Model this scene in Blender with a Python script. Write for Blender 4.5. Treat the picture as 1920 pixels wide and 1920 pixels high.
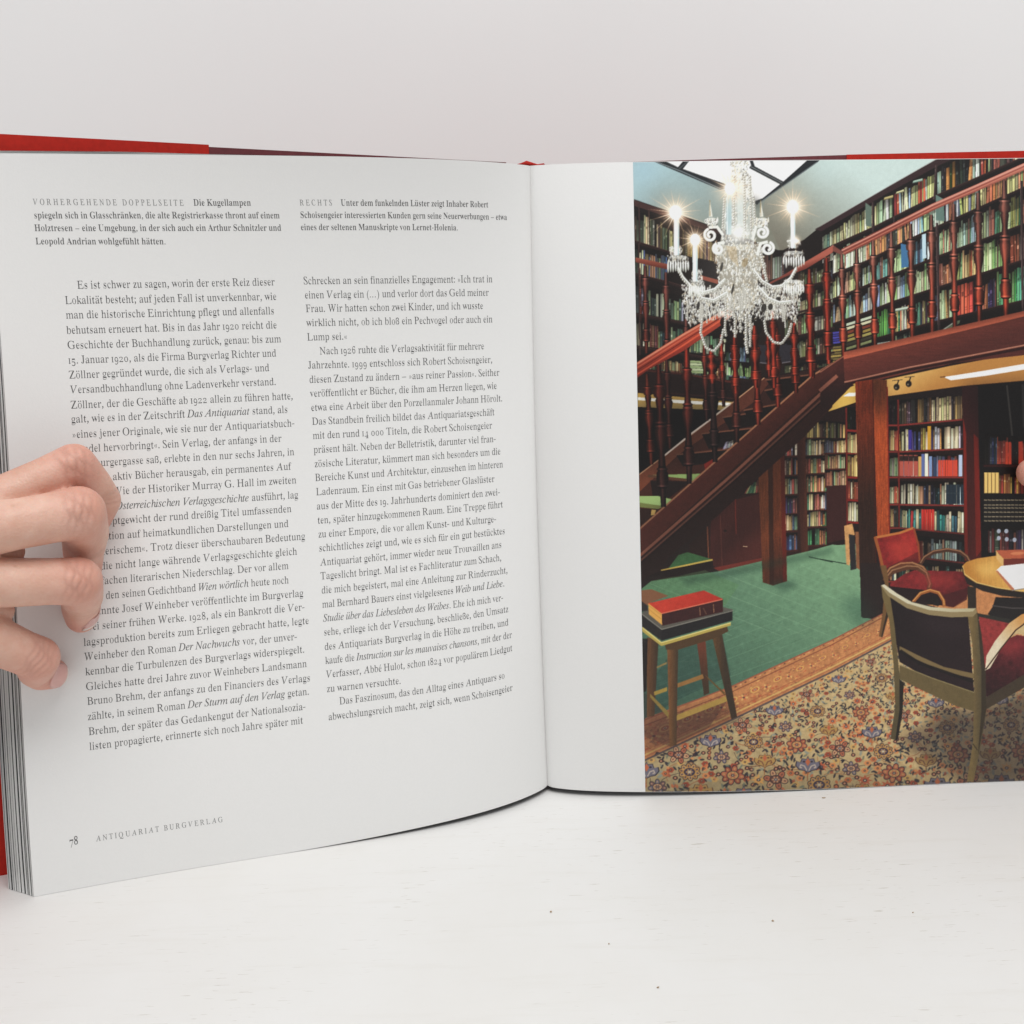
import bpy, bmesh, math, random
import numpy as np
from mathutils import Vector, Matrix, bvhtree

for o in list(bpy.data.objects):
    bpy.data.objects.remove(o)
SC = bpy.context.scene
COL = SC.collection
rng = np.random.default_rng(7)

# ------------------------------------------------------------ camera
TZ = -0.0006                   # table top
H = 0.28                      # page height in metres
CAM = Vector((-0.00997, -0.47066, 0.21486))
cam = bpy.data.cameras.new('camera')
cam.sensor_width = 36.0
cam.lens = 1999.16 / 1920 * 36.0
cam.shift_y = -120.0 / 1920
cam.clip_start = 0.01
cam.clip_end = 50
co = bpy.data.objects.new('camera', cam)
COL.objects.link(co)
_r = Vector((0.999533, 0.0, -0.0305534))
_d = Vector((-0.0303470, -0.1160362, -0.9927813))
_f = Vector((-0.0035453, 0.9932450, -0.1159820))
m = Matrix(((_r.x, -_d.x, -_f.x), (_r.y, -_d.y, -_f.y), (_r.z, -_d.z, -_f.z))).to_4x4()
m.translation = CAM
co.matrix_world = m
SC.camera = co

# ------------------------------------------------------------ light
W = bpy.data.worlds.new('World')
SC.world = W
W.use_nodes = True
bg = W.node_tree.nodes['Background']
bg.inputs['Color'].default_value = (0.97, 0.985, 1.0, 1)
bg.inputs['Strength'].default_value = 0.45

def area(name, loc, target, size, power, col=(1, 1, 1)):
    l = bpy.data.lights.new(name, 'AREA')
    l.shape = 'RECTANGLE'; l.size, l.size_y = size
    l.energy = power; l.color = col
    o = bpy.data.objects.new(name, l); COL.objects.link(o)
    o.location = loc
    o.rotation_euler = (Vector(target) - Vector(loc)).to_track_quat('-Z', 'Y').to_euler()
    return o
area('softbox', (0.14, -0.80, 1.60), (0.0, 0.0, 0.08), (1.4, 1.0), 23.0, (1.0, 0.99, 0.975))

SC.render.engine = 'CYCLES'
SC.view_settings.view_transform = 'Standard'
SC.view_settings.look = 'None'
SC.view_settings.exposure = 0.0
SC.view_settings.gamma = 1.0
SC.view_settings.use_curve_mapping = False
SC.cycles.max_bounces = 8

# ------------------------------------------------------------ helpers
def tag(o, label=None, cat=None, group=None, kind=None):
    for k, v in (('label', label), ('category', cat), ('group', group), ('kind', kind)):
        if v: o[k] = v
    return o

def mesh_obj(name, verts, faces, mat=None, parent=None, smooth=False, uvs=None):
    me = bpy.data.meshes.new(name)
    me.from_pydata([tuple(v) for v in verts], [], [tuple(f) for f in faces])
    me.update()
    if smooth:
        me.polygons.foreach_set('use_smooth', np.ones(len(me.polygons), bool))
    for mm in (mat if isinstance(mat, (list, tuple)) else [mat]):
        if mm: me.materials.append(mm)
    o = bpy.data.objects.new(name, me); COL.objects.link(o)
    if parent: o.parent = parent
    return o

def fast_mesh(name, V, Q, mat=None, parent=None, smooth=True):
    """numpy verts (n,3) and equal-size faces (k,m)"""
    me = bpy.data.meshes.new(name)
    k, mm = Q.shape
    me.vertices.add(len(V)); me.vertices.foreach_set('co', np.ascontiguousarray(V, np.float32).ravel())
    me.loops.add(k * mm); me.loops.foreach_set('vertex_index', np.ascontiguousarray(Q, np.int32).ravel())
    me.polygons.add(k)
    me.polygons.foreach_set('loop_start', np.arange(k, dtype=np.int32) * mm)
    me.update(calc_edges=True)
    if smooth: me.polygons.foreach_set('use_smooth', np.ones(k, bool))
    if mat: me.materials.append(mat)
    o = bpy.data.objects.new(name, me); COL.objects.link(o)
    if parent: o.parent = parent
    return o

def empty(name, loc=(0, 0, 0)):
    o = bpy.data.objects.new(name, None); COL.objects.link(o)
    o.location = loc; o.empty_display_size = 0.02
    return o

def lin(c):
    c = np.asarray(c, float) / 255.0
    return np.where(c <= 0.04045, c / 12.92, ((c + 0.055) / 1.055) ** 2.4)

class NT:
    """small node-tree builder"""
    def __init__(s, name):
        s.m = bpy.data.materials.new(name); s.m.use_nodes = True
        s.t = s.m.node_tree; s.b = s.t.nodes['Principled BSDF']
    def n(s, typ, **kw):
        x = s.t.nodes.new(typ)
        for k, v in kw.items():
            if k in x.inputs.keys(): x.inputs[k].default_value = v
            else: setattr(x, k, v)
        return x
    def l(s, a, b): s.t.links.new(a, b)
    def coords(s, scale=(1, 1, 1), rot=(0, 0, 0)):
        tc = s.n('ShaderNodeTexCoord'); mp = s.n('ShaderNodeMapping')
        mp.inputs['Scale'].default_value = scale; mp.inputs['Rotation'].default_value = rot
        s.l(tc.outputs['Object'], mp.inputs['Vector']); return mp.outputs['Vector']
    def noise(s, vec, scale, detail=4, rough=.55):
        x = s.n('ShaderNodeTexNoise'); x.inputs['Scale'].default_value = scale
        x.inputs['Detail'].default_value = detail; x.inputs['Roughness'].default_value = rough
        s.l(vec, x.inputs['Vector']); return x.outputs['Fac']
    def ramp(s, fac, stops):
        x = s.n('ShaderNodeValToRGB'); cr = x.color_ramp
        while len(cr.elements) < len(stops): cr.elements.new(0.5)
        for e, (p, c) in zip(cr.elements, stops):
            e.position = p; e.color = (*c, 1) if len(c) == 3 else c
        s.l(fac, x.inputs['Fac']); return x.outputs['Color']
    def mix(s, fac, a, b, blend='MIX'):
        x = s.n('ShaderNodeMix', data_type='RGBA', blend_type=blend)
        for sock, v in ((x.inputs['Factor'], fac), (x.inputs['A'], a), (x.inputs['B'], b)):
            pass
        def put(sock, v):
            if hasattr(v, 'is_output'): s.l(v, sock)
            else: sock.default_value = v
        put(x.inputs[0], fac); put(x.inputs[6], a); put(x.inputs[7], b)
        return x.outputs[2]
    def bump(s, h, strength=.2, dist=.001):
        x = s.n('ShaderNodeBump'); x.inputs['Strength'].default_value = strength
        x.inputs['Distance'].default_value = dist
        s.l(h, x.inputs['Height']); s.l(x.outputs['Normal'], s.b.inputs['Normal'])

def c4(c): return (*c, 1.0)

# ------------------------------------------------------------ materials
def mat_paper(name='paper', col=(.803, .80, .79)):
    t = NT(name); v = t.coords()
    f = t.noise(v, 900, 3); g = t.noise(v, 14, 3)
    c = t.ramp(f, [(.3, tuple(x * .985 for x in col)), (.7, col)])
    c = t.mix(t.ramp(g, [(.35, (0, 0, 0)), (.75, (.25, .25, .25))]), c, c4((col[0] * .985, col[1] * .98, col[2] * .965)))
    t.l(c, t.b.inputs['Base Color']); t.b.inputs['Roughness'].default_value = .42
    t.b.inputs['Specular IOR Level'].default_value = .35
    t.bump(t.mix(.5, t.noise(v, 1400, 2), t.noise(v, 26, 2)), .10, .0006)
    return t.m

def mat_table():
    t = NT('white_painted_wood')
    v = t.coords()
    va = t.coords((6, 60, 1), (0, 0, .10)); vb = t.coords((34, 330, 1), (0, 0, .10)); vc = t.coords((11, 200, 1), (0, 0, .07))
    base = (.755, .752, .742)
    g1 = t.noise(va, 3.0, 5, .65); g2 = t.noise(vb, 3.0, 3, .6); g3 = t.noise(vc, 3.0, 4, .6); blot = t.noise(v, 9, 5, .65)
    c = t.ramp(blot, [(.30, (.73, .721, .70)), (.60, base)])
    c = t.mix(t.ramp(g1, [(.30, (.35, .35, .35)), (.46, (0, 0, 0))]), c, c4((.69, .675, .645)))
    # short thin scratches along the grain, in patches
    scr = t.ramp(g2, [(.30, (1, 1, 1)), (.36, (0, 0, 0))]); scr2 = t.ramp(g3, [(.27, (1, 1, 1)), (.31, (0, 0, 0))])
    patch = t.ramp(t.noise(v, 11, 3), [(.44, (0, 0, 0)), (.58, (1, 1, 1))]); patch2 = t.ramp(t.noise(va, 1.2, 2), [(.48, (0, 0, 0)), (.62, (.8, .8, .8))])
    c = t.mix(t.mix(1.0, scr, patch, 'MULTIPLY'), c, c4((.53, .505, .46)))
    c = t.mix(t.mix(1.0, scr2, patch2, 'MULTIPLY'), c, c4((.50, .47, .42)))
    # small stains
    vo = t.n('ShaderNodeTexVoronoi'); vo.inputs['Scale'].default_value = 42; t.l(v, vo.inputs['Vector'])
    spot = t.ramp(vo.outputs['Distance'], [(.015, (1, 1, 1)), (.045, (0, 0, 0))])
    sel = t.ramp(vo.outputs['Color'], [(.70, (0, 0, 0)), (.74, (.7, .7, .7))])
    c = t.mix(t.mix(1.0, spot, sel, 'MULTIPLY'), c, c4((.50, .40, .30)))
    t.l(c, t.b.inputs['Base Color'])
    t.b.inputs['Roughness'].default_value = .5
    t.b.inputs['Specular IOR Level'].default_value = .3
    t.bump(g1, .10, .0006)
    return t.m

def mat_wall():
    t = NT('white_wall'); v = t.coords()
    t.l(t.ramp(t.noise(v, 3.5, 3), [(.3, (.782, .781, .778)), (.7, (.806, .804, .801))]), t.b.inputs['Base Color'])
    t.b.inputs['Roughness'].default_value = .9
    t.bump(t.noise(v, 260, 3), .04, .0005)
    return t.m

def mat_plain(name, col, rough=.5, noise_scale=300, amt=.15, spec=.4, bump=.1):
    t = NT(name); v = t.coords()
    f = t.noise(v, noise_scale, 4)
    t.l(t.ramp(f, [(.3, tuple(max(0, x * (1 - amt)) for x in col)), (.7, tuple(min(1, x * (1 + amt)) for x in col))]), t.b.inputs['Base Color'])
    t.b.inputs['Roughness'].default_value = rough; t.b.inputs['Specular IOR Level'].default_value = spec
    if bump: t.bump(t.noise(v, noise_scale * 3, 2), bump, .0003)
    return t.m

def mat_skin():
    t = NT('skin'); v = t.coords()
    at = t.n('ShaderNodeAttribute', attribute_name='flush')
    f1 = t.noise(v, 70, 5, .6); f2 = t.noise(v, 330, 4, .65)
    c = t.ramp(f1, [(.32, (.61, .345, .255)), (.68, (.73, .485, .385))])
    c = t.mix(t.ramp(f2, [(.35, (0, 0, 0)), (.75, (.42, .42, .42))]), c, c4((.62, .32, .24)))
    c = t.mix(at.outputs['Fac'], c, c4((.64, .27, .21)))
    fo = t.n('ShaderNodeAttribute', attribute_name='fold'); c = t.mix(fo.outputs['Fac'], c, c4((.36, .155, .115)))
    vo = t.n('ShaderNodeTexVoronoi'); vo.inputs['Scale'].default_value = 90; t.l(v, vo.inputs['Vector'])
    fre = t.ramp(vo.outputs['Distance'], [(.03, (.35, .35, .35)), (.09, (0, 0, 0))])
    c = t.mix(fre, c, c4((.50, .27, .18)))
    t.l(c, t.b.inputs['Base Color'])
    t.b.inputs['Roughness'].default_value = .48; t.b.inputs['Specular IOR Level'].default_value = .4
    t.b.inputs['Subsurface Weight'].default_value = .22
    t.b.inputs['Subsurface Radius'].default_value = (1.0, .35, .2)
    t.b.inputs['Subsurface Scale'].default_value = .003
    vs = t.n('ShaderNodeTexVoronoi'); vs.inputs['Scale'].default_value = 1100; t.l(v, vs.inputs['Vector'])
    h = t.mix(.5, vs.outputs['Distance'], t.noise(v, 700, 4))
    t.bump(h, .45, .0004)
    return t.m

M_PAPER = mat_paper()
M_TABLE = mat_table(); M_WALL = mat_wall()
M_RED = mat_plain('red_jacket_paper', (.42, .018, .010), .7, 500, .10, .2)
M_MAROON = mat_plain('maroon_endpaper', (.13, .022, .028), .6, 500, .15)
M_GREYP = mat_plain('grey_endpaper', (.52, .53, .49), .6, 300, .06)
M_INK = mat_plain('black_ink', (.10, .10, .102), .55, 900, .1, .3, 0)
M_INKL = mat_plain('grey_ink', (.21, .21, .21), .55, 900, .1, .3, 0)
M_EDGE_DARK = mat_plain('print_and_gap_shade_dark', (.035, .035, .037), .6, 900, .4)  # dark print on leaf edges, also painted gap shade under the blocks
M_EDGE_GREY = mat_plain('printed_edge_grey', (.26, .255, .24), .6, 900, .3)
M_EDGE_WARM = mat_plain('printed_edge_warm', (.56, .50, .40), .6, 900, .2)
M_SKIN = mat_skin()
M_NAIL = mat_plain('fingernail', (.66, .38, .34), .28, 200, .05, .5, .02)
M_NAILTIP = mat_plain('nail_white', (.72, .64, .58), .3, 200, .04, .5, .02)

# ------------------------------------------------------------ the setting
def slab(name, x0, x1, y0, y1, z0, z1, mat):
    v = [(x, y, z) for z in (z0, z1) for x, y in ((x0, y0), (x1, y0), (x1, y1), (x0, y1))]
    f = [(3, 2, 1, 0), (4, 5, 6, 7), (0, 1, 5, 4), (1, 2, 6, 5), (2, 3, 7, 6), (3, 0, 4, 7)]
    return mesh_obj(name, v, f, mat)
tag(slab('table', -0.75, 0.75, -0.62, 0.20, -0.03, TZ, M_TABLE),
    'white painted wooden table top, scratched and speckled, under the open book', 'table')
tag(slab('wall', -1.3, 1.3, 0.235, 0.29, -0.7, 1.5, M_WALL),
    'plain white wall standing behind the open book', 'wall')
M_FLOOR = mat_plain('grey_floor', (.42, .41, .40), .7, 20, .1)
tag(slab('floor', -1.6, 1.6, -1.6, 0.30, -0.76, -0.70, M_FLOOR), kind='structure')
# letter outlines in thousandths of an em: style (r roman, i italic, s semibold), letter, advance, contours of x, y pairs
GLYPHS = [
    ('i', ' ', 250, []),
    ('i', ',', 260, [[75,55,100,110,165,115,205,65,195,-15,130,-105,75,-145,60,-120,120,-45,125,0,90,15]]),
    ('i', '.', 260, [[190,45,172,87,130,105,88,87,70,45,88,3,130,-15,172,3]]),
    ('i', 'A', 690, [[-126,0,-122,19,-79,26,-38,48,0,83,160,271,530,707,550,707,525,86,529,55,545,36,572,24,612,19,609,0,329,0,333,19,341,19,381,24,406,39,419,68,425,116,429,235,198,235,184,232,172,223,97,134,60,83,47,53,51,36,64,26,85,21,117,19,112,0],[213,272,431,272,443,546]]),
    ('i', 'D', 755, [[-53,0,-47,20,-42,20,-1,25,27,38,46,65,62,108,187,573,194,603,196,624,191,645,178,660,155,668,120,672,126,692,391,692,455,688,512,677,563,658,607,631,644,598,674,559,696,513,709,462,713,405,709,352,698,301,680,251,655,204,623,161,586,122,542,87,493,57,439,33,379,14,316,4,248,0],[253,33,307,37,357,47,402,66,442,90,478,119,510,154,536,193,558,235,575,281,587,329,595,378,597,428,591,497,572,555,542,600,499,633,444,652,378,659,350,658,330,654,316,645,306,630,297,608,287,576,168,133,159,97,156,73,162,54,179,42,192,38,209,36,230,34]]),
    ('i', 'I', 365, [[-46,0,-40,20,-36,20,-7,22,15,27,31,37,45,53,57,76,67,108,192,573,199,603,201,624,197,645,183,660,160,668,125,672,131,692,410,692,405,672,397,672,360,667,333,654,314,627,298,584,173,119,166,89,164,67,168,46,182,32,205,24,239,20,234,0]]),
    ('i', 'L', 668, [[-36,0,-31,20,-27,20,14,25,42,38,61,65,77,108,201,573,209,603,210,615,211,624,206,645,193,660,170,668,135,672,140,692,415,692,408,673,370,668,342,655,322,628,306,585,186,137,176,95,172,76,176,55,188,43,210,37,245,35,316,35,365,37,407,41,443,49,488,67,527,97,549,124,572,157,594,196,613,196,548,0]]),
    ('i', 'N', 745, [[503,-16,229,555,112,125,107,105,104,89,102,75,101,64,106,43,119,30,144,23,181,20,176,0,-50,0,-45,20,-4,24,25,38,46,64,62,108,193,585,196,597,197,608,192,630,178,652,156,667,128,672,121,672,126,692,271,692,526,161,636,567,641,586,645,603,646,617,647,628,642,650,629,662,604,669,566,672,571,692,798,692,792,672,764,670,741,665,723,655,708,640,696,616,685,584,522,-16]]),
    ('i', 'S', 549, [[228,-14,184,-11,137,-1,86,15,79,18,73,19,62,20,38,12,22,-12,4,-12,38,217,57,218,63,158,78,108,102,68,134,39,172,22,217,16,253,21,286,35,313,56,334,85,347,118,351,156,348,182,340,208,326,233,308,259,292,279,273,300,229,345,196,381,171,413,153,442,136,484,131,526,137,575,156,619,186,656,226,684,258,697,292,704,330,707,354,706,376,705,397,700,418,694,451,684,460,681,466,680,489,686,504,704,523,704,491,501,475,501,471,554,459,597,440,631,414,655,383,670,345,675,297,667,261,644,238,608,230,560,235,530,250,498,271,466,299,433,345,385,392,334,423,290,442,242,448,188,445,151,435,116,420,85,398,56,372,32,342,13,307,-2,269,-11]]),
    ('i', 'V', 650, [[119,-15,143,588,140,628,128,654,103,667,66,672,56,672,60,692,337,692,332,674,324,674,284,669,260,654,247,625,241,576,222,142,572,558,610,609,622,640,618,656,605,666,584,671,552,672,556,692,769,692,762,672,732,666,704,647,684,627,661,602,635,572,141,-15]]),
    ('i', 'W', 882, [[123,-15,147,587,144,628,130,654,102,668,60,674,63,692,341,692,336,674,328,674,288,669,264,654,251,625,245,576,228,172,478,528,481,589,478,628,465,654,441,668,405,673,398,673,402,692,667,692,661,673,632,671,611,665,596,653,586,634,580,604,577,563,561,179,811,554,840,605,849,642,831,664,777,673,784,692,993,692,989,673,957,666,930,647,910,626,890,600,867,568,475,-15,456,-15,476,462,142,-15]]),
    ('i', 'a', 509, [[74,-12,39,-5,13,16,-4,49,-10,96,-6,150,7,205,28,261,56,315,92,364,134,408,180,443,226,464,273,471,323,458,346,417,359,460,435,460,344,134,333,93,330,66,334,56,347,52,376,69,420,119,434,107,382,41,334,1,291,-12,260,0,250,34,254,63,265,110,284,175,247,118,211,71,178,35,144,9,110,-7],[122,49,146,55,172,71,199,97,226,130,252,168,276,210,297,254,312,300,323,343,326,383,313,430,275,445,244,440,214,423,184,396,156,359,132,314,110,261,97,220,87,181,81,144,79,109,90,64]]),
    ('i', 'b', 507, [[122,-12,68,-7,28,9,2,30,-7,54,-6,64,-3,75,131,601,135,618,137,631,138,650,135,664,128,673,113,677,91,678,75,678,80,696,112,699,140,703,163,707,183,713,214,722,232,725,241,723,242,715,153,373,204,427,259,460,318,471,357,467,390,453,418,431,438,401,451,366,455,324,452,284,443,244,428,205,408,166,383,130,354,96,321,66,286,39,247,18,206,1,165,-9],[141,14,178,19,215,34,250,59,282,92,310,132,334,177,352,225,363,271,367,314,361,359,343,394,314,415,277,422,231,411,188,378,163,344,141,301,123,248,81,99,76,75,74,57,91,25]]),
    ('i', 'c', 444, [[148,-12,105,-7,68,8,39,34,17,69,3,111,-1,162,1,195,7,228,18,261,32,293,50,324,72,353,96,380,123,405,152,426,199,451,247,466,297,471,339,466,371,450,390,426,397,397,394,374,384,356,368,344,347,340,315,350,304,380,305,390,308,399,312,407,319,416,325,423,327,428,328,431,319,442,294,445,259,440,225,426,193,403,164,372,138,335,117,292,101,246,91,202,88,160,94,108,114,68,143,43,182,34,233,44,286,73,339,122,355,105,287,40,218,1]]),
    ('i', 'd', 528, [[91,-12,47,-4,15,20,-6,58,-13,109,-11,142,-4,177,8,214,24,251,43,288,66,324,91,357,119,388,148,415,182,440,217,458,252,468,286,471,335,463,361,437,406,619,409,634,410,649,407,663,399,671,384,676,362,677,347,677,352,696,392,700,427,705,455,713,485,722,504,725,511,723,513,715,512,705,510,697,358,120,351,90,349,77,348,66,354,50,372,45,393,53,421,78,456,120,472,107,443,70,416,40,392,17,357,-5,323,-12,285,1,272,40,275,71,284,114,300,167,265,112,231,67,198,32,164,8,129,-7],[135,41,162,47,190,65,218,92,246,127,273,168,296,212,316,258,332,304,342,347,345,386,342,412,332,431,316,443,295,447,262,442,229,426,197,399,165,363,137,318,112,265,92,210,80,160,76,116,80,85,92,61,111,46]]),
    ('i', 'e', 428, [[132,-10,92,-5,59,8,31,31,10,62,-2,101,-6,147,-4,179,3,212,14,246,28,280,47,312,69,344,93,373,121,399,150,422,197,449,244,466,291,471,331,466,360,452,378,428,384,396,376,355,351,317,310,282,253,252,180,228,91,212,88,193,86,176,84,146,94,86,125,50,177,38,225,47,276,75,329,121,344,106,312,70,279,40,245,18,210,2,172,-7],[95,235,157,248,209,268,250,296,280,329,298,365,304,404,295,434,268,444,236,437,204,417,171,385,142,343,124,309,108,274]]),
    ('i', 'f', 296, [[-72,-228,-98,-224,-118,-212,-132,-194,-136,-173,-127,-140,-99,-129,-74,-137,-66,-161,-67,-170,-69,-177,-72,-184,-73,-189,-70,-197,-62,-200,-36,-190,-15,-161,-6,-138,3,-111,12,-77,20,-37,106,421,10,421,18,453,112,453,124,507,143,572,168,625,201,669,238,700,278,719,321,725,357,720,386,705,404,681,410,653,398,619,362,608,334,618,325,647,327,657,329,666,332,672,333,678,331,686,326,692,317,697,306,698,271,684,242,642,221,571,196,453,313,453,308,421,190,421,150,223,133,144,117,74,100,11,83,-43,66,-89,49,-127,13,-183,-27,-217]]),
    ('i', 'g', 426, [[94,-228,45,-224,3,-213,-31,-195,-66,-158,-77,-111,-63,-57,-19,-8,53,36,20,58,9,85,15,104,32,125,87,180,47,210,23,246,15,290,22,337,43,381,64,407,89,430,119,449,152,463,188,471,226,474,264,470,307,457,345,444,366,440,431,440,431,396,362,396,367,375,369,352,362,303,341,259,308,221,267,193,234,180,200,172,164,169,143,170,122,172,98,150,90,129,109,104,167,81,215,65,256,47,289,28,321,-9,332,-59,325,-106,303,-148,280,-171,253,-191,220,-207,182,-219,140,-226],[166,192,197,198,225,217,249,246,268,283,280,326,284,371,280,405,266,430,245,445,219,450,190,444,162,425,137,395,117,359,103,316,99,271,106,227,129,201],[112,-197,195,-185,245,-149,262,-89,257,-66,243,-47,222,-29,196,-15,168,-2,140,8,104,20,78,27,27,-10,-4,-51,-14,-95,0,-152,42,-186]]),
    ('i', 'h', 515, [[408,-9,374,-3,348,15,331,44,326,81,327,104,330,132,335,165,343,203,364,296,369,322,374,344,376,364,377,380,367,420,336,433,301,425,267,403,232,365,201,318,179,274,166,230,117,0,33,0,150,556,156,588,158,604,143,636,95,646,88,646,96,684,262,684,227,518,210,444,191,369,201,369,252,437,308,477,367,491,421,479,453,446,464,391,462,374,459,351,447,292,424,185,419,159,415,135,413,112,412,91,420,59,444,48,471,53,501,68,518,42,480,14,443,-3]]),
    ('i', 'i', 264, [[182,586,163,590,147,601,135,618,131,637,135,656,147,673,163,685,182,689,202,685,219,674,230,657,234,637,230,617,219,601,202,590],[49,-12,12,2,0,43,1,60,5,79,17,128,82,359,87,378,88,387,89,393,85,410,74,421,55,426,26,428,30,445,97,454,122,458,143,462,171,469,184,471,192,468,195,459,194,451,191,441,94,117,88,93,86,77,91,55,107,48,130,57,159,82,193,125,208,110,153,42,100,2]]),
    ('i', 'l', 257, [[47,-11,26,-8,11,3,0,18,-3,39,-1,56,4,81,20,148,146,614,150,630,151,644,148,664,138,675,118,681,87,683,89,701,155,710,180,713,200,717,230,723,243,725,252,723,255,716,250,693,93,125,86,93,83,74,88,57,101,51,122,59,149,83,182,122,198,107,170,70,142,41,115,18,78,-4]]),
    ('i', 'm', 819, [[610,-11,573,3,560,46,563,79,572,116,631,325,638,357,641,379,634,401,612,409,585,403,553,384,519,353,484,312,460,280,438,244,416,204,401,173,386,140,373,107,361,72,350,37,340,0,261,0,350,302,361,348,365,383,358,402,338,409,318,405,293,392,263,370,232,342,199,307,169,266,148,230,128,192,111,149,94,104,60,0,-19,0,74,315,87,362,90,379,91,392,87,409,76,419,55,425,25,428,29,446,74,450,111,455,140,461,169,469,183,471,191,468,194,459,193,451,190,441,135,264,207,354,274,419,336,457,392,470,437,456,452,412,449,381,440,335,424,274,490,360,553,421,612,458,668,470,713,455,728,410,727,395,724,377,713,331,649,97,647,86,645,74,650,57,663,52,680,57,698,71,708,82,719,95,743,129,757,113,708,44,659,3]]),
    ('i', 'n', 542, [[331,-13,310,-10,295,1,284,18,281,41,286,73,299,129,321,209,343,290,357,347,361,378,355,401,335,409,314,405,291,392,264,372,237,346,209,316,183,282,159,247,138,211,113,156,88,86,63,0,-18,0,79,329,89,366,92,391,89,407,79,417,61,422,34,424,26,424,29,442,100,452,127,456,149,461,179,468,194,471,198,468,199,463,198,458,138,264,188,327,235,379,280,419,322,447,359,463,392,469,435,455,450,414,449,395,447,375,442,353,436,331,378,131,369,95,366,83,365,73,370,56,386,50,408,59,434,88,464,135,480,123,431,47,382,2]]),
    ('i', 'o', 522, [[157,-12,111,-7,71,8,39,33,14,66,-1,105,-6,152,-3,190,6,228,21,266,40,302,64,336,92,369,122,397,155,422,191,443,227,459,263,468,300,471,348,466,388,451,422,427,447,393,462,354,467,307,465,274,457,240,446,206,429,172,410,140,387,109,361,81,333,56,303,34,255,8,207,-7],[168,17,208,25,247,48,271,70,294,96,315,127,333,160,349,195,362,232,371,268,377,303,379,337,370,397,341,433,294,445,261,440,229,424,197,399,167,364,140,322,116,273,98,221,87,172,83,124,89,78,106,45,132,24]]),
    ('i', 'q', 505, [[120,-224,124,-205,156,-203,179,-199,194,-190,206,-178,216,-157,227,-122,303,157,268,106,233,65,196,33,158,9,121,-4,85,-9,43,-1,12,24,-8,64,-15,117,-12,154,-5,191,8,229,25,266,46,302,70,337,96,368,124,396,154,420,200,448,246,464,290,470,332,463,361,444,378,411,392,460,469,460,313,-105,307,-127,303,-145,301,-158,300,-167,304,-186,315,-197,335,-203,366,-205,376,-205,374,-224],[134,44,175,54,219,85,250,117,280,161,311,216,336,273,351,324,356,369,352,400,340,424,321,439,295,444,260,438,225,418,190,388,158,350,139,320,122,290,107,258,90,210,80,165,77,122,81,89,93,64,111,49]]),
    ('i', 'r', 333, [[-19,0,68,311,79,357,83,386,80,405,70,415,50,420,19,423,22,442,88,453,134,462,163,469,176,471,185,468,185,458,133,267,188,356,236,420,276,458,309,471,327,468,341,458,350,442,353,421,349,396,337,376,319,363,298,358,282,361,268,369,258,382,253,399,193,325,142,234,97,126,61,0]]),
    ('i', 's', 370, [[116,-12,78,-9,48,-1,26,7,9,9,-6,5,-13,-6,-33,-6,-11,158,6,157,11,115,20,79,36,52,66,24,106,15,138,21,164,39,181,67,187,102,179,139,155,178,124,219,94,260,80,283,69,307,61,331,59,354,68,401,94,438,134,463,183,471,219,469,247,461,270,453,288,450,305,455,311,468,328,468,308,319,291,319,274,389,242,431,194,445,171,441,152,428,139,410,135,388,144,353,172,310,203,270,218,250,231,230,245,205,257,181,264,157,267,132,262,94,248,60,224,30,194,8,158,-7]]),
    ('i', 't', 278, [[49,-12,13,1,1,39,2,52,4,66,6,79,10,92,98,421,29,421,33,442,93,465,149,513,202,584,225,584,187,453,272,453,264,421,179,421,98,116,91,87,89,67,94,51,107,46,126,54,152,78,185,118,200,101,148,38,98,1]]),
    ('i', 'u', 542, [[68,-12,42,-7,22,6,10,27,6,56,7,76,12,102,18,134,28,172,75,340,79,354,81,368,83,381,83,395,80,412,70,422,50,426,20,428,23,446,89,455,134,463,164,469,177,471,187,469,190,464,189,453,186,440,105,159,93,110,89,92,88,80,96,56,118,48,149,56,185,81,210,106,237,136,264,171,290,211,314,255,338,303,358,353,375,406,389,460,467,460,380,137,370,96,367,70,372,54,387,48,410,57,437,82,469,125,483,111,434,43,383,2,331,-12,294,1,281,40,285,75,296,121,327,228,278,154,232,94,189,48,148,14,108,-5]]),
    ('i', 'v', 442, [[91,-12,75,254,71,304,67,344,60,374,53,395,32,418,-1,426,-9,426,-5,445,42,454,62,458,78,462,91,466,103,469,118,470,132,449,144,386,152,280,163,87,192,117,219,146,244,174,266,201,287,228,305,253,334,298,352,333,358,356,354,366,344,378,332,390,321,403,314,415,311,429,314,447,324,461,339,469,358,472,377,468,393,455,403,435,406,409,395,357,364,292,311,216,237,127,112,-12]]),
    ('i', 'w', 664, [[72,-12,66,260,64,309,61,349,56,378,49,399,29,422,0,430,-5,430,-3,447,22,451,45,456,64,460,80,464,93,468,104,471,119,472,132,448,140,376,144,255,146,136,355,472,372,472,410,105,481,190,511,227,536,261,555,291,573,329,579,358,574,370,560,386,545,406,540,427,543,445,552,459,566,468,583,471,601,467,616,454,626,433,629,407,621,363,599,309,560,246,507,174,358,-12,342,-12,305,329,90,-12]]),
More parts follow.
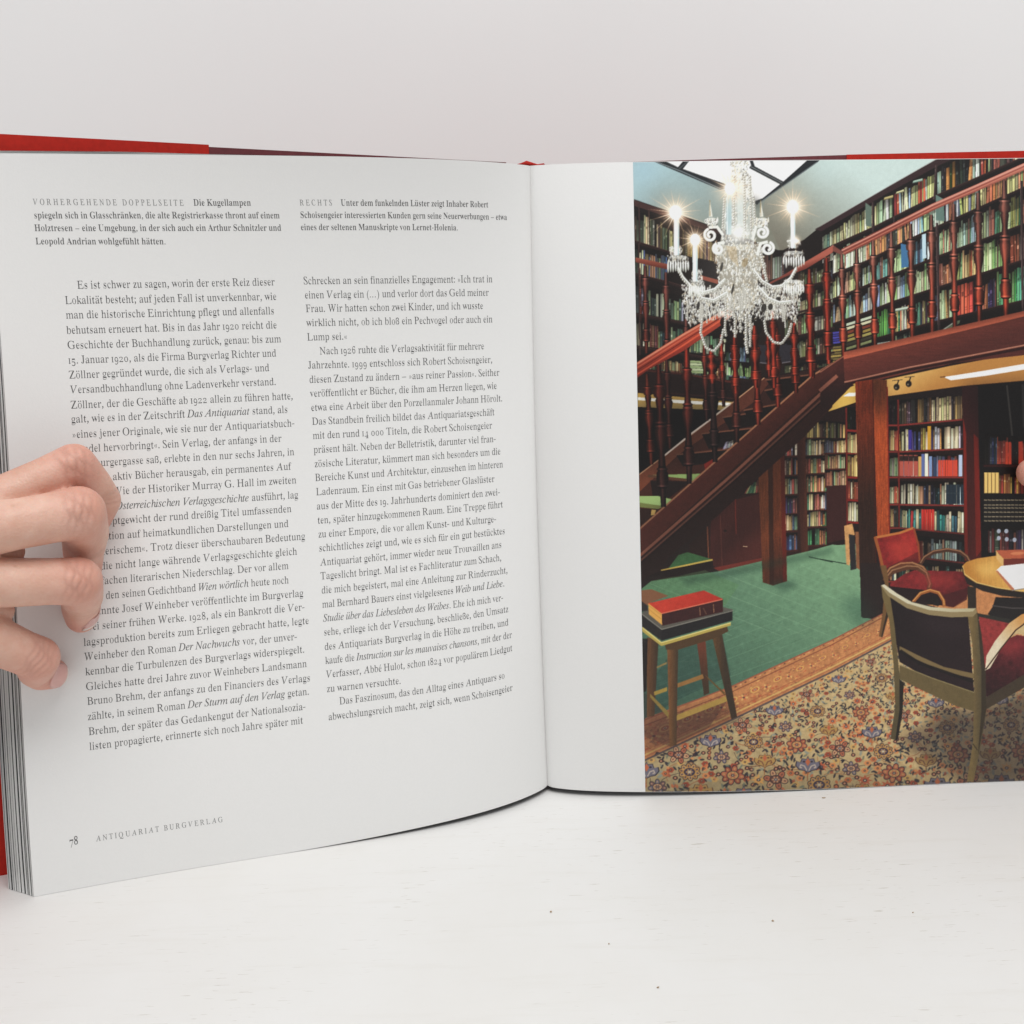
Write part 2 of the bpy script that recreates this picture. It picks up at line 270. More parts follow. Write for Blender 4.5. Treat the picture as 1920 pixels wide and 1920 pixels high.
    ('i', 'Ö', 769, [[298,-15,246,-12,199,-1,157,16,120,40,89,69,65,105,46,145,36,191,32,241,35,286,43,331,57,376,76,420,99,462,126,503,156,541,189,577,226,609,264,637,304,661,346,681,389,695,432,704,475,707,527,703,574,693,615,675,651,651,681,621,705,585,722,544,733,499,736,450,734,413,728,376,718,338,705,300,688,262,669,226,646,191,622,158,596,126,567,97,537,71,506,48,441,13,372,-8],[299,15,333,18,366,27,399,43,429,64,459,89,487,119,513,153,537,189,559,229,577,270,593,313,606,358,615,403,621,448,623,493,619,548,606,594,585,630,556,656,520,672,477,677,441,674,405,663,370,646,336,622,303,592,272,558,243,518,217,474,194,426,179,389,167,352,158,315,151,278,146,241,145,204,150,148,163,101,186,64,216,37,254,20],[409,800,393,839,354,855,315,839,299,800,315,761,354,745,393,761],[609,800,593,839,554,855,515,839,499,800,515,761,554,745,593,761]]),
    ('i', 'ö', 522, [[157,-12,111,-7,71,8,39,33,14,66,-1,105,-6,152,-3,190,6,228,21,266,40,302,64,336,92,369,122,397,155,422,191,443,227,459,263,468,300,471,348,466,388,451,422,427,447,393,462,354,467,307,465,274,457,240,446,206,429,172,410,140,387,109,361,81,333,56,303,34,255,8,207,-7],[168,17,208,25,247,48,271,70,294,96,315,127,333,160,349,195,362,232,371,268,377,303,379,337,370,397,341,433,294,445,261,440,229,424,197,399,167,364,140,322,116,273,98,221,87,172,83,124,89,78,106,45,132,24],[256,625,239,664,201,680,162,664,146,625,162,586,201,570,239,586],[456,625,439,664,401,680,362,664,346,625,362,586,401,570,439,586]]),
    ('i', 'ü', 542, [[68,-12,42,-7,22,6,10,27,6,56,7,76,12,102,18,134,28,172,75,340,79,354,81,368,83,381,83,395,80,412,70,422,50,426,20,428,23,446,89,455,134,463,164,469,177,471,187,469,190,464,189,453,186,440,105,159,93,110,89,92,88,80,96,56,118,48,149,56,185,81,210,106,237,136,264,171,290,211,314,255,338,303,358,353,375,406,389,460,467,460,380,137,370,96,367,70,372,54,387,48,410,57,437,82,469,125,483,111,434,43,383,2,331,-12,294,1,281,40,285,75,296,121,327,228,278,154,232,94,189,48,148,14,108,-5],[270,625,253,664,215,680,176,664,160,625,176,586,215,570,253,586],[470,625,453,664,415,680,376,664,360,625,376,586,415,570,453,586]]),
    ('r', ' ', 250, []),
    ('r', '(', 323, [[152,232,161,362,188,482,234,593,298,694,264,694,190,596,130,482,92,358,79,232,92,106,130,-18,190,-132,264,-230,298,-230,234,-129,188,-18,161,102]]),
    ('r', ')', 323, [[171,232,162,102,135,-19,89,-129,25,-230,59,-230,133,-132,193,-18,231,106,244,232,231,358,193,482,133,596,59,694,25,694,89,593,135,483,162,362]]),
    ('r', ',', 260, [[75,55,100,110,165,115,205,65,195,-15,130,-105,75,-145,60,-120,120,-45,125,0,90,15]]),
    ('r', '-', 330, [[30,205,290,220,290,275,30,260]]),
    ('r', '.', 260, [[190,45,172,87,130,105,88,87,70,45,88,3,130,-15,172,3]]),
    ('r', '0', 503, [[246,-6,203,-3,168,7,139,23,115,45,96,73,81,106,70,143,64,184,62,230,64,275,70,316,81,353,96,386,115,413,139,435,167,451,203,460,247,463,289,460,323,451,351,435,374,413,394,385,410,353,421,316,428,274,430,229,428,184,421,143,410,105,394,73,374,45,350,23,322,7,288,-3],[246,35,292,41,324,58,341,86,350,125,356,173,357,229,356,286,350,333,341,371,324,399,292,416,247,422,202,416,169,399,152,371,142,333,136,286,135,229,136,173,142,125,152,86,169,58,201,41]]),
    ('r', '1', 293, [[29,0,30,14,32,14,54,15,71,18,83,25,91,36,95,52,96,73,93,390,92,410,89,424,80,439,66,448,45,454,17,457,17,471,238,471,239,457,233,457,204,454,185,444,175,426,172,397,175,81,177,61,180,46,188,31,202,22,223,16,251,14,251,0]]),
    ('r', '2', 503, [[53,0,60,66,184,163,218,188,247,212,271,234,290,254,305,273,316,292,325,322,328,354,322,386,303,407,270,420,227,424,173,417,137,396,124,375,117,347,126,314,109,317,84,328,71,347,66,377,70,399,81,420,101,438,132,452,158,458,191,462,227,463,283,460,327,451,359,435,381,414,393,388,398,357,396,335,389,314,376,292,356,268,338,250,316,231,290,210,258,186,222,160,181,131,85,70,322,70,355,73,386,82,410,96,423,115,419,134,429,134,425,0]]),
    ('r', '4', 481, [[177,-200,177,-152,180,-152,213,-149,246,-141,272,-122,280,-88,271,-33,33,-33,41,22,271,443,353,443,353,27,443,27,443,-33,353,-33,344,-88,352,-122,378,-141,412,-149,444,-152,435,-152,435,-200],[44,27,271,27,280,184,282,270,283,315,263,357,215,328,195,290,175,253,161,228]]),
    ('r', '5', 481, [[210,-209,173,-207,143,-202,119,-193,92,-175,76,-153,68,-127,65,-100,67,-73,73,-53,84,-42,84,-38,75,-63,84,-88,99,-111,124,-130,158,-142,198,-146,232,-143,265,-133,295,-115,317,-88,330,-51,335,-2,331,39,318,73,295,98,265,117,228,128,188,131,154,130,127,126,104,121,93,115,78,131,100,443,383,443,386,279,379,279,382,309,376,324,363,335,340,341,315,344,113,344,101,177,144,182,166,187,190,190,214,191,272,185,318,169,356,142,383,105,399,57,404,-2,402,-39,397,-72,388,-100,368,-136,344,-164,314,-184,281,-198,246,-206]]),
    ('r', '6', 481, [[252,-10,217,-6,185,6,157,25,133,52,112,88,94,132,81,184,72,244,70,314,71,365,76,414,84,460,95,504,108,543,125,579,144,610,166,637,190,659,218,675,249,685,284,688,316,686,341,681,361,673,383,656,396,635,403,610,405,583,402,556,394,532,373,515,353,509,362,538,358,566,350,592,335,613,310,627,276,632,232,625,195,603,168,567,148,517,136,455,143,381,194,394,215,405,243,413,278,416,320,410,354,393,382,364,402,325,415,277,420,219,415,156,400,101,377,54,346,19,305,-2],[255,53,300,63,333,91,347,121,355,160,357,210,354,257,346,294,330,323,295,349,248,358,215,354,184,343,156,328,131,313,133,230,143,164,160,114,184,80,216,60]]),
    ('r', '8', 481, [[234,-10,194,-7,159,1,130,15,107,34,88,56,75,81,61,125,57,173,60,211,68,245,83,273,105,298,133,321,183,343,139,366,116,391,98,418,86,447,79,480,77,515,80,558,91,599,111,635,142,663,168,677,203,685,245,688,295,683,333,667,362,641,381,607,393,567,397,522,395,486,387,456,375,431,355,409,329,388,281,368,343,340,376,311,398,282,413,251,421,217,424,180,419,124,403,78,378,40,341,13,294,-4],[262,400,309,422,333,448,347,481,351,523,348,550,339,576,325,598,303,617,274,629,239,633,195,625,161,602,142,568,136,526,144,482,168,450,203,424],[239,45,291,53,332,78,358,116,366,163,356,206,328,241,300,262,265,283,206,305,161,281,135,252,117,215,111,169,119,119,145,79,187,53]]),
    ('r', '9', 481, [[195,-209,154,-205,125,-194,106,-177,94,-156,87,-132,85,-107,86,-89,88,-74,93,-63,84,-56,84,-93,111,-124,149,-145,202,-152,267,-136,313,-87,340,-5,334,109,279,85,257,65,231,52,199,48,160,53,127,69,99,95,78,132,66,178,61,234,63,275,70,313,81,348,96,378,115,403,137,424,163,439,193,449,227,452,262,448,293,438,321,420,346,395,367,363,386,322,400,273,408,216,411,149,410,101,405,55,398,10,388,-32,375,-70,359,-104,340,-134,318,-160,293,-181,265,-197,233,-206],[233,112,273,116,305,129,330,148,351,173,348,242,339,298,323,340,286,378,233,391,183,382,149,353,134,323,126,285,124,239,135,169,172,126]]),
    ('r', ':', 260, [[190,50,172,92,130,110,88,92,70,50,88,8,130,-10,172,8],[190,400,172,442,130,460,88,442,70,400,88,358,130,340,172,358]]),
    ('r', ';', 260, [[75,55,100,110,165,115,205,65,195,-15,130,-105,75,-145,60,-120,120,-45,125,0,90,15],[200,400,182,442,140,460,98,442,80,400,98,358,140,340,182,358]]),
    ('r', 'A', 786, [[23,0,22,19,62,26,97,48,126,83,234,271,482,707,500,707,647,86,660,55,681,36,712,24,753,19,755,0,478,0,476,19,483,19,523,24,544,39,550,68,542,116,512,235,280,235,266,232,256,223,205,134,182,83,178,53,187,36,203,26,226,21,258,19,258,0],[283,272,504,272,439,546]]),
    ('r', 'B', 623, [[37,0,37,20,40,20,80,25,105,40,117,66,121,108,116,573,115,602,110,625,100,646,82,660,56,668,22,672,21,692,275,692,378,683,457,655,512,608,544,543,546,470,506,414,422,374,498,339,552,286,584,216,591,174,589,136,578,102,558,72,529,47,493,27,449,12,398,3,341,0],[266,385,332,390,383,404,420,428,442,461,449,501,442,549,410,610,357,646,283,658,255,657,236,655,225,649,218,641,215,629,213,611,213,544,216,401,221,393,231,388,245,386],[305,31,370,37,420,54,456,83,477,122,482,170,473,226,457,266,435,298,406,323,370,339,327,350,277,353,250,352,231,351,219,344,215,331,217,108,218,86,220,75,222,66,231,48,248,38,272,33]]),
    ('r', 'C', 674, [[398,-15,342,-11,288,0,238,19,191,45,149,77,112,117,80,161,54,211,35,266,25,315,22,363,26,411,36,457,51,501,72,543,97,581,127,616,161,645,220,679,283,700,351,707,392,704,440,695,493,681,509,677,523,675,542,681,551,700,569,700,584,495,566,495,563,511,559,526,542,570,519,606,490,636,455,657,415,670,370,674,330,670,292,659,257,641,225,616,197,586,174,551,156,510,143,466,135,418,134,367,139,314,151,260,176,193,209,136,252,90,301,55,355,35,413,28,477,36,533,59,581,98,621,153,642,136,613,89,580,51,543,22,501,1,453,-11]]),
    ('r', 'D', 731, [[35,0,35,20,39,20,79,25,104,38,116,65,120,108,116,573,115,603,111,624,100,645,82,660,56,668,22,672,22,692,285,692,350,688,410,677,466,658,518,631,564,598,604,559,638,513,665,462,685,405,696,352,699,301,695,251,683,204,663,161,636,122,603,87,562,57,515,33,461,14,401,4,334,0],[330,33,384,37,431,47,471,66,505,90,533,119,555,154,571,193,581,235,585,281,584,329,578,378,567,428,541,497,506,555,463,600,410,633,350,652,282,659,254,658,234,654,222,645,215,630,212,608,212,576,215,133,216,97,220,73,232,54,253,42,267,38,285,36,306,34]]),
    ('r', 'E', 658, [[37,0,37,20,39,20,79,24,104,38,116,64,119,109,116,573,114,603,111,624,100,645,82,660,56,668,22,672,21,692,548,692,560,542,546,542,545,546,531,587,515,616,492,636,461,649,419,656,363,658,278,658,252,657,234,654,222,647,216,635,213,616,212,590,214,387,300,387,344,390,379,397,403,410,425,440,431,485,447,485,445,240,429,240,427,260,422,279,413,307,401,327,386,340,366,348,340,352,306,353,215,353,216,124,218,93,219,80,220,70,230,53,246,42,269,37,304,35,373,35,418,37,457,42,491,51,521,63,546,80,567,101,584,126,599,156,609,190,627,190,607,0]]),
    ('r', 'F', 561, [[37,0,37,20,40,20,68,22,89,27,104,37,113,54,118,77,120,109,116,573,115,603,111,624,100,645,82,660,56,668,22,672,22,692,515,692,529,528,512,528,511,538,509,547,487,600,456,633,414,651,356,657,277,657,244,655,225,648,217,637,215,623,216,556,219,384,277,384,322,386,357,393,383,404,401,423,413,449,419,484,437,484,440,233,422,233,419,258,413,283,398,316,379,337,349,347,300,350,220,350,224,103,225,84,228,66,240,43,259,29,287,22,327,18,330,0]]),
    ('r', 'G', 776, [[437,-15,374,-11,314,1,257,20,205,47,158,80,117,119,82,164,55,214,36,269,25,318,22,367,25,415,35,461,50,505,71,547,96,585,126,618,160,647,219,680,285,700,359,707,406,704,451,696,494,683,549,665,566,660,578,658,596,660,609,668,618,680,625,699,639,699,652,487,637,487,611,542,576,588,534,625,486,652,433,669,374,674,316,667,265,648,221,615,187,571,161,518,144,455,137,388,140,323,153,258,179,187,216,128,262,80,316,44,377,23,443,16,492,22,534,39,562,64,571,95,568,235,567,257,565,268,564,276,553,297,533,309,503,315,460,319,460,338,744,338,744,319,713,317,691,310,677,297,669,280,666,255,666,237,666,217,672,52,621,23,564,2,503,-11]]),
    ('r', 'H', 766, [[37,0,37,20,39,20,67,22,88,27,103,37,113,53,119,76,120,108,116,573,114,603,111,624,100,645,82,660,56,668,22,672,21,692,295,692,295,672,292,672,254,668,229,654,216,627,212,580,213,425,213,414,215,403,220,395,228,390,239,387,255,386,511,386,525,387,535,390,540,397,542,408,540,573,539,602,535,624,524,645,506,660,480,668,445,672,445,692,719,692,718,672,711,672,675,667,651,654,639,627,635,584,640,119,641,89,642,77,644,67,655,46,673,32,699,24,734,20,734,0,461,0,461,20,463,20,492,22,513,27,528,37,538,53,543,76,544,108,542,316,542,324,540,331,535,340,527,345,515,347,500,348,245,348,231,347,221,345,216,338,214,327,216,119,217,89,218,77,220,67,231,46,249,32,275,24,310,20,310,0]]),
    ('r', 'I', 345, [[37,0,37,20,40,20,68,22,89,27,104,37,113,53,119,76,120,108,116,573,115,603,111,624,100,645,82,660,56,668,22,672,22,692,298,692,299,672,292,672,255,667,232,654,219,627,215,584,219,119,221,89,225,67,235,46,253,32,279,24,313,20,314,0]]),
    ('r', 'J', 393, [[156,-15,109,-9,70,10,41,38,24,73,22,95,28,113,40,125,59,129,79,126,97,116,112,100,120,82,122,70,121,59,121,49,123,39,135,20,156,14,176,20,186,39,189,70,190,114,184,565,182,604,179,626,168,648,148,660,118,667,78,670,78,692,362,692,361,672,323,668,299,657,286,633,283,592,288,200,286,134,276,80,258,38,232,9,198,-9]]),
    ('r', 'K', 763, [[37,0,37,20,39,20,67,22,88,27,103,37,113,53,119,76,120,108,116,573,114,603,111,624,100,645,82,660,56,668,22,672,21,692,293,692,292,672,285,672,251,668,228,657,216,633,213,589,214,395,214,388,215,381,219,374,226,372,234,373,239,377,429,574,461,616,467,646,447,666,405,672,400,672,399,692,639,692,637,673,633,673,593,664,551,635,519,606,482,570,439,527,307,393,585,103,624,66,660,40,695,24,731,19,731,0,438,0,439,19,444,19,473,21,492,27,501,38,500,55,495,67,485,82,471,99,453,118,243,339,235,345,226,347,217,344,214,334,217,111,218,86,221,69,233,45,252,31,281,23,320,20,320,0]]),
    ('r', 'L', 660, [[37,0,37,20,39,20,79,25,104,38,117,65,121,108,116,573,115,603,114,615,112,624,101,645,83,660,57,668,22,672,21,692,294,692,292,673,255,668,231,655,218,628,214,585,218,137,219,95,221,76,231,55,247,43,271,37,307,35,378,35,426,37,468,41,502,49,543,67,573,97,589,124,602,157,613,196,629,196,618,0]]),
    ('r', 'M', 866, [[31,0,31,20,59,22,81,27,97,37,107,53,113,76,114,108,116,573,115,602,111,624,100,645,82,660,56,668,22,672,22,692,206,692,427,161,632,692,819,692,819,672,812,672,775,667,752,654,739,627,735,584,740,119,741,89,743,77,745,67,755,46,773,32,800,24,834,20,835,0,564,0,564,17,591,21,612,27,627,39,636,58,641,85,642,123,637,584,408,0,396,0,155,585,153,153,155,105,161,71,172,47,190,32,216,23,251,19,252,0]]),
    ('r', 'N', 722, [[594,-16,160,555,161,125,161,105,163,89,164,75,167,64,178,43,196,30,222,23,260,20,260,0,37,0,37,20,76,24,102,38,116,64,120,108,119,585,118,597,116,608,105,630,84,652,58,667,28,672,22,672,21,692,164,692,568,161,567,567,566,586,565,603,563,617,561,628,550,650,532,662,504,669,467,672,466,692,691,692,690,672,663,670,642,665,626,655,615,640,609,616,607,584,611,-16]]),
    ('r', 'O', 723, [[371,-15,318,-12,268,-1,222,16,179,40,140,69,106,105,77,145,53,191,36,241,26,286,22,331,23,376,30,420,41,462,57,503,76,541,100,577,127,609,158,637,191,661,227,681,265,695,306,704,348,707,401,703,450,693,496,675,538,651,576,621,610,585,638,544,661,499,678,450,686,413,691,376,691,338,688,300,682,262,673,226,660,191,645,158,628,126,607,97,585,71,560,48,505,13,442,-8],[363,15,397,18,428,27,456,43,482,64,504,89,524,119,541,153,555,189,566,229,573,270,577,313,577,358,574,403,568,448,557,493,537,548,512,594,480,630,444,656,403,672,358,677,323,674,290,663,259,646,231,622,206,592,184,558,166,518,152,474,143,426,138,389,136,352,137,315,140,278,146,241,155,204,175,148,202,101,235,64,274,37,316,20]]),
    ('r', 'P', 582, [[37,0,37,20,40,20,79,24,104,37,116,63,120,108,116,573,115,602,111,624,100,646,82,660,56,668,22,672,21,692,292,692,386,682,459,653,511,605,543,537,550,499,548,463,538,431,520,402,495,377,462,358,423,343,376,334,323,331,231,331,218,328,214,319,217,96,218,82,221,68,233,44,254,30,284,23,325,20,324,0],[273,361,335,366,383,382,416,409,436,445,441,489,432,542,409,596,375,633,344,649,308,659,265,662,240,659,224,652,216,634,213,603,214,392,215,384,217,376,221,369,229,364,245,362]]),
    ('r', 'Q', 798, [[561,-193,528,-191,491,-187,450,-178,405,-167,361,-156,324,-148,293,-143,269,-141,233,-146,197,-161,163,-187,148,-170,287,-5,226,15,173,44,127,82,89,127,58,180,37,241,26,288,22,335,23,381,30,425,41,468,57,508,78,546,101,580,128,612,159,639,191,662,226,682,263,696,300,704,340,707,391,704,440,693,487,676,530,653,568,623,602,589,631,549,654,504,671,455,685,384,685,313,671,244,646,178,608,118,559,64,500,22,432,-4,355,-12,331,-14,318,-21,275,-69,289,-68,301,-67,327,-67,358,-69,395,-75,436,-83,483,-95,541,-111,586,-120,617,-123,665,-114,709,-85,748,-38,766,-52,738,-97,710,-133,679,-160,645,-178,606,-189],[362,16,413,23,458,44,496,80,528,128,552,188,567,260,574,337,569,414,554,489,534,545,508,591,476,628,438,654,397,670,350,675,314,672,281,661,250,644,223,620,199,591,179,556,162,517,149,473,140,426,135,350,140,275,156,201,176,146,202,101,235,64,273,37,315,21]]),
    ('r', 'R', 738, [[37,0,37,20,40,20,80,25,105,40,117,66,121,108,116,573,115,602,110,625,100,646,82,660,56,668,22,672,21,692,313,692,378,688,434,674,481,653,518,623,546,586,564,542,569,477,547,423,497,381,418,350,572,127,608,79,639,46,670,27,704,20,707,20,706,0,554,0,321,340,299,340,253,341,216,344,217,132,219,93,223,68,234,44,252,30,277,22,310,19,320,19,319,0],[284,372,347,377,396,392,432,418,454,451,461,493,454,541,419,607,360,646,277,659,255,658,238,655,225,648,218,636,215,618,213,593,215,376,249,374,266,372]]),
    ('r', 'S', 475, [[274,-14,230,-11,180,-1,125,15,117,18,110,19,98,20,75,12,66,-12,51,-12,22,217,38,218,59,158,89,108,124,68,164,39,208,22,255,16,290,21,319,35,341,56,354,85,358,118,352,156,342,182,326,208,305,233,280,259,258,279,233,300,177,345,134,381,100,413,74,442,46,484,29,526,22,575,29,619,48,656,80,684,107,697,140,704,176,707,200,706,223,705,245,700,267,694,303,684,313,681,320,680,342,686,352,704,369,704,393,501,379,501,361,554,337,597,309,631,276,655,240,670,200,675,154,667,123,644,110,608,115,560,129,530,152,498,183,466,220,433,279,385,340,334,383,290,415,242,436,188,443,151,443,116,436,85,423,56,404,32,379,13,349,-2,314,-11]]),
    ('r', 'T', 641, [[177,0,176,20,182,20,214,22,239,29,256,41,267,62,272,92,274,133,272,621,271,630,269,639,258,652,236,656,209,656,170,655,137,650,110,643,79,626,59,601,47,567,43,524,23,526,21,692,595,692,610,521,594,521,591,537,586,553,567,601,539,633,497,650,435,656,394,656,382,655,375,650,371,642,369,630,370,138,372,95,377,64,389,42,408,29,438,22,479,20,489,20,488,0]]),
    ('r', 'U', 738, [[408,-15,343,-9,285,7,234,35,191,72,159,116,138,168,133,195,129,229,128,270,125,577,124,605,120,625,109,648,90,662,62,669,22,673,21,692,311,692,312,673,303,673,262,667,237,649,225,617,221,568,225,287,227,234,230,193,236,163,250,125,272,94,301,68,335,49,374,38,417,34,454,36,486,44,514,56,547,83,569,118,578,153,583,203,584,270,581,528,579,576,573,613,560,642,542,660,514,669,476,673,474,692,705,692,707,673,694,673,649,661,626,626,624,611,622,590,621,563,622,531,625,243,624,184,617,134,605,92,588,58,564,30,535,10,500,-4,457,-12]]),
    ('r', 'V', 759, [[276,-15,134,588,120,628,99,654,71,667,32,672,23,672,21,692,296,692,296,674,289,674,249,669,228,654,223,625,231,576,334,142,571,558,594,609,598,640,589,656,573,666,550,671,519,672,517,692,728,692,726,672,698,666,675,647,660,627,644,602,627,572,296,-15]]),
    ('r', 'W', 981, [[277,-15,135,587,120,628,98,654,66,668,23,674,21,692,297,692,297,674,290,674,250,669,229,654,224,625,232,576,329,172,482,528,468,589,455,628,434,654,405,668,367,673,362,673,360,692,623,692,622,673,594,671,574,665,562,653,557,634,560,604,568,563,660,179,808,554,823,605,822,642,797,664,741,673,742,692,949,692,950,673,921,666,898,647,884,626,870,600,856,568,627,-15,610,-15,497,462,294,-15]]),
    ('r', 'Z', 654, [[48,0,45,15,411,654,222,654,183,653,150,648,122,642,88,625,64,601,47,567,38,524,21,524,28,692,547,692,550,681,181,40,359,40,401,41,437,42,467,45,503,51,531,61,552,76,570,95,585,120,597,152,605,190,622,190,614,0]]),
    ('r', 'a', 476, [[372,-15,344,-8,331,15,302,52,229,16,186,-6,140,-13,105,-6,82,17,68,51,63,94,68,135,83,172,112,203,157,230,220,257,317,283,323,359,317,395,297,421,261,435,215,440,150,432,119,408,125,399,137,382,145,363,146,344,144,320,138,301,128,288,113,284,98,289,89,303,84,324,81,352,85,385,97,415,119,439,150,458,175,467,204,472,236,474,294,470,336,457,362,435,379,404,390,363,394,313,394,93,395,72,400,59,418,53,444,51,468,54,460,62,447,41,428,10,400,-9],[216,50,245,53,270,61,295,75,321,94,309,252,206,225,156,183,139,125,158,69]]),
    ('r', 'b', 499, [[86,-17,96,578,93,617,80,638,51,649,38,654,35,678,178,678,189,415,255,448,286,467,322,474,361,467,396,445,415,423,432,397,446,365,457,329,463,290,466,247,463,198,454,153,441,112,423,75,401,44,375,19,346,0,315,-11,281,-15,246,-9,211,10,153,42,67,-17],[267,21,330,34,368,73,382,115,389,170,391,238,389,294,381,339,366,374,327,406,270,417,236,413,206,402,182,383,169,360,169,102,179,57,213,30]]),
    ('r', 'c', 406, [[226,-15,198,-12,170,-1,145,16,122,39,102,68,85,101,72,139,64,179,62,223,65,270,73,313,88,353,107,388,130,417,157,442,187,460,220,471,255,475,293,472,322,461,344,444,365,409,371,365,370,340,365,321,358,308,348,304,325,321,319,373,320,389,321,404,301,433,246,442,179,424,141,370,130,279,135,212,148,157,172,114,206,82,249,63,298,57,342,63,383,79,396,107,382,90,342,32,288,-3]]),
    ('r', 'd', 512, [[204,-15,166,-7,132,16,113,38,96,66,82,99,71,136,64,176,62,219,64,268,71,313,83,354,99,389,117,419,138,443,161,460,186,471,212,474,246,468,274,449,338,417,359,597,352,623,331,641,297,650,282,654,280,678,442,678,432,112,435,81,446,61,473,48,489,41,491,16,456,13,390,2,346,-15,336,58,272,17,242,-7],[249,42,285,47,316,62,342,84,358,113,358,360,346,383,322,402,290,414,252,418,196,406,160,372,147,335,140,287,138,228,140,171,146,123,159,87,194,53]]),
    ('r', 'e', 417, [[223,-15,194,-12,167,-1,142,16,120,39,100,68,84,102,72,142,64,186,62,234,64,279,72,320,85,358,102,391,122,420,145,443,171,460,199,471,229,474,273,468,309,449,338,417,360,374,374,321,379,258,389,247,145,247,154,145,205,83,289,63,340,70,384,92,396,128,382,108,340,40,287,-1],[146,286,318,286,327,320,324,375,312,413,282,435,233,442,176,427,145,380,136,303]]),
    ('r', 'f', 296, [[45,0,47,24,51,27,75,33,93,41,104,52,109,72,110,109,100,412,47,412,47,462,100,462,110,526,114,575,126,616,146,649,173,673,209,687,254,692,286,689,311,679,328,664,346,632,351,595,349,567,343,546,336,533,327,529,315,533,308,544,304,560,303,582,305,603,312,626,316,635,320,640,321,644,302,656,263,660,222,655,195,640,185,615,182,581,192,462,273,462,273,412,192,412,182,97,187,60,207,38,244,28,266,24,267,0]]),
    ('r', 'g', 453, [[213,-209,158,-206,116,-197,87,-181,60,-149,54,-111,58,-81,74,-57,133,-38,86,-15,72,13,68,45,72,80,86,110,103,128,129,146,182,164,106,200,76,251,66,316,70,360,85,399,109,430,142,454,168,465,197,472,229,474,263,472,296,465,335,453,439,453,439,399,362,399,380,369,389,337,392,303,388,262,375,225,355,195,327,172,292,158,250,153,230,154,205,155,173,151,143,141,121,125,114,106,143,81,203,73,255,73,302,72,339,67,368,60,398,43,414,19,424,-14,427,-55,422,-100,407,-137,379,-168,338,-191,283,-204],[229,185,277,193,308,217,321,257,324,314,321,371,308,411,277,434,229,442,182,434,151,411,137,371,133,314,137,257,151,217,182,193],[234,-173,327,-165,392,-140,417,-98,408,-76,380,-62,343,-54,300,-51,129,-51,87,-77,74,-108,87,-133,121,-154,170,-168]]),
    ('r', 'h', 527, [[50,0,52,24,62,28,91,38,106,56,110,83,110,594,106,621,93,639,65,650,53,655,51,678,192,678,203,397,276,440,313,465,353,474,408,456,438,403,449,315,449,83,452,56,466,39,494,28,505,24,507,0,319,0,319,24,309,24,359,39,376,83,376,323,374,359,363,384,336,399,294,404,235,391,185,350,182,83,186,56,199,39,226,28,237,24,239,0]]),
    ('r', 'i', 274, [[147,539,131,544,118,561,110,585,107,614,110,644,118,668,131,685,147,690,163,685,176,668,184,644,187,614,184,585,176,561,163,544],[50,0,52,24,63,29,91,38,106,55,110,83,110,375,107,406,94,424,66,433,55,437,53,462,193,462,183,83,186,56,199,39,226,29,237,24,239,0]]),
    ('r', 'j', 290, [[155,541,139,546,126,562,117,587,115,616,118,646,127,670,139,687,155,692,171,687,184,670,193,646,196,616,193,587,184,563,171,546],[52,-209,23,-206,-2,-195,-22,-179,-37,-157,-45,-132,-48,-104,-46,-79,-42,-60,-34,-47,-21,-43,-9,-47,-1,-58,3,-76,5,-98,4,-114,-2,-130,-11,-145,-18,-153,2,-169,45,-174,90,-168,116,-149,124,-119,126,-80,126,372,122,404,106,424,74,434,57,438,56,462,209,462,199,-32,195,-86,182,-130,162,-165,134,-189,98,-204]]),
    ('r', 'k', 497, [[49,0,51,24,63,29,91,39,106,56,110,83,110,592,107,621,95,640,68,649,55,654,53,678,192,678,203,251,356,369,379,393,389,414,360,431,307,437,323,437,323,462,480,462,478,437,457,430,415,413,379,387,291,311,479,51,508,31,522,24,525,0,331,0,331,24,320,24,362,30,382,47,377,59,366,73,241,219,185,200,182,83,186,56,199,39,226,29,237,24,239,0]]),
    ('r', 'l', 276, [[50,0,52,24,63,29,91,38,106,55,110,83,110,592,107,620,96,639,68,650,55,654,53,678,193,678,183,83,186,56,199,39,226,29,237,24,239,0]]),
    ('r', 'm', 767, [[50,0,52,24,62,28,91,38,106,56,110,83,110,377,106,404,93,423,65,434,53,438,51,462,190,462,202,394,274,438,309,465,346,474,392,465,419,436,463,389,530,436,567,465,608,474,661,456,691,403,702,315,702,83,705,56,718,39,746,28,757,24,758,0,574,0,576,24,587,28,614,39,628,57,631,83,631,323,628,359,618,384,591,399,549,404,492,391,442,353,440,83,443,57,456,39,483,28,494,24,496,0,315,0,317,24,327,28,355,39,368,57,371,83,371,323,369,358,358,384,332,399,289,404,231,391,182,350,180,83,183,57,196,40,222,29,233,24,235,0]]),
    ('r', 'n', 527, [[50,0,52,24,62,28,91,38,106,56,110,83,110,377,106,404,93,423,65,434,53,438,51,462,192,462,203,398,275,440,312,466,353,474,408,456,438,403,449,315,449,83,452,56,466,39,494,28,505,24,507,0,319,0,319,24,309,24,359,39,376,83,376,323,374,359,363,384,336,399,294,404,235,391,185,350,182,83,186,56,199,39,226,28,237,24,239,0]]),
    ('r', 'o', 466, [[246,-15,210,-11,178,-1,150,17,124,41,102,70,85,105,71,143,63,185,61,229,63,275,71,317,85,356,102,390,124,419,149,443,178,460,210,471,245,474,280,471,312,460,340,443,366,420,387,391,405,357,418,318,426,276,429,229,426,183,418,141,405,102,387,68,366,39,341,16,312,-1,281,-12],[246,17,300,27,334,58,345,84,350,121,352,152,353,188,354,229,352,307,345,365,333,403,299,435,246,445,191,434,157,403,145,365,139,307,137,230,138,189,139,153,141,122,147,84,158,58,192,27]]),
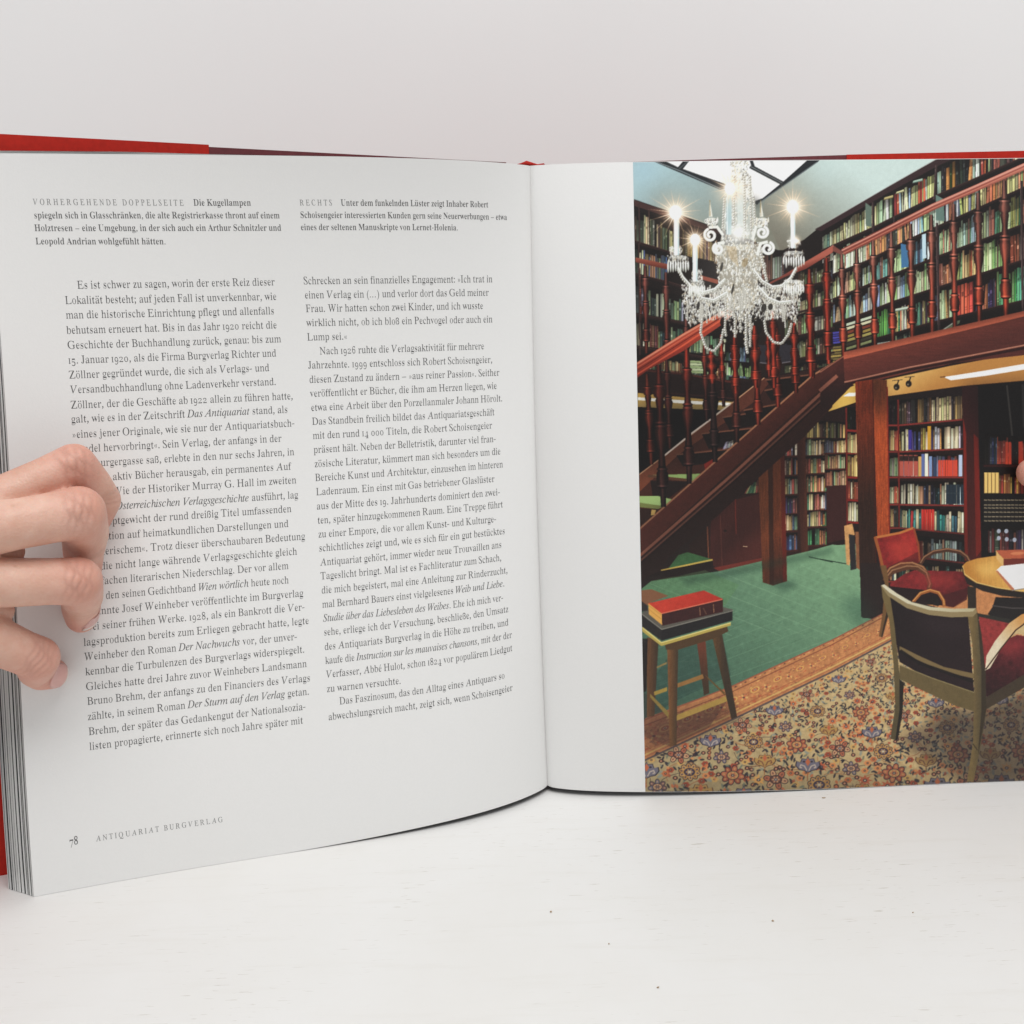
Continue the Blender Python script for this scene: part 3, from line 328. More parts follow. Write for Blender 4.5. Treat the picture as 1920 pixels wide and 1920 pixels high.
    ('r', 'p', 514, [[49,-207,51,-184,55,-181,79,-175,96,-164,106,-150,109,-129,110,-95,110,362,107,400,95,422,68,433,55,439,52,462,185,462,198,391,265,438,297,466,337,475,374,467,408,444,427,421,444,393,458,360,469,322,475,282,477,238,475,191,468,148,457,108,442,72,425,42,404,18,382,-1,358,-11,332,-15,297,-8,268,13,203,48,182,-86,184,-121,190,-147,204,-164,229,-175,257,-181,263,-183,265,-207],[284,42,343,54,379,88,392,125,399,172,402,230,400,286,394,332,382,369,348,403,289,414,229,398,184,350,184,102,224,57]]),
    ('r', 'q', 504, [[278,-207,280,-183,299,-179,334,-170,354,-152,360,-124,340,43,273,11,242,-8,207,-14,168,-7,133,15,114,37,97,64,82,96,72,132,65,171,63,214,66,263,74,308,88,349,106,386,128,416,154,442,183,460,214,471,247,475,283,469,318,450,375,419,461,477,443,477,433,-124,437,-151,451,-169,479,-179,491,-183,493,-207],[259,44,293,48,323,59,347,77,359,100,360,359,349,403,315,430,261,439,200,427,161,389,147,349,140,297,137,232,140,174,147,126,161,90,200,56]]),
    ('r', 'r', 398, [[50,0,52,24,63,29,91,38,106,55,110,83,110,375,107,406,93,425,65,433,55,437,53,462,189,462,203,375,266,417,293,449,318,468,341,474,365,469,378,453,386,428,389,396,387,370,382,349,374,336,361,331,350,334,345,344,339,357,327,372,306,383,274,387,237,380,208,360,190,327,184,286,184,83,190,55,210,38,244,28,263,24,265,0]]),
    ('r', 's', 399, [[221,-15,185,-9,137,9,124,12,103,13,67,6,59,-13,76,-13,76,157,58,157,58,118,77,85,104,58,150,31,204,22,247,26,283,40,306,60,313,87,294,125,245,156,172,193,132,221,106,252,92,288,87,328,91,368,101,403,118,433,141,456,170,470,206,475,219,474,235,471,256,465,282,458,295,456,314,454,345,459,352,475,332,475,332,330,352,330,342,378,309,413,266,434,218,441,179,437,147,426,126,408,120,386,126,364,143,346,168,330,198,315,263,282,302,255,325,226,338,189,342,141,338,96,327,58,309,27,286,4,256,-10]]),
    ('r', 't', 316, [[179,-14,141,-7,121,16,109,53,104,106,94,415,53,415,60,446,90,483,124,517,153,550,179,579,200,606,204,631,187,631,187,462,279,462,279,415,187,415,177,122,180,95,189,76,212,64,248,60,297,73,309,111,292,98,263,36,227,-2]]),
    ('r', 'u', 519, [[191,-15,159,-10,136,3,122,26,110,57,103,96,100,144,100,369,97,399,85,421,57,433,42,438,40,462,183,462,174,110,179,87,195,69,223,57,259,53,316,64,364,98,366,369,363,401,348,422,318,434,302,438,300,462,449,462,439,104,443,76,459,58,488,49,500,44,501,19,464,15,397,4,354,-15,345,60,284,29,256,5,225,-10]]),
    ('r', 'v', 424, [[226,-15,87,369,74,397,59,419,33,432,22,437,20,462,216,462,216,438,224,438,177,431,155,411,156,405,158,399,269,182,375,376,382,394,385,405,358,430,323,438,321,462,421,462,418,439,404,430,379,415,363,393,349,362,215,-15]]),
    ('r', 'w', 602, [[197,-15,55,394,46,411,33,424,14,432,11,437,8,462,178,462,177,437,177,435,155,431,138,423,133,411,134,404,136,396,143,376,243,189,341,350,324,396,315,417,299,430,275,436,270,439,269,462,448,462,445,437,421,430,399,411,399,401,402,390,489,210,589,381,595,397,598,410,591,422,572,430,549,435,545,439,543,462,626,462,624,439,616,435,594,424,581,406,570,384,425,-15,441,-15,327,293,185,-15]]),
    ('r', 'y', 416, [[77,-209,54,-203,38,-186,27,-159,24,-125,26,-101,32,-79,40,-64,53,-59,64,-63,70,-73,74,-91,76,-113,75,-121,75,-130,89,-143,128,-147,165,-138,194,-110,208,-90,220,-66,229,-39,238,-7,84,373,74,394,64,410,55,421,44,428,22,435,19,437,18,462,213,462,212,437,207,435,182,431,161,423,154,409,155,404,157,397,163,382,271,177,368,359,373,374,377,387,379,398,380,408,373,422,351,431,324,436,320,437,320,462,414,462,411,437,402,432,378,418,362,394,347,361,205,-36,189,-79,174,-114,161,-143,141,-174,123,-195,103,-205]]),
    ('r', 'z', 405, [[42,0,51,21,274,428,185,428,130,422,84,405,52,372,44,322,62,322,69,462,377,462,369,433,155,37,224,37,270,40,311,49,346,65,373,88,394,120,398,160,378,160,368,0]]),
    ('r', '«', 400, [[60,220,160,380,190,370,110,220,190,70,160,60],[200,220,300,380,330,370,250,220,330,70,300,60]]),
    ('r', '»', 400, [[190,220,90,380,60,370,140,220,60,70,90,60],[330,220,230,380,200,370,280,220,200,70,230,60]]),
    ('r', 'ß', 475, [[64,0,133,0,129,471,144,535,183,569,238,578,291,565,328,530,342,480,328,426,286,393,228,383,228,309,310,292,356,246,369,184,355,125,316,85,258,71,232,73,218,81,221,0,247,-7,272,-8,338,5,388,44,421,104,432,182,419,260,381,317,312,349,365,383,395,430,406,489,394,554,361,602,308,632,237,643,167,632,114,601,80,550,67,481]]),
    ('r', 'ä', 476, [[372,-15,344,-8,331,15,302,52,229,16,186,-6,140,-13,105,-6,82,17,68,51,63,94,68,135,83,172,112,203,157,230,220,257,317,283,323,359,317,395,297,421,261,435,215,440,150,432,119,408,125,399,137,382,145,363,146,344,144,320,138,301,128,288,113,284,98,289,89,303,84,324,81,352,85,385,97,415,119,439,150,458,175,467,204,472,236,474,294,470,336,457,362,435,379,404,390,363,394,313,394,93,395,72,400,59,418,53,444,51,468,54,460,62,447,41,428,10,400,-9],[216,50,245,53,270,61,295,75,321,94,309,252,206,225,156,183,139,125,158,69],[220,625,204,664,165,680,126,664,110,625,126,586,165,570,204,586],[420,625,404,664,365,680,326,664,310,625,326,586,365,570,404,586]]),
    ('r', 'é', 417, [[223,-15,194,-12,167,-1,142,16,120,39,100,68,84,102,72,142,64,186,62,234,64,279,72,320,85,358,102,391,122,420,145,443,171,460,199,471,229,474,273,468,309,449,338,417,360,374,374,321,379,258,389,247,145,247,154,145,205,83,289,63,340,70,384,92,396,128,382,108,340,40,287,-1],[146,286,318,286,327,320,324,375,312,413,282,435,233,442,176,427,145,380,136,303],[189,530,239,530,359,680,289,680]]),
    ('r', 'ö', 466, [[246,-15,210,-11,178,-1,150,17,124,41,102,70,85,105,71,143,63,185,61,229,63,275,71,317,85,356,102,390,124,419,149,443,178,460,210,471,245,474,280,471,312,460,340,443,366,420,387,391,405,357,418,318,426,276,429,229,426,183,418,141,405,102,387,68,366,39,341,16,312,-1,281,-12],[246,17,300,27,334,58,345,84,350,121,352,152,353,188,354,229,352,307,345,365,333,403,299,435,246,445,191,434,157,403,145,365,139,307,137,230,138,189,139,153,141,122,147,84,158,58,192,27],[200,625,184,664,145,680,106,664,90,625,106,586,145,570,184,586],[400,625,384,664,345,680,306,664,290,625,306,586,345,570,384,586]]),
    ('r', 'ü', 519, [[191,-15,159,-10,136,3,122,26,110,57,103,96,100,144,100,369,97,399,85,421,57,433,42,438,40,462,183,462,174,110,179,87,195,69,223,57,259,53,316,64,364,98,366,369,363,401,348,422,318,434,302,438,300,462,449,462,439,104,443,76,459,58,488,49,500,44,501,19,464,15,397,4,354,-15,345,60,284,29,256,5,225,-10],[226,625,209,664,171,680,132,664,116,625,132,586,171,570,209,586],[426,625,409,664,371,680,332,664,316,625,332,586,371,570,409,586]]),
    ('r', '–', 600, [[50,210,550,210,550,255,50,255]]),
    ('r', '…', 900, [[190,45,175,80,140,95,105,80,90,45,105,10,140,-5,175,10],[470,45,455,80,420,95,385,80,370,45,385,10,420,-5,455,10],[750,45,735,80,700,95,665,80,650,45,665,10,700,-5,735,10]]),
    ('s', ' ', 250, []),
    ('s', ',', 260, [[75,55,100,110,165,115,205,65,195,-15,130,-105,75,-145,60,-120,120,-45,125,0,90,15]]),
    ('s', '-', 330, [[30,205,290,220,290,275,30,260]]),
    ('s', '.', 260, [[190,45,172,87,130,105,88,87,70,45,88,3,130,-15,172,3]]),
    ('s', '7', 481, [[156,-200,385,345,142,345,98,333,78,299,78,254,50,254,54,443,440,443,435,399,205,-200]]),
    ('s', '8', 481, [[235,-10,192,-7,155,1,124,15,99,34,78,56,63,81,48,125,43,173,46,211,56,245,73,273,97,298,126,321,169,343,131,366,106,391,87,418,74,447,65,480,63,515,67,558,79,599,101,635,135,663,165,677,201,685,245,688,298,683,339,667,371,641,393,607,407,567,411,522,408,486,399,456,384,431,363,409,336,388,295,368,350,340,384,311,409,282,425,251,435,217,438,180,432,124,415,78,386,40,346,13,296,-4],[261,400,299,422,321,448,333,481,337,523,335,550,327,576,314,598,295,617,270,629,239,633,201,625,172,602,155,568,150,526,157,482,178,450,211,424],[239,45,285,53,322,78,345,116,353,163,344,206,318,241,292,262,258,283,208,305,171,281,147,252,130,215,125,169,132,119,156,79,192,53]]),
    ('s', 'A', 650, [[-2,0,-1,27,19,32,46,45,68,71,88,111,316,694,325,693,557,129,579,83,600,51,625,33,648,27,649,0,352,0,353,27,410,37,438,68,433,88,421,121,385,197,145,197,102,105,99,97,97,88,95,72,120,38,182,27,179,27,179,0],[156,239,373,239,263,475]]),
    ('s', 'D', 738, [[41,0,42,26,74,32,105,44,121,69,126,111,126,557,120,606,102,635,68,648,34,653,33,678,329,678,412,673,483,656,543,628,593,590,631,541,659,483,675,416,681,339,660,191,597,85,491,21,339,0],[331,36,396,44,449,70,489,112,517,171,533,247,538,341,526,474,488,569,423,626,333,645,295,641,270,631,258,609,255,573,255,107,258,72,270,51,295,40]]),
    ('s', 'G', 756, [[399,-15,332,-10,272,5,218,29,171,62,131,104,99,153,76,209,62,272,57,341,62,408,76,469,99,524,131,573,170,614,215,648,267,673,323,688,383,693,434,689,487,677,545,656,560,651,577,649,598,652,615,660,628,673,632,693,640,693,640,458,634,458,624,497,604,532,582,564,556,592,528,615,498,635,449,654,397,660,311,640,249,580,213,479,201,339,207,243,224,163,254,101,296,55,348,28,410,19,463,24,500,41,520,68,526,106,526,190,520,229,500,254,464,266,422,271,421,295,734,295,733,271,700,266,669,254,653,230,648,191,651,43,593,18,529,-1,464,-11]]),
    ('s', 'H', 779, [[34,0,35,26,72,32,105,47,122,75,127,120,127,564,122,605,104,631,71,646,36,653,35,678,349,678,348,653,325,649,298,643,277,633,263,618,257,595,255,564,260,373,520,373,525,564,523,595,517,618,504,633,483,643,456,649,432,653,431,678,744,678,743,653,706,646,674,632,658,606,653,564,653,120,658,77,674,49,707,33,743,26,744,0,431,0,432,26,468,32,501,46,520,73,525,120,520,329,260,329,255,120,260,75,277,47,311,32,348,26,349,0]]),
    ('s', 'I', 388, [[31,0,32,26,68,34,102,48,122,73,128,112,128,576,123,614,104,637,70,648,32,653,31,678,353,678,352,653,315,648,281,637,262,614,256,576,256,115,258,87,264,66,278,50,300,39,328,31,354,26,355,0]]),
    ('s', 'K', 760, [[35,0,36,26,73,32,106,47,123,75,128,120,128,564,123,605,105,632,72,647,37,653,36,678,350,678,349,653,326,649,299,643,278,633,264,618,258,595,256,564,266,348,490,556,523,593,535,623,505,646,445,653,444,678,712,678,712,653,708,653,644,640,575,601,502,537,387,424,678,69,697,50,717,37,742,29,761,26,762,0,429,0,429,26,457,27,472,28,485,31,505,40,513,51,505,70,484,98,298,318,257,295,256,120,261,75,278,47,312,32,349,26,350,0]]),
    ('s', 'L', 635, [[34,0,35,26,72,32,105,47,122,75,127,120,127,564,122,606,104,633,71,647,36,653,35,678,361,678,360,653,335,651,305,646,281,636,265,620,257,597,255,564,255,123,256,92,261,70,272,55,292,47,316,42,348,41,395,43,437,49,474,59,507,74,537,93,563,119,586,149,606,187,618,230,624,230,588,0]]),
    ('s', 'M', 944, [[32,0,33,26,69,32,103,47,122,74,128,118,128,569,126,598,120,619,106,634,85,644,57,650,34,653,33,678,266,678,472,212,678,678,908,678,907,653,873,645,841,630,823,604,818,563,818,127,820,90,826,64,839,45,859,35,885,29,906,26,907,0,600,0,601,26,624,30,651,37,672,48,685,66,691,90,693,124,680,594,420,0,411,0,154,579,141,119,147,72,167,44,203,30,240,26,241,0]]),
    ('s', 'N', 735, [[607,-16,154,521,143,117,148,73,165,46,198,32,236,26,237,0,38,0,39,26,61,29,87,35,108,45,121,62,127,85,129,117,128,578,85,626,63,645,47,650,40,653,38,678,226,678,587,251,598,562,596,594,590,617,576,632,555,643,529,649,505,653,504,678,703,678,702,653,666,647,633,633,617,605,612,561,617,-16]]),
    ('s', 'R', 704, [[34,0,35,26,72,32,105,47,122,75,127,120,127,564,122,605,104,631,71,646,36,653,35,678,323,678,413,673,485,658,539,634,576,599,598,554,605,498,590,425,544,370,454,333,630,75,647,53,664,38,685,29,711,26,704,26,704,0,512,0,308,316,260,316,255,120,260,75,277,47,311,32,348,26,349,0],[260,348,304,348,353,352,395,364,428,385,451,414,464,452,468,500,453,579,408,626,335,642,297,639,271,629,258,609,255,574]]),
    ('s', 'S', 581, [[75,-16,75,235,83,235,97,169,122,115,154,74,194,45,240,28,293,22,349,30,394,54,422,89,431,133,421,174,390,209,343,238,249,284,198,313,157,344,127,376,106,411,94,450,90,494,93,533,101,568,114,600,142,639,179,669,208,683,240,691,275,694,305,692,339,687,375,679,416,667,431,664,448,662,478,670,486,694,494,694,494,475,490,475,484,511,469,543,450,573,417,610,378,639,335,656,289,662,238,655,197,635,171,604,162,566,170,530,192,501,227,476,274,451,370,406,407,387,437,367,462,347,489,315,506,280,516,241,519,198,516,157,507,120,491,86,470,56,443,32,411,12,374,-3,332,-12,286,-15,262,-14,238,-12,215,-7,192,1,169,9,151,14,136,17,126,18,107,16,92,11,82,0,82,-16]]),
    ('s', 'U', 733, [[369,-19,289,-12,226,8,181,43,150,91,131,154,125,231,125,564,120,605,102,631,69,646,34,653,33,678,347,678,346,653,322,649,295,643,274,633,261,618,255,595,253,564,253,208,257,154,269,110,290,77,321,52,361,38,409,33,492,46,552,84,588,148,600,237,600,563,595,604,576,631,542,645,501,653,500,678,695,678,693,653,661,644,632,628,617,602,613,563,613,270,606,176,586,102,554,48,508,11,447,-12]]),
    ('s', 'a', 512, [[379,-15,343,-8,323,15,303,52,242,16,194,-6,142,-13,101,-6,71,17,52,51,46,94,52,135,71,172,104,203,152,230,218,257,309,283,312,359,307,395,290,421,260,435,220,440,163,432,139,408,144,399,155,382,164,363,167,344,164,320,153,301,136,288,115,284,93,289,78,303,68,324,65,352,70,385,86,415,111,439,147,458,175,467,206,472,241,474,303,470,350,457,381,435,402,404,416,363,420,313,420,93,421,72,424,59,436,53,453,51,470,54,473,62,474,41,447,10,414,-9],[223,50,245,53,267,61,289,75,311,94,305,252,220,225,175,183,160,125,176,69]]),
    ('s', 'b', 537, [[75,-17,80,578,77,617,67,638,45,649,24,654,23,678,195,678,200,415,250,448,287,467,329,474,374,467,414,445,436,423,455,397,471,365,483,329,491,290,493,247,490,198,481,153,466,112,446,75,422,44,393,19,360,0,325,-11,286,-15,246,-9,206,10,156,42,74,-17],[272,21,326,34,359,73,372,115,379,170,381,238,379,294,371,339,358,374,324,406,275,417,246,413,221,402,201,383,190,360,190,102,199,57,227,30]]),
    ('s', 'c', 437, [[231,-15,198,-12,167,-1,138,16,112,39,89,68,70,101,56,139,48,179,45,223,48,270,58,313,74,353,95,388,121,417,151,442,185,460,221,471,260,475,302,472,336,461,362,444,389,409,397,365,394,340,385,321,371,308,354,304,319,321,308,373,309,389,310,404,294,433,251,442,194,424,161,370,151,279,155,212,168,157,191,114,221,82,260,63,304,57,344,63,381,79,404,107,408,90,360,32,300,-3]]),
    ('s', 'd', 551, [[208,-15,164,-7,125,16,102,38,83,66,67,99,55,136,47,176,45,219,48,268,55,313,68,354,85,389,106,419,130,443,157,460,186,471,217,474,256,468,290,449,338,417,348,597,343,623,326,641,299,650,274,654,273,678,464,678,459,112,461,81,470,61,491,48,513,41,514,16,467,13,401,2,342,-15,337,58,289,17,253,-7],[254,42,284,47,311,62,333,84,348,113,348,360,337,383,317,402,290,414,258,418,210,406,180,372,168,335,161,287,159,228,161,171,167,123,179,87,208,53]]),
    ('s', 'e', 448, [[228,-15,195,-12,164,-1,135,16,109,39,88,68,70,102,56,142,48,186,45,234,48,279,56,320,70,358,89,391,112,420,138,443,168,460,200,471,234,474,283,468,325,449,359,417,384,374,400,321,405,258,410,247,162,247,174,145,220,83,296,63,341,70,380,92,403,128,408,108,359,40,299,-1],[162,286,311,286,316,320,313,375,302,413,278,435,239,442,192,427,165,380,157,303]]),
    ('s', 'f', 318, [[33,0,34,24,48,27,67,33,81,41,89,52,93,72,94,109,89,412,35,412,35,462,89,462,94,526,99,575,113,616,137,649,169,673,210,687,259,692,295,689,324,679,347,664,369,632,376,595,373,567,363,546,350,533,334,529,315,533,302,544,294,560,291,582,293,603,302,626,306,635,309,640,310,644,297,656,268,660,235,655,214,640,206,615,204,581,209,462,292,462,292,412,209,412,204,97,208,60,224,38,254,28,285,24,286,0]]),
    ('s', 'g', 487, [[217,-209,160,-206,114,-197,79,-181,47,-149,37,-111,44,-81,66,-57,118,-38,75,-15,57,13,51,45,57,80,75,110,95,128,123,146,168,164,96,200,61,251,49,316,55,360,72,399,100,430,137,454,166,465,199,472,234,474,271,472,307,465,345,453,461,453,461,399,385,399,404,369,415,337,418,303,413,262,398,225,373,195,341,172,302,158,256,153,234,154,210,155,182,151,157,141,140,125,134,106,156,81,209,73,261,73,309,72,349,67,381,60,416,43,437,19,450,-14,454,-55,448,-100,429,-137,397,-168,351,-191,291,-204],[234,185,273,193,298,217,309,257,313,314,309,371,298,411,273,434,234,442,196,434,170,411,158,371,154,314,158,257,170,217,195,193],[239,-173,328,-165,387,-140,408,-98,401,-76,379,-62,347,-54,306,-51,138,-51,104,-77,93,-108,104,-133,133,-154,178,-168]]),
    ('s', 'h', 567, [[38,0,39,24,57,28,79,38,91,56,94,83,94,594,91,621,81,639,59,650,40,655,39,678,209,678,214,397,270,440,313,465,361,474,426,456,463,403,476,315,476,83,479,56,490,39,511,28,529,24,530,0,312,0,312,24,311,24,352,39,366,83,366,323,364,359,355,384,334,399,301,404,250,391,205,350,204,83,207,56,217,39,238,28,256,24,257,0]]),
    ('s', 'i', 295, [[150,539,127,544,108,561,95,585,91,614,95,644,108,668,127,685,150,690,173,685,192,668,205,644,209,614,205,585,192,561,173,544],[38,0,39,24,58,29,79,38,91,55,94,83,94,375,92,406,82,424,61,433,42,437,42,462,210,462,205,83,208,56,217,39,238,29,256,24,257,0]]),
    ('s', 'k', 534, [[37,0,38,24,58,29,80,39,91,56,94,83,94,592,92,621,83,640,62,649,42,654,42,678,209,678,214,251,350,369,371,393,379,414,358,431,312,437,317,437,317,462,503,462,502,437,472,430,433,413,398,387,315,311,503,51,528,31,547,24,549,0,325,0,325,24,325,24,358,30,372,47,368,59,358,73,244,219,205,200,204,83,207,56,217,39,238,29,256,24,257,0]]),
    ('s', 'l', 297, [[38,0,39,24,58,29,79,38,91,55,94,83,94,592,92,620,83,639,62,650,42,654,41,678,210,678,205,83,208,56,217,39,238,29,256,24,257,0]]),
    ('s', 'm', 825, [[38,0,39,24,57,28,79,38,91,56,94,83,94,377,91,404,81,423,59,434,40,438,39,462,207,462,212,394,268,438,309,465,353,474,406,465,441,436,475,389,529,436,573,465,621,474,685,456,721,403,734,315,734,83,737,56,747,39,768,28,786,24,787,0,573,0,574,24,592,28,613,39,623,57,626,83,626,323,624,359,615,384,594,399,561,404,512,391,468,353,467,83,470,57,480,39,500,28,518,24,519,0,308,0,309,24,327,28,348,39,358,57,361,83,361,323,359,358,350,384,330,399,296,404,245,391,203,350,202,83,205,57,214,40,234,29,252,24,253,0]]),
    ('s', 'n', 567, [[38,0,39,24,57,28,79,38,91,56,94,83,94,377,91,404,81,423,59,434,40,438,39,462,209,462,214,398,270,440,313,466,361,474,426,456,463,403,476,315,476,83,479,56,490,39,511,28,529,24,530,0,312,0,312,24,311,24,352,39,366,83,366,323,364,359,355,384,334,399,301,404,250,391,205,350,204,83,207,56,217,39,238,28,256,24,257,0]]),
    ('s', 'o', 501, [[251,-15,212,-11,176,-1,143,17,114,41,90,70,70,105,56,143,47,185,44,229,47,275,56,317,70,356,90,390,114,419,143,443,175,460,211,471,250,474,289,471,324,460,357,443,385,420,409,391,429,357,444,318,453,276,456,229,453,183,444,141,429,102,409,68,385,39,357,16,325,-1,290,-12],[251,17,296,27,325,58,334,84,339,121,341,152,343,188,343,229,341,307,335,365,323,403,295,435,251,445,205,434,177,403,166,365,160,307,158,230,158,189,160,153,162,122,168,84,177,58,206,27]]),
    ('s', 'p', 553, [[37,-207,38,-184,51,-181,70,-175,83,-164,91,-150,93,-129,94,-95,94,362,91,400,82,422,61,433,42,439,40,462,202,462,208,391,258,438,297,466,343,475,388,467,427,444,449,421,468,393,484,360,496,322,503,282,505,238,503,191,495,148,483,108,467,72,447,42,424,18,398,-1,369,-11,338,-15,297,-8,263,13,214,48,204,-86,206,-121,211,-147,222,-164,241,-175,265,-181,282,-183,283,-207],[291,42,339,54,370,88,383,125,390,172,392,230,390,286,384,332,374,369,345,403,295,414,244,398,205,350,205,102,239,57]]),
    ('s', 'r', 428, [[38,0,39,24,58,29,79,38,91,55,94,83,94,375,91,406,81,425,60,433,42,437,42,462,206,462,212,375,258,417,288,449,319,468,347,474,378,469,399,453,411,428,415,396,412,370,402,349,388,336,369,331,352,334,341,344,331,357,320,372,304,383,280,387,252,380,228,360,211,327,206,286,206,83,211,55,226,38,254,28,282,24,283,0]]),
    ('s', 's', 429, [[225,-15,185,-9,134,9,123,12,107,13,79,6,68,-13,64,-13,64,157,69,157,76,118,94,85,118,58,161,31,208,22,247,26,277,40,296,60,302,87,285,125,240,156,167,193,123,221,94,252,77,288,71,328,75,368,87,403,108,433,135,456,169,470,210,475,225,474,244,471,266,465,292,458,304,456,319,454,342,459,350,475,352,475,352,330,349,330,334,378,303,413,265,434,222,441,189,437,162,426,146,408,140,386,145,364,160,346,182,330,211,315,277,282,319,255,346,226,362,189,367,141,363,96,350,58,328,27,300,4,266,-10]]),
    ('s', 't', 340, [[184,-14,138,-7,110,16,94,53,88,106,83,415,41,415,45,446,79,483,113,517,143,550,169,579,189,606,200,631,204,631,204,462,298,462,298,415,204,415,199,122,201,95,209,76,225,64,251,60,292,73,311,111,316,98,282,36,239,-2]]),
    ('s', 'u', 558, [[195,-15,157,-10,129,3,110,26,96,57,87,96,84,144,84,369,81,399,72,421,50,433,29,438,28,462,200,462,195,110,199,87,213,69,235,57,264,53,313,64,355,98,356,369,353,401,341,422,318,434,294,438,293,462,471,462,466,104,469,76,481,58,504,49,524,44,524,19,476,15,409,4,350,-15,346,60,301,29,270,5,234,-10]]),
    ('s', 'v', 456, [[221,-15,72,369,59,397,46,419,26,432,9,437,7,462,233,462,233,438,230,438,192,431,176,411,177,405,179,399,275,182,366,376,372,394,375,405,354,430,315,438,314,462,443,462,441,439,422,430,401,415,386,393,372,362,229,-15]]),
    ('s', 'w', 647, [[191,-15,40,394,31,411,21,424,6,432,-3,437,-5,462,195,462,194,437,185,435,168,431,157,423,154,411,155,404,156,396,163,376,248,189,330,350,314,396,305,417,293,430,275,436,262,439,261,462,470,462,468,437,441,430,424,411,425,401,427,390,499,210,584,381,590,397,592,410,587,422,574,430,556,435,542,439,541,462,652,462,650,439,637,435,620,424,609,406,598,384,444,-15,439,-15,333,293,199,-15]]),
    ('s', 'z', 436, [[30,0,34,21,264,428,190,428,138,422,97,405,69,372,56,322,51,322,58,462,398,462,394,433,173,37,228,37,272,40,311,49,341,65,366,88,386,120,396,160,399,160,388,0]]),
    ('s', 'ä', 512, [[379,-15,343,-8,323,15,303,52,242,16,194,-6,142,-13,101,-6,71,17,52,51,46,94,52,135,71,172,104,203,152,230,218,257,309,283,312,359,307,395,290,421,260,435,220,440,163,432,139,408,144,399,155,382,164,363,167,344,164,320,153,301,136,288,115,284,93,289,78,303,68,324,65,352,70,385,86,415,111,439,147,458,175,467,206,472,241,474,303,470,350,457,381,435,402,404,416,363,420,313,420,93,421,72,424,59,436,53,453,51,470,54,473,62,474,41,447,10,414,-9],[223,50,245,53,267,61,289,75,311,94,305,252,220,225,175,183,160,125,176,69],[215,625,199,664,160,680,121,664,105,625,121,586,160,570,199,586],[415,625,399,664,360,680,321,664,305,625,321,586,360,570,399,586]]),
    ('s', 'ü', 558, [[195,-15,157,-10,129,3,110,26,96,57,87,96,84,144,84,369,81,399,72,421,50,433,29,438,28,462,200,462,195,110,199,87,213,69,235,57,264,53,313,64,355,98,356,369,353,401,341,422,318,434,294,438,293,462,471,462,466,104,469,76,481,58,504,49,524,44,524,19,476,15,409,4,350,-15,346,60,301,29,270,5,234,-10],[231,625,215,664,176,680,137,664,121,625,137,586,176,570,215,586],[431,625,415,664,376,680,337,664,321,625,337,586,376,570,415,586]]),
    ('s', '–', 600, [[50,210,550,210,550,255,50,255]]),
]
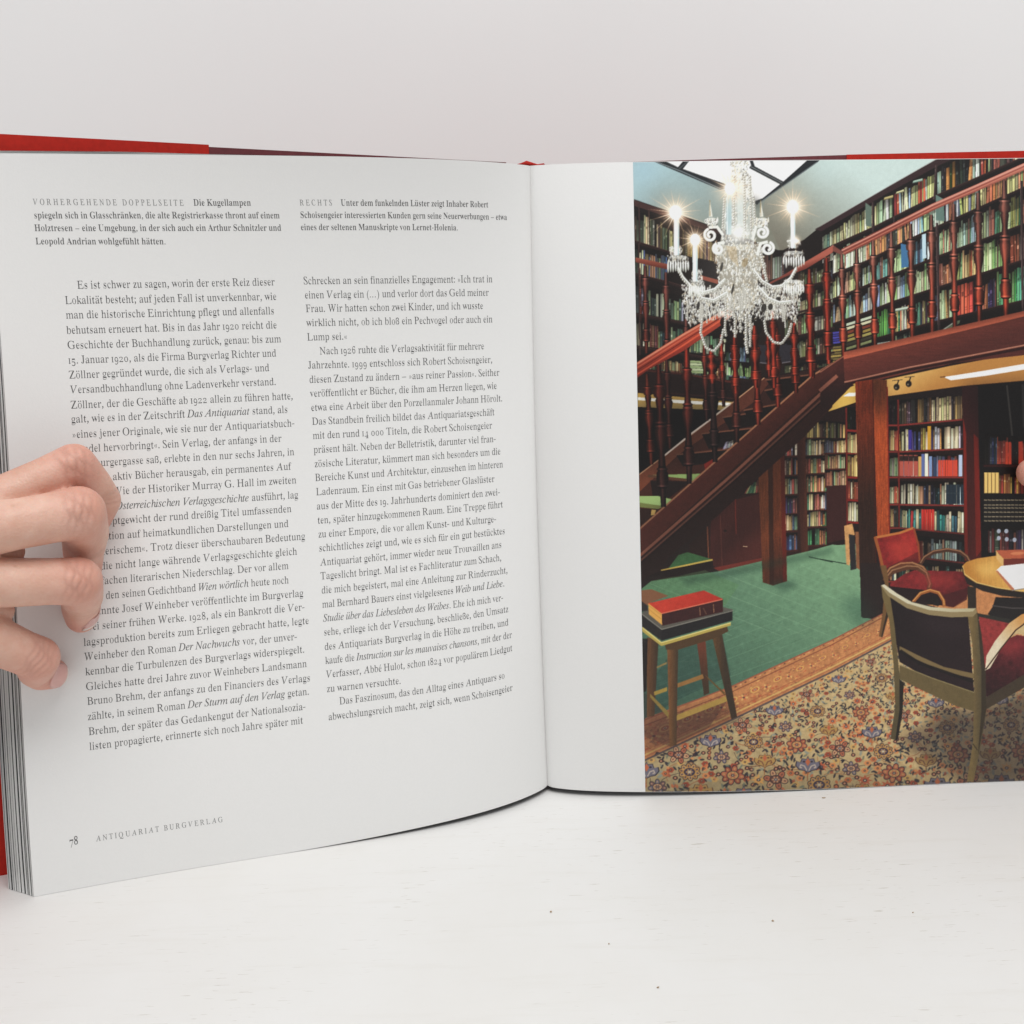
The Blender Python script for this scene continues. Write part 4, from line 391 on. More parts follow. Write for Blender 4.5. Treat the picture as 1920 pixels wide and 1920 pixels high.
# lines of print: style, size, tracking, text, start u, v and end u, v on the page
RUNS = [
    ('r', 0.0155, 0, 'Es ist schwer zu sagen, worin der erste Reiz dieser', 0.6663, 0.17703, 0.40151, 0.17642),
    ('r', 0.0155, 0, 'Lokalität besteht; auf jeden Fall ist unverkennbar, wie', 0.68347, 0.19742, 0.40033, 0.19706),
    ('r', 0.0155, 0, 'man die historische Einrichtung pflegt und allenfalls', 0.68434, 0.21713, 0.40477, 0.21739),
    ('r', 0.0155, 0, 'behutsam erneuert hat. Bis in das Jahr 1920 reicht die', 0.68501, 0.23786, 0.40248, 0.23766),
    ('r', 0.0155, 0, 'Geschichte der Buchhandlung zurück, genau: bis zum', 0.68492, 0.25839, 0.39762, 0.25782),
    ('r', 0.0155, 0, '15. Januar 1920, als die Firma Burgverlag Richter und', 0.68543, 0.27876, 0.40561, 0.27803),
    ('r', 0.0155, 0, 'Zöllner gegründet wurde, die sich als Verlags- und', 0.68589, 0.2991, 0.41653, 0.29869),
    ('r', 0.0155, 0, 'Versandbuchhandlung ohne Ladenverkehr verstand.', 0.68588, 0.31945, 0.40779, 0.31923),
    ('r', 0.0155, 0, 'Zöllner, der die Geschäfte ab 1922 allein zu führen hatte,', 0.68614, 0.34049, 0.3849, 0.34108),
    ('r', 0.0155, 0, 'galt, wie es in der Zeitschrift _Das Antiquariat_ stand, als', 0.68694, 0.36007, 0.39337, 0.36042),
    ('r', 0.0155, 0, '»eines jener Originale, wie sie nur der Antiquariatsbuch-', 0.6867, 0.38122, 0.38435, 0.38082),
    ('r', 0.0155, 0, 'handel hervorbringt«. Sein Verlag, der anfangs in der', 0.68668, 0.40161, 0.40418, 0.40209),
    ('r', 0.0155, 0, 'Habsburgergasse saß, erlebte in den nur sechs Jahren, in', 0.68681, 0.42218, 0.38678, 0.42293),
    ('r', 0.0155, 0, 'denen er aktiv Bücher herausgab, ein permanentes Auf', 0.68692, 0.44279, 0.39265, 0.44397),
    ('r', 0.0155, 0, 'und Ab. Wie der Historiker Murray G. Hall im zweiten', 0.68701, 0.46341, 0.38548, 0.46446),
    ('r', 0.0155, 0, 'Band der _Österreichischen Verlagsgeschichte_ ausführt, lag', 0.68707, 0.48407, 0.38373, 0.48651),
    ('r', 0.0155, 0, 'das Hauptgewicht der rund dreißig Titel umfassenden', 0.68711, 0.50475, 0.39413, 0.50617),
    ('r', 0.0155, 0, 'Produktion auf heimatkundlichen Darstellungen und', 0.68712, 0.52545, 0.39935, 0.52766),
    ('r', 0.0155, 0, '»Wienerischem«. Trotz dieser überschaubaren Bedeutung', 0.68712, 0.54618, 0.37603, 0.54816),
    ('r', 0.0155, 0, 'fand die nicht lange währende Verlagsgeschichte gleich', 0.68709, 0.56693, 0.38853, 0.56937),
    ('r', 0.0155, 0, 'mehrfachen literarischen Niederschlag. Der vor allem', 0.68703, 0.58771, 0.40172, 0.58934),
    ('r', 0.0155, 0, 'durch den seinen Gedichtband _Wien wörtlich_ heute noch', 0.68695, 0.60852, 0.40213, 0.61032),
    ('r', 0.0155, 0, 'bekannte Josef Weinheber veröffentlichte im Burgverlag', 0.68685, 0.62935, 0.38175, 0.63163),
    ('r', 0.0155, 0, 'zwei seiner frühen Werke. 1928, als ein Bankrott die Ver-', 0.68673, 0.6502, 0.38051, 0.65205),
    ('r', 0.0155, 0, 'lagsproduktion bereits zum Erliegen gebracht hatte, legte', 0.68617, 0.67142, 0.37523, 0.67266),
    ('r', 0.0155, 0, 'Weinheber den Roman _Der Nachwuchs_ vor, der unver-', 0.6864, 0.69181, 0.39312, 0.69443),
    ('r', 0.0155, 0, 'kennbar die Turbulenzen des Burgverlags widerspiegelt.', 0.68591, 0.71276, 0.38296, 0.71432),
    ('r', 0.0155, 0, 'Gleiches hatte drei Jahre zuvor Weinhebers Landsmann', 0.68565, 0.73385, 0.38081, 0.73578),
    ('r', 0.0155, 0, 'Bruno Brehm, der anfangs zu den Financiers des Verlags', 0.68517, 0.75447, 0.37664, 0.75743),
    ('r', 0.0155, 0, 'zählte, in seinem Roman _Der Sturm auf den Verlag_ getan.', 0.68565, 0.7759, 0.3789, 0.77711),
    ('r', 0.0155, 0, 'Brehm, der später das Gedankengut der Nationalsozia-', 0.68545, 0.79708, 0.38501, 0.79872),
    ('r', 0.0155, 0, 'listen propagierte, erinnerte sich noch Jahre später mit', 0.68562, 0.81809, 0.38999, 0.81874),
    ('r', 0.0155, 0, 'Schrecken an sein finanzielles Engagement: »Ich trat in', 0.36076, 0.17572, 0.07213, 0.17676),
    ('r', 0.0155, 0, 'einen Verlag ein (…) und verlor dort das Geld meiner', 0.36057, 0.19587, 0.07909, 0.19702),
    ('r', 0.0155, 0, 'Frau. Wir hatten schon zwei Kinder, und ich wusste', 0.36021, 0.21545, 0.0891, 0.21691),
    ('r', 0.0155, 0, 'wirklich nicht, ob ich bloß ein Pechvogel oder auch ein', 0.36053, 0.23581, 0.07381, 0.23778),
    ('r', 0.0155, 0, 'Lump sei.«', 0.36051, 0.2565, 0.30198, 0.25677),
    ('r', 0.0155, 0, 'Nach 1926 ruhte die Verlagsaktivität für mehrere', 0.34352, 0.27733, 0.08929, 0.27847),
    ('r', 0.0155, 0, 'Jahrzehnte. 1999 entschloss sich Robert Schoisengeier,', 0.36116, 0.29741, 0.07561, 0.29978),
    ('r', 0.0155, 0, 'diesen Zustand zu ändern – »aus reiner Passion«. Seither', 0.36064, 0.31835, 0.06399, 0.32026),
    ('r', 0.0155, 0, 'veröffentlicht er Bücher, die ihm am Herzen liegen, wie', 0.36059, 0.33877, 0.0693, 0.34058),
    ('r', 0.0155, 0, 'etwa eine Arbeit über den Porzellanmaler Johann Hörolt.', 0.36007, 0.35958, 0.05964, 0.36051),
    ('r', 0.0155, 0, 'Das Standbein freilich bildet das Antiquariatsgeschäft', 0.35942, 0.38012, 0.0745, 0.38133),
    ('r', 0.0155, 0, 'mit den rund 14 000 Titeln, die Robert Schoisengeier', 0.35946, 0.40097, 0.07924, 0.40167),
    ('r', 0.0155, 0, 'präsent hält. Neben der Belletristik, darunter viel fran-', 0.35907, 0.42171, 0.07342, 0.42304),
    ('r', 0.0155, 0, 'zösische Literatur, kümmert man sich besonders um die', 0.35852, 0.44272, 0.066, 0.44319),
    ('r', 0.0155, 0, 'Bereiche Kunst und Architektur, einzusehen im hinteren', 0.35832, 0.46325, 0.06224, 0.46375),
    ('r', 0.0155, 0, 'Ladenraum. Ein einst mit Gas betriebener Glaslüster', 0.35773, 0.48429, 0.07796, 0.48532),
    ('r', 0.0155, 0, 'aus der Mitte des 19. Jahrhunderts dominiert den zwei-', 0.35792, 0.50543, 0.06885, 0.5068),
    ('r', 0.0155, 0, 'ten, später hinzugekommenen Raum. Eine Treppe führt', 0.3573, 0.52641, 0.06464, 0.52668),
    ('r', 0.0155, 0, 'zu einer Empore, die vor allem Kunst- und Kulturge-', 0.35706, 0.54704, 0.07703, 0.54833),
    ('r', 0.0155, 0, 'schichtliches zeigt und, wie es sich für ein gut bestücktes', 0.35681, 0.5676, 0.06228, 0.56876),
    ('r', 0.0155, 0, 'Antiquariat gehört, immer wieder neue Trouvaillen ans', 0.35595, 0.58868, 0.06926, 0.58966),
    ('r', 0.0155, 0, 'Tageslicht bringt. Mal ist es Fachliteratur zum Schach,', 0.35609, 0.6092, 0.07023, 0.60991),
    ('r', 0.0155, 0, 'die mich begeistert, mal eine Anleitung zur Rinderzucht,', 0.35546, 0.63004, 0.05991, 0.63113),
    ('r', 0.0155, 0, 'mal Bernhard Bauers einst vielgelesenes _Weib und Liebe._', 0.35523, 0.65107, 0.06616, 0.65111),
    ('r', 0.0155, 0, '_Studie über das Liebesleben des Weibes._ Ehe ich mich ver-', 0.35438, 0.67171, 0.06953, 0.67324),
    ('r', 0.0155, 0, 'sehe, erliege ich der Versuchung, beschließe, den Umsatz', 0.3544, 0.69234, 0.06117, 0.69273),
    ('r', 0.0155, 0, 'des Antiquariats Burgverlag in die Höhe zu treiben, und', 0.35423, 0.71396, 0.06205, 0.71356),
    ('r', 0.0155, 0, 'kaufe die _Instruction sur les mauvaises chansons,_ mit der der', 0.35405, 0.73458, 0.05667, 0.7345),
    ('r', 0.0155, 0, 'Verfasser, Abbé Hulot, schon 1824 vor populärem Liedgut', 0.35365, 0.75524, 0.05682, 0.75567),
    ('r', 0.0155, 0, 'zu warnen versuchte.', 0.35354, 0.77662, 0.24098, 0.77767),
    ('r', 0.0155, 0, 'Das Faszinosum, das den Alltag eines Antiquars so', 0.33545, 0.79721, 0.07236, 0.79638),
    ('r', 0.0155, 0, 'abwechslungsreich macht, zeigt sich, wenn Schoisengeier', 0.35297, 0.8186, 0.05919, 0.81882),
    ('r', 0.0112, 0.3, 'VORHERGEHENDE DOPPELSEITE', 0.71201, 0.06558, 0.51639, 0.06664),
    ('s', 0.0128, 0, 'Die Kugellampen', 0.50343, 0.06663, 0.42551, 0.06653),
    ('s', 0.0128, 0, 'spiegeln sich in Glasschränken, die alte Registrierkasse thront auf einem', 0.71258, 0.08326, 0.38743, 0.0836),
    ('s', 0.0128, 0, 'Holztresen – eine Umgebung, in der sich auch ein Arthur Schnitzler und', 0.71379, 0.09992, 0.38664, 0.10053),
    ('s', 0.0128, 0, 'Leopold Andrian wohlgefühlt hätten.', 0.71406, 0.1173, 0.54505, 0.11828),
    ('r', 0.0112, 0.3, 'RECHTS', 0.35839, 0.06601, 0.31284, 0.06582),
    ('s', 0.0128, 0, 'Unter dem funkelnden Lüster zeigt Inhaber Robert', 0.30058, 0.06612, 0.0763, 0.0656),
    ('s', 0.0128, 0, 'Schoisengeier interessierten Kunden gern seine Neuerwerbungen – etwa', 0.35914, 0.08301, 0.04436, 0.08331),
    ('s', 0.0128, 0, 'eines der seltenen Manuskripte von Lernet-Holenia.', 0.3596, 0.0998, 0.12665, 0.09977),
    ('s', 0.0175, 0, '78', 0.71881, 0.94798, 0.70712, 0.94821),
    ('r', 0.0112, 0.25, 'ANTIQUARIAT BURGVERLAG', 0.68423, 0.94849, 0.51187, 0.94856),
]
# ------------------------------------------------------------ page surfaces
# a page is a sheet bent about the gutter; u runs out from the gutter, v down the page (in page heights)
_us = np.linspace(0, 0.95, 240)
def _profile(a, side):
    th = a[0] + a[1] * _us + a[2] * _us**2 + a[3] * _us**3 + a[4] * np.exp(-_us / 0.06)
    if len(a) > 5: th = th + a[5] * np.exp(-_us / 0.2)
    du = _us[1] - _us[0]
    cs = lambda f: np.concatenate([[0], np.cumsum((f[1:] + f[:-1]) / 2 * du)])
    return side * cs(np.cos(th)), cs(np.sin(th))
PL = _profile((.01700523, -.67785744, .49893422, -.19847122, .03738886, -.6733006), -1)
PR = _profile((-.12802792, 1.09981715, -1.67271941, .72419758, -.54688922), 1)
BL = np.array([[-.117946496, -.155865873, .362331989], [.169986834, -.047719395, -.156626285], [-.137089003, .194000424, -.196415925]])
R0, R1, R2, R3 = -.0068669039, -.1065192157, .1349599114, .0339016569
G0, G1 = -.0038500778, -.00012338
def page(side, u, v, off=0.0):
    """world point of the page surface; off pushes it back along the page normal (m)"""
    u = np.asarray(u, float); v = np.asarray(v, float); w = v - .5
    P = PL if side < 0 else PR
    cx = np.interp(u, _us, P[0]); cz = np.interp(u, _us, P[1])
    p0 = 1 - np.exp(-u / .08)
    if side < 0:
        dz = sum(ph * (BL[i, 0] * w + BL[i, 1] * (w * w - .08) + BL[i, 2] * w**3) for i, ph in enumerate((p0, u, u * u)))
        sag = -.0042009649
    else:
        dz = R0 * p0 * w + R1 * u * w + R2 * p0 * (w * w - .08) + R3 * u * (w * w - .08)
        sag = .00109176
    bow = 4 * v * (1 - v)
    x = cx + G0 * bow; y = cz + dz + G1 * bow + .0050 * np.exp(-u / .0045)      # the fold at the gutter
    z = 1.0077 - (v + sag * u * u)
    p = np.stack(np.broadcast_arrays(x, y, z), -1) * H
    if np.any(off):
        e = 1e-3
        gx = np.gradient(P[0], _us); gz = np.gradient(P[1], _us)
        tx = np.interp(u, _us, gx); tz = np.interp(u, _us, gz); l = np.hypot(tx, tz)
        n = np.stack(np.broadcast_arrays(-tz / l * np.sign(tx), np.abs(tx) / l, 0 * u), -1)
        p = p + n * np.asarray(off)[..., None]
    return p
def vbottom(side, u):
    t = np.clip((u - .05) / (.40 if side < 0 else .5), 0, 1)
    return 1 + ((.0095 + .0042 * u * u) if side < 0 else .0086) * t * t * (3 - 2 * t)

def sheet(name, side, u0, u1, mat, parent, off=0.0, thick=.00012, nu=90, nv=60, vtop=None, smooth=True, edge_mat=None, ext=0.0, vmax=None):
    """a closed, thin bent sheet between u0 and u1"""
    uu = u0 + (u1 - u0) * np.linspace(0, 1, nu) ** 1.7; tt = np.linspace(0, 1, nv)
    U, T = np.meshgrid(uu, tt, indexing='ij')
    vt = np.zeros_like(U) if vtop is None else vtop(U)
    VV = vt + (vbottom(side, U) - vt) * T
    offs = off(U) if callable(off) else np.full_like(U, off)
    A = page(side, U, VV, offs + 1e-9); Bk = page(side, U, VV, offs + thick)
    n = nu * nv
    V = np.concatenate([A.reshape(-1, 3), Bk.reshape(-1, 3)])
    idx = np.arange(n).reshape(nu, nv)
    q = np.stack([idx[:-1, :-1], idx[1:, :-1], idx[1:, 1:], idx[:-1, 1:]], -1).reshape(-1, 4)
    if side > 0: q = q[:, ::-1]
    F = [q, q[:, ::-1] + n]
    def rim(a):
        r = np.stack([a[:-1], a[1:], a[1:] + n, a[:-1] + n], -1); return r
    rims = np.concatenate([rim(idx[:, 0]), rim(idx[-1, :]), rim(idx[::-1, -1]), rim(idx[0, ::-1])])
    V = np.concatenate([V, V[rims.ravel()]])           # the rim keeps its own vertices so the faces shade cleanly
    F.append(np.arange(rims.size).reshape(-1, 4) + 2 * n)
    Q = np.concatenate(F)
    o = fast_mesh(name, V, Q, mat, parent, smooth)
    for p in o.data.polygons[len(q) * 2:]: p.use_smooth = False
    if edge_mat:
        o.data.materials.append(edge_mat)
        for p in o.data.polygons[len(q) * 2:]: p.material_index = 1
    return o

# ------------------------------------------------------------ the book
book = tag(empty('open_book', (0, 0.004, 0)), 'large open hardcover book with red jacket standing upright on the white table', 'book')
UL, UR = .768, .835
def into_book(o, parent=book):
    o.parent = parent
    if parent is book: o.matrix_parent_inverse = Matrix.Translation((0, -0.004, 0))
    return o

pageL = into_book(sheet('page', -1, 0.0, UL, M_PAPER, None, nu=130, nv=80)); pageL['label'] = 'left page printed with two columns of text'
pageR = into_book(sheet('page', 1, 0.0, UR, M_PAPER, None, nu=130, nv=80)); pageR['label'] = 'right page with a blank margin and a colour photograph'

# left page block: a fan of sheets whose fore edges step out to the left and back
edge_order = [0, 1, 0, 2, 0, 0, 1, 2, 0, 0, 2, 0, 0, 0, 2, 2, 0, 1, 0, 0, 2, 0, 3, 0, 2, 0, 0, 1, 2, 0, 0, 0, 2, 0, 0, 2, 2, 0, 1, 0, 2, 0]   # 0 white, 1 grey, 2 dark, 3 warm
K = len(edge_order)
def left_block():
    Vs, Qs, mi = [], [], []
    mats = [M_PAPER, M_EDGE_GREY, M_EDGE_DARK, M_EDGE_WARM]; base = 0
    for k, tone in enumerate(edge_order):
        fr = (k + 1) / K
        u1 = UL + .036 * fr + rng.normal(0, .0004)
        nu, nv = 44, 36
        uu = np.concatenate([np.linspace(0.004, .6, 24), np.linspace(.62, u1, 20)])
        U, T = np.meshgrid(uu, np.linspace(0, 1, nv), indexing='ij')
        rise = .0088 * fr * np.clip((U - .15) / .45, 0, 1) ** 1.0 - .0012 * (1 - np.clip(U / .2, 0, 1))
        wob = .0004 * np.sin(k * 2.4 + U * 9)
        vt = -rise + wob + (.0016 if k % 3 == 1 else 0)
        VV = vt + (vbottom(-1, U) - .0002 - vt) * T
        off = .0105 * fr * (.30 + .70 * np.clip(U / .5, 0, 1)) + .00012
        wig = rng.normal(0, .00006) * np.sin(T * 5 + k)
        A = page(-1, U, VV, off + wig); Bk = page(-1, U, VV, off + wig + .00024)
        n = nu * nv; idx = np.arange(n).reshape(nu, nv)
        q = np.stack([idx[:-1, :-1], idx[1:, :-1], idx[1:, 1:], idx[:-1, 1:]], -1).reshape(-1, 4)
        rim = lambda a: np.stack([a[:-1], a[1:], a[1:] + n, a[:-1] + n], -1)
        fs = [(q, 2 if tone == 2 else 0), (q[:, ::-1] + n, 0), (rim(idx[:, 0]), 0), (rim(idx[-1, :]), tone), (rim(idx[::-1, -1]), 2), (rim(idx[0, ::-1]), 0)]  # bottom rims always dark: shade of the gap painted in
        Vs += [A.reshape(-1, 3), Bk.reshape(-1, 3)]
        for f, m_ in fs:
            Qs.append(f + base); mi += [m_] * len(f)
        base += 2 * n
    o = fast_mesh('page_block', np.concatenate(Vs), np.concatenate(Qs), None, None, False)
    for mm in mats: o.data.materials.append(mm)
    o.data.polygons.foreach_set('material_index', np.array(mi, np.int32))
    o['label'] = 'fanned stack of leaves behind the left page'
    return into_book(o)
left_block()

def right_block():
    nu, nv = 60, 8; n = 0
    uu = np.linspace(.004, UR + .004, nu); U, T = np.meshgrid(uu, np.linspace(0, 1, nv), indexing='ij')
    vt = .0010 + 0 * U
    VV = vt + (np.minimum(vbottom(1, U), 1.0070) - vt) * T
    A = page(1, U, VV, .0002 + 0 * U)
    Bk = A.copy(); tz = np.clip(A[..., 2] / .284, 0, 1)
    Bk[..., 1] = np.maximum(A[..., 1] + .0005, (.0115 + (.001 + (A[..., 0] - .0058) * .065) * tz) - .0009)
    V = np.concatenate([A.reshape(-1, 3), Bk.reshape(-1, 3)]); n = nu * nv; idx = np.arange(n).reshape(nu, nv)
    q = np.stack([idx[:-1, :-1], idx[1:, :-1], idx[1:, 1:], idx[:-1, 1:]], -1).reshape(-1, 4)
    rim = lambda a: np.stack([a[:-1], a[1:], a[1:] + n, a[:-1] + n], -1)
    Q = np.concatenate([q[:, ::-1], q + n, rim(idx[:, 0]), rim(idx[-1, :]), rim(idx[::-1, -1]), rim(idx[0, ::-1])])
    o = fast_mesh('page_block', V, Q, M_PAPER, None, False)
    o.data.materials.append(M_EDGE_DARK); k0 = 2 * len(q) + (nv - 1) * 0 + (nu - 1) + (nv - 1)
    for p in list(o.data.polygons)[k0:k0 + nu - 1]: p.material_index = 1  # underside coloured dark to paint in the shade below the block
    o['label'] = 'block of leaves behind the right page'
    return into_book(o)
right_block()

# covers: a board in plan from spine to fore edge, with its jacket flap
def board(name, pts, thick, mat, parent=book):
    """pts: list of (x, y, zbottom, ztop) along the inner face (y may be a bottom, top pair); thickness goes back (+y)"""
    V = []; F = []
    for x, y, z0, z1 in pts:
        yb, yt = y if isinstance(y, tuple) else (y, y)
        V += [(x, yb, z0), (x, yt, z1), (x, yt + thick, z1), (x, yb + thick, z0)]
    for i in range(len(pts) - 1):
        a, b = 4 * i, 4 * i + 4
        for j in range(4): F.append((a + j, a + (j + 1) % 4, b + (j + 1) % 4, b + j))
    e = 4 * (len(pts) - 1)
    F += [(3, 2, 1, 0), (e, e + 1, e + 2, e + 3)]
    o = mesh_obj(name, V, F, mat)
    bm = bmesh.new(); bm.from_mesh(o.data); bmesh.ops.recalc_face_normals(bm, faces=bm.faces)
    bm.to_mesh(o.data); bm.free()
    return into_book(o, parent)
def yl(x): return .0125 + (x + .0104) / (-.2046) * (-.0715)
def zl(x): return .2857 + (x + .0104) / (-.2046) * .0062
cl = board('cover', [(-.0104, yl(-.0104), TZ, zl(-.0104)), (-.13, yl(-.13), TZ, zl(-.13)), (-.238, yl(-.238), TZ, zl(-.238))], .0028, M_MAROON)
cl['label'] = 'left cover board lined with dark maroon paper'
xf = -.1300
fl = board('jacket_flap', [(xf, yl(xf) - .0004, TZ, zl(xf) + .0008), (-.2388, yl(-.2388) - .0004, TZ, zl(-.2388) + .0007)], .0003, M_RED, cl)
ba = board('jacket', [(-.0108, yl(-.0108) + .0030, TZ, zl(-.0108) + .0002), (xf, yl(xf) + .0030, TZ, zl(xf) + .0002), (-.2388, yl(-.2388) + .0030, TZ, zl(-.2388) + .0007)], .0003, M_RED, cl)
def yr(x, d=0.0): return (.0115 + d, .0125 + (x - .0058) * .065 + d)
def zr(x): return min(.2842 + (x - .0058) * .0100, .2856)
cr = board('cover', [(x, yr(x), TZ, zr(x)) for x in (.0058, .05, .10, .1428, .252)], .0028, M_MAROON)
cr['label'] = 'right cover board lined with dark maroon paper'
board('jacket_flap', [(x, yr(x, -.0004), TZ, zr(x) + .0001) for x in (.1428, .2526)], .0003, M_RED, cr)
board('jacket', [(x, yr(x, .0029), TZ, zr(x) + .00005) for x in (.0058, .05, .10, .1428, .2526)], .0003, M_RED, cr)
spn = board('spine', [(-.0110, .0160, TZ, .2818), (-.006, .0172, TZ, .2816), (0, .0176, TZ, .2815), (.004, .0170, TZ, .2816), (.0062, .0155, TZ, .2818)], .0022, M_RED)
# head band: the little red woven ridge over the gutter
def tube(name, pts, rads, mat, parent, seg=10):
    V, F = [], []
    for i, (p, r) in enumerate(zip(pts, rads)):
        p = Vector(p); a = Vector(pts[max(i - 1, 0)]); b = Vector(pts[min(i + 1, len(pts) - 1)])
        d = (b - a).normalized(); s = d.cross(Vector((0, 0, 1))); s = s.normalized() if s.length > 1e-6 else Vector((1, 0, 0)); t = s.cross(d)
        for k in range(seg):
            an = 2 * math.pi * k / seg; V.append(p + (s * math.cos(an) + t * math.sin(an)) * r)
    for i in range(len(pts) - 1):
        for k in range(seg): F.append((i * seg + k, i * seg + (k + 1) % seg, (i + 1) * seg + (k + 1) % seg, (i + 1) * seg + k))
    F.append(tuple(range(seg))[::-1]); e = (len(pts) - 1) * seg; F.append(tuple(range(e, e + seg)))
    o = mesh_obj(name, V, F, mat, None, True)
    return into_book(o, parent)
tube('headband', [(-.0082, .0080, .2836), (-.0062, .0062, .2832), (-.0035, .0035, .2832), (-.0015, .0020, .2834), (.0006, .0024, .2832), (.0032, .0050, .2830), (.006, .008, .2836)], [.0003, .0005, .0008, .0012, .0007, .0004, .0006], M_RED, book)

# ------------------------------------------------------------ the printed text
def build_text():
    G = {}
    for style, letter, adv, contours in GLYPHS:
        key = style + letter; adv = adv / 1000
        if not contours: G[key] = (adv, None, None); continue
        cu = bpy.data.curves.new('letter', 'CURVE'); cu.dimensions = '2D'; cu.fill_mode = 'FRONT'
        for cont in contours:
            p = np.array(cont, float).reshape(-1, 2) / 1000
            sp = cu.splines.new('POLY'); sp.points.add(len(p) - 1); sp.use_cyclic_u = True
            for q, (x, y) in zip(sp.points, p): q.co = (x, y, 0, 1)
        o = bpy.data.objects.new('g', cu); COL.objects.link(o)
        G[key] = (adv, o, None)
    dg = bpy.context.evaluated_depsgraph_get()
    for k, (a, o, _) in list(G.items()):
        if o is None: continue
        me = bpy.data.meshes.new_from_object(o.evaluated_get(dg))
        V = np.empty(len(me.vertices) * 3); me.vertices.foreach_get('co', V)
        me.calc_loop_triangles(); T = np.empty(len(me.loop_triangles) * 3, np.int32); me.loop_triangles.foreach_get('vertices', T)
        G[k] = (a, V.reshape(-1, 3)[:, :2], T.reshape(-1, 3))
        bpy.data.objects.remove(o); bpy.data.meshes.remove(me)
    for c in list(bpy.data.curves): bpy.data.curves.remove(c)
    VS = {0: [], 1: []}; TS = {0: [], 1: []}; nb = {0: 0, 1: 0}
    for st, em, tr, text, u0, v0, u1, v1 in RUNS:
        cur = st; items = []; w = 0.0
        for ch in text:
            if ch == '_': cur = 'i' if cur == st else st; continue
            g = G[cur + ch]; items.append((g, w)); w += g[0] + tr
        w -= tr
        k = 1 if tr else 0
        d = np.array([u1 - u0, v1 - v0]); ln = np.hypot(*d); d /= ln; n = np.array([-d[1], d[0]])
        sx = ln / w                                    # page heights per em along the line
        if n[1] > 0: n = -n
        for (a, V, T), x in items:
            if V is None: continue
            along = (V[:, 0] + x) * sx; up = V[:, 1] * em
            U = u0 + d[0] * along + n[0] * up; Vv = v0 + d[1] * along + n[1] * up
            VS[k].append(np.stack([U, Vv], 1)); TS[k].append(T + nb[k]); nb[k] += len(V)
    uv = np.concatenate(VS[0] + VS[1]); n0 = nb[0]
    P = page(-1, uv[:, 0], uv[:, 1], np.full(len(uv), -.00005))
    T0 = np.concatenate(TS[0]); T1 = np.concatenate(TS[1]) + n0
    o = fast_mesh('printed_text', P, np.concatenate([T0, T1]), M_INK, None, False)
    o.data.materials.append(M_INKL)
    mi = np.zeros(len(T0) + len(T1), np.int32); mi[len(T0):] = 1; o.data.polygons.foreach_set('material_index', mi)
    into_book(o, pageL)
build_text()
# ------------------------------------------------------------ hands
def build_hand(name, chains, voxel, flush_pts, parent_label):
    """chains: polylines of (x, y, z, radius); neighbouring joints are joined by tapered capsules, then fused"""
    bm = bmesh.new()
    ico = bmesh.new(); bmesh.ops.create_icosphere(ico, subdivisions=3, radius=1.0)
    sph = [v.co.copy() for v in ico.verts]; ico.free()
    for ch in chains:
        for a, b in zip(ch[:-1], ch[1:]):
            vs = []
            for j in (a, b):
                c = Vector(j[:3]); vs += [bm.verts.new(c + s * j[3]) for s in sph]
            r = bmesh.ops.convex_hull(bm, input=vs)
            junk = [g for g in r['geom_interior'] + r['geom_unused'] if isinstance(g, bmesh.types.BMVert)]
            bmesh.ops.delete(bm, geom=list(set(junk)), context='VERTS')
    me = bpy.data.meshes.new(name); bm.to_mesh(me); bm.free()
    o = bpy.data.objects.new(name, me); COL.objects.link(o)
    rm = o.modifiers.new('fuse', 'REMESH'); rm.mode = 'VOXEL'; rm.voxel_size = voxel
    sm = o.modifiers.new('soft', 'SMOOTH'); sm.factor = .5; sm.iterations = 9
    dg = bpy.context.evaluated_depsgraph_get()
    me2 = bpy.data.meshes.new_from_object(o.evaluated_get(dg)); me2.name = name
    o.modifiers.clear(); o.data = me2; bpy.data.meshes.remove(me)
    n = len(me2.vertices); V = np.empty(n * 3); me2.vertices.foreach_get('co', V); V = V.reshape(-1, 3)
    N = np.empty(n * 3); me2.vertex_normals.foreach_get('vector', N); N = N.reshape(-1, 3)
    fl = np.zeros(n)
    for (x, y, z, r, s) in flush_pts:
        fl = np.maximum(fl, s * np.exp(-((V - (x, y, z))**2).sum(1) / (r * r)))
    at = me2.attributes.new('flush', 'FLOAT', 'POINT'); at.data.foreach_set('value', fl.astype(np.float32))
    me2.polygons.foreach_set('use_smooth', np.ones(len(me2.polygons), bool))
    me2.materials.append(M_SKIN)
    return o, V, N

def crease(o, V, N, items):
    """shallow skin folds: (centre, axis along the finger, spacing, count, depth, radius)"""
    D = np.zeros(len(V))
    for c, ax, sp, cnt, dep, rad in items:
        ax = np.array(ax, float); ax /= np.linalg.norm(ax); d = V - np.array(c)
        s = d @ ax; r2 = (d * d).sum(1); fall = np.exp(-r2 / rad**2)
        for k in range(cnt):
            off = (k - (cnt - 1) / 2) * sp
            D += dep * np.exp(-((s - off + .0006 * np.sin(d[:, 2] * 900 + k * 2)) / .00065)**2) * fall
    V2 = V - N * D[:, None]
    at = o.data.attributes.new('fold', 'FLOAT', 'POINT'); at.data.foreach_set('value', np.clip(D / .0004 * .42, 0, .42).astype(np.float32))
    o.data.vertices.foreach_set('co', V2.astype(np.float32).ravel()); o.data.update()

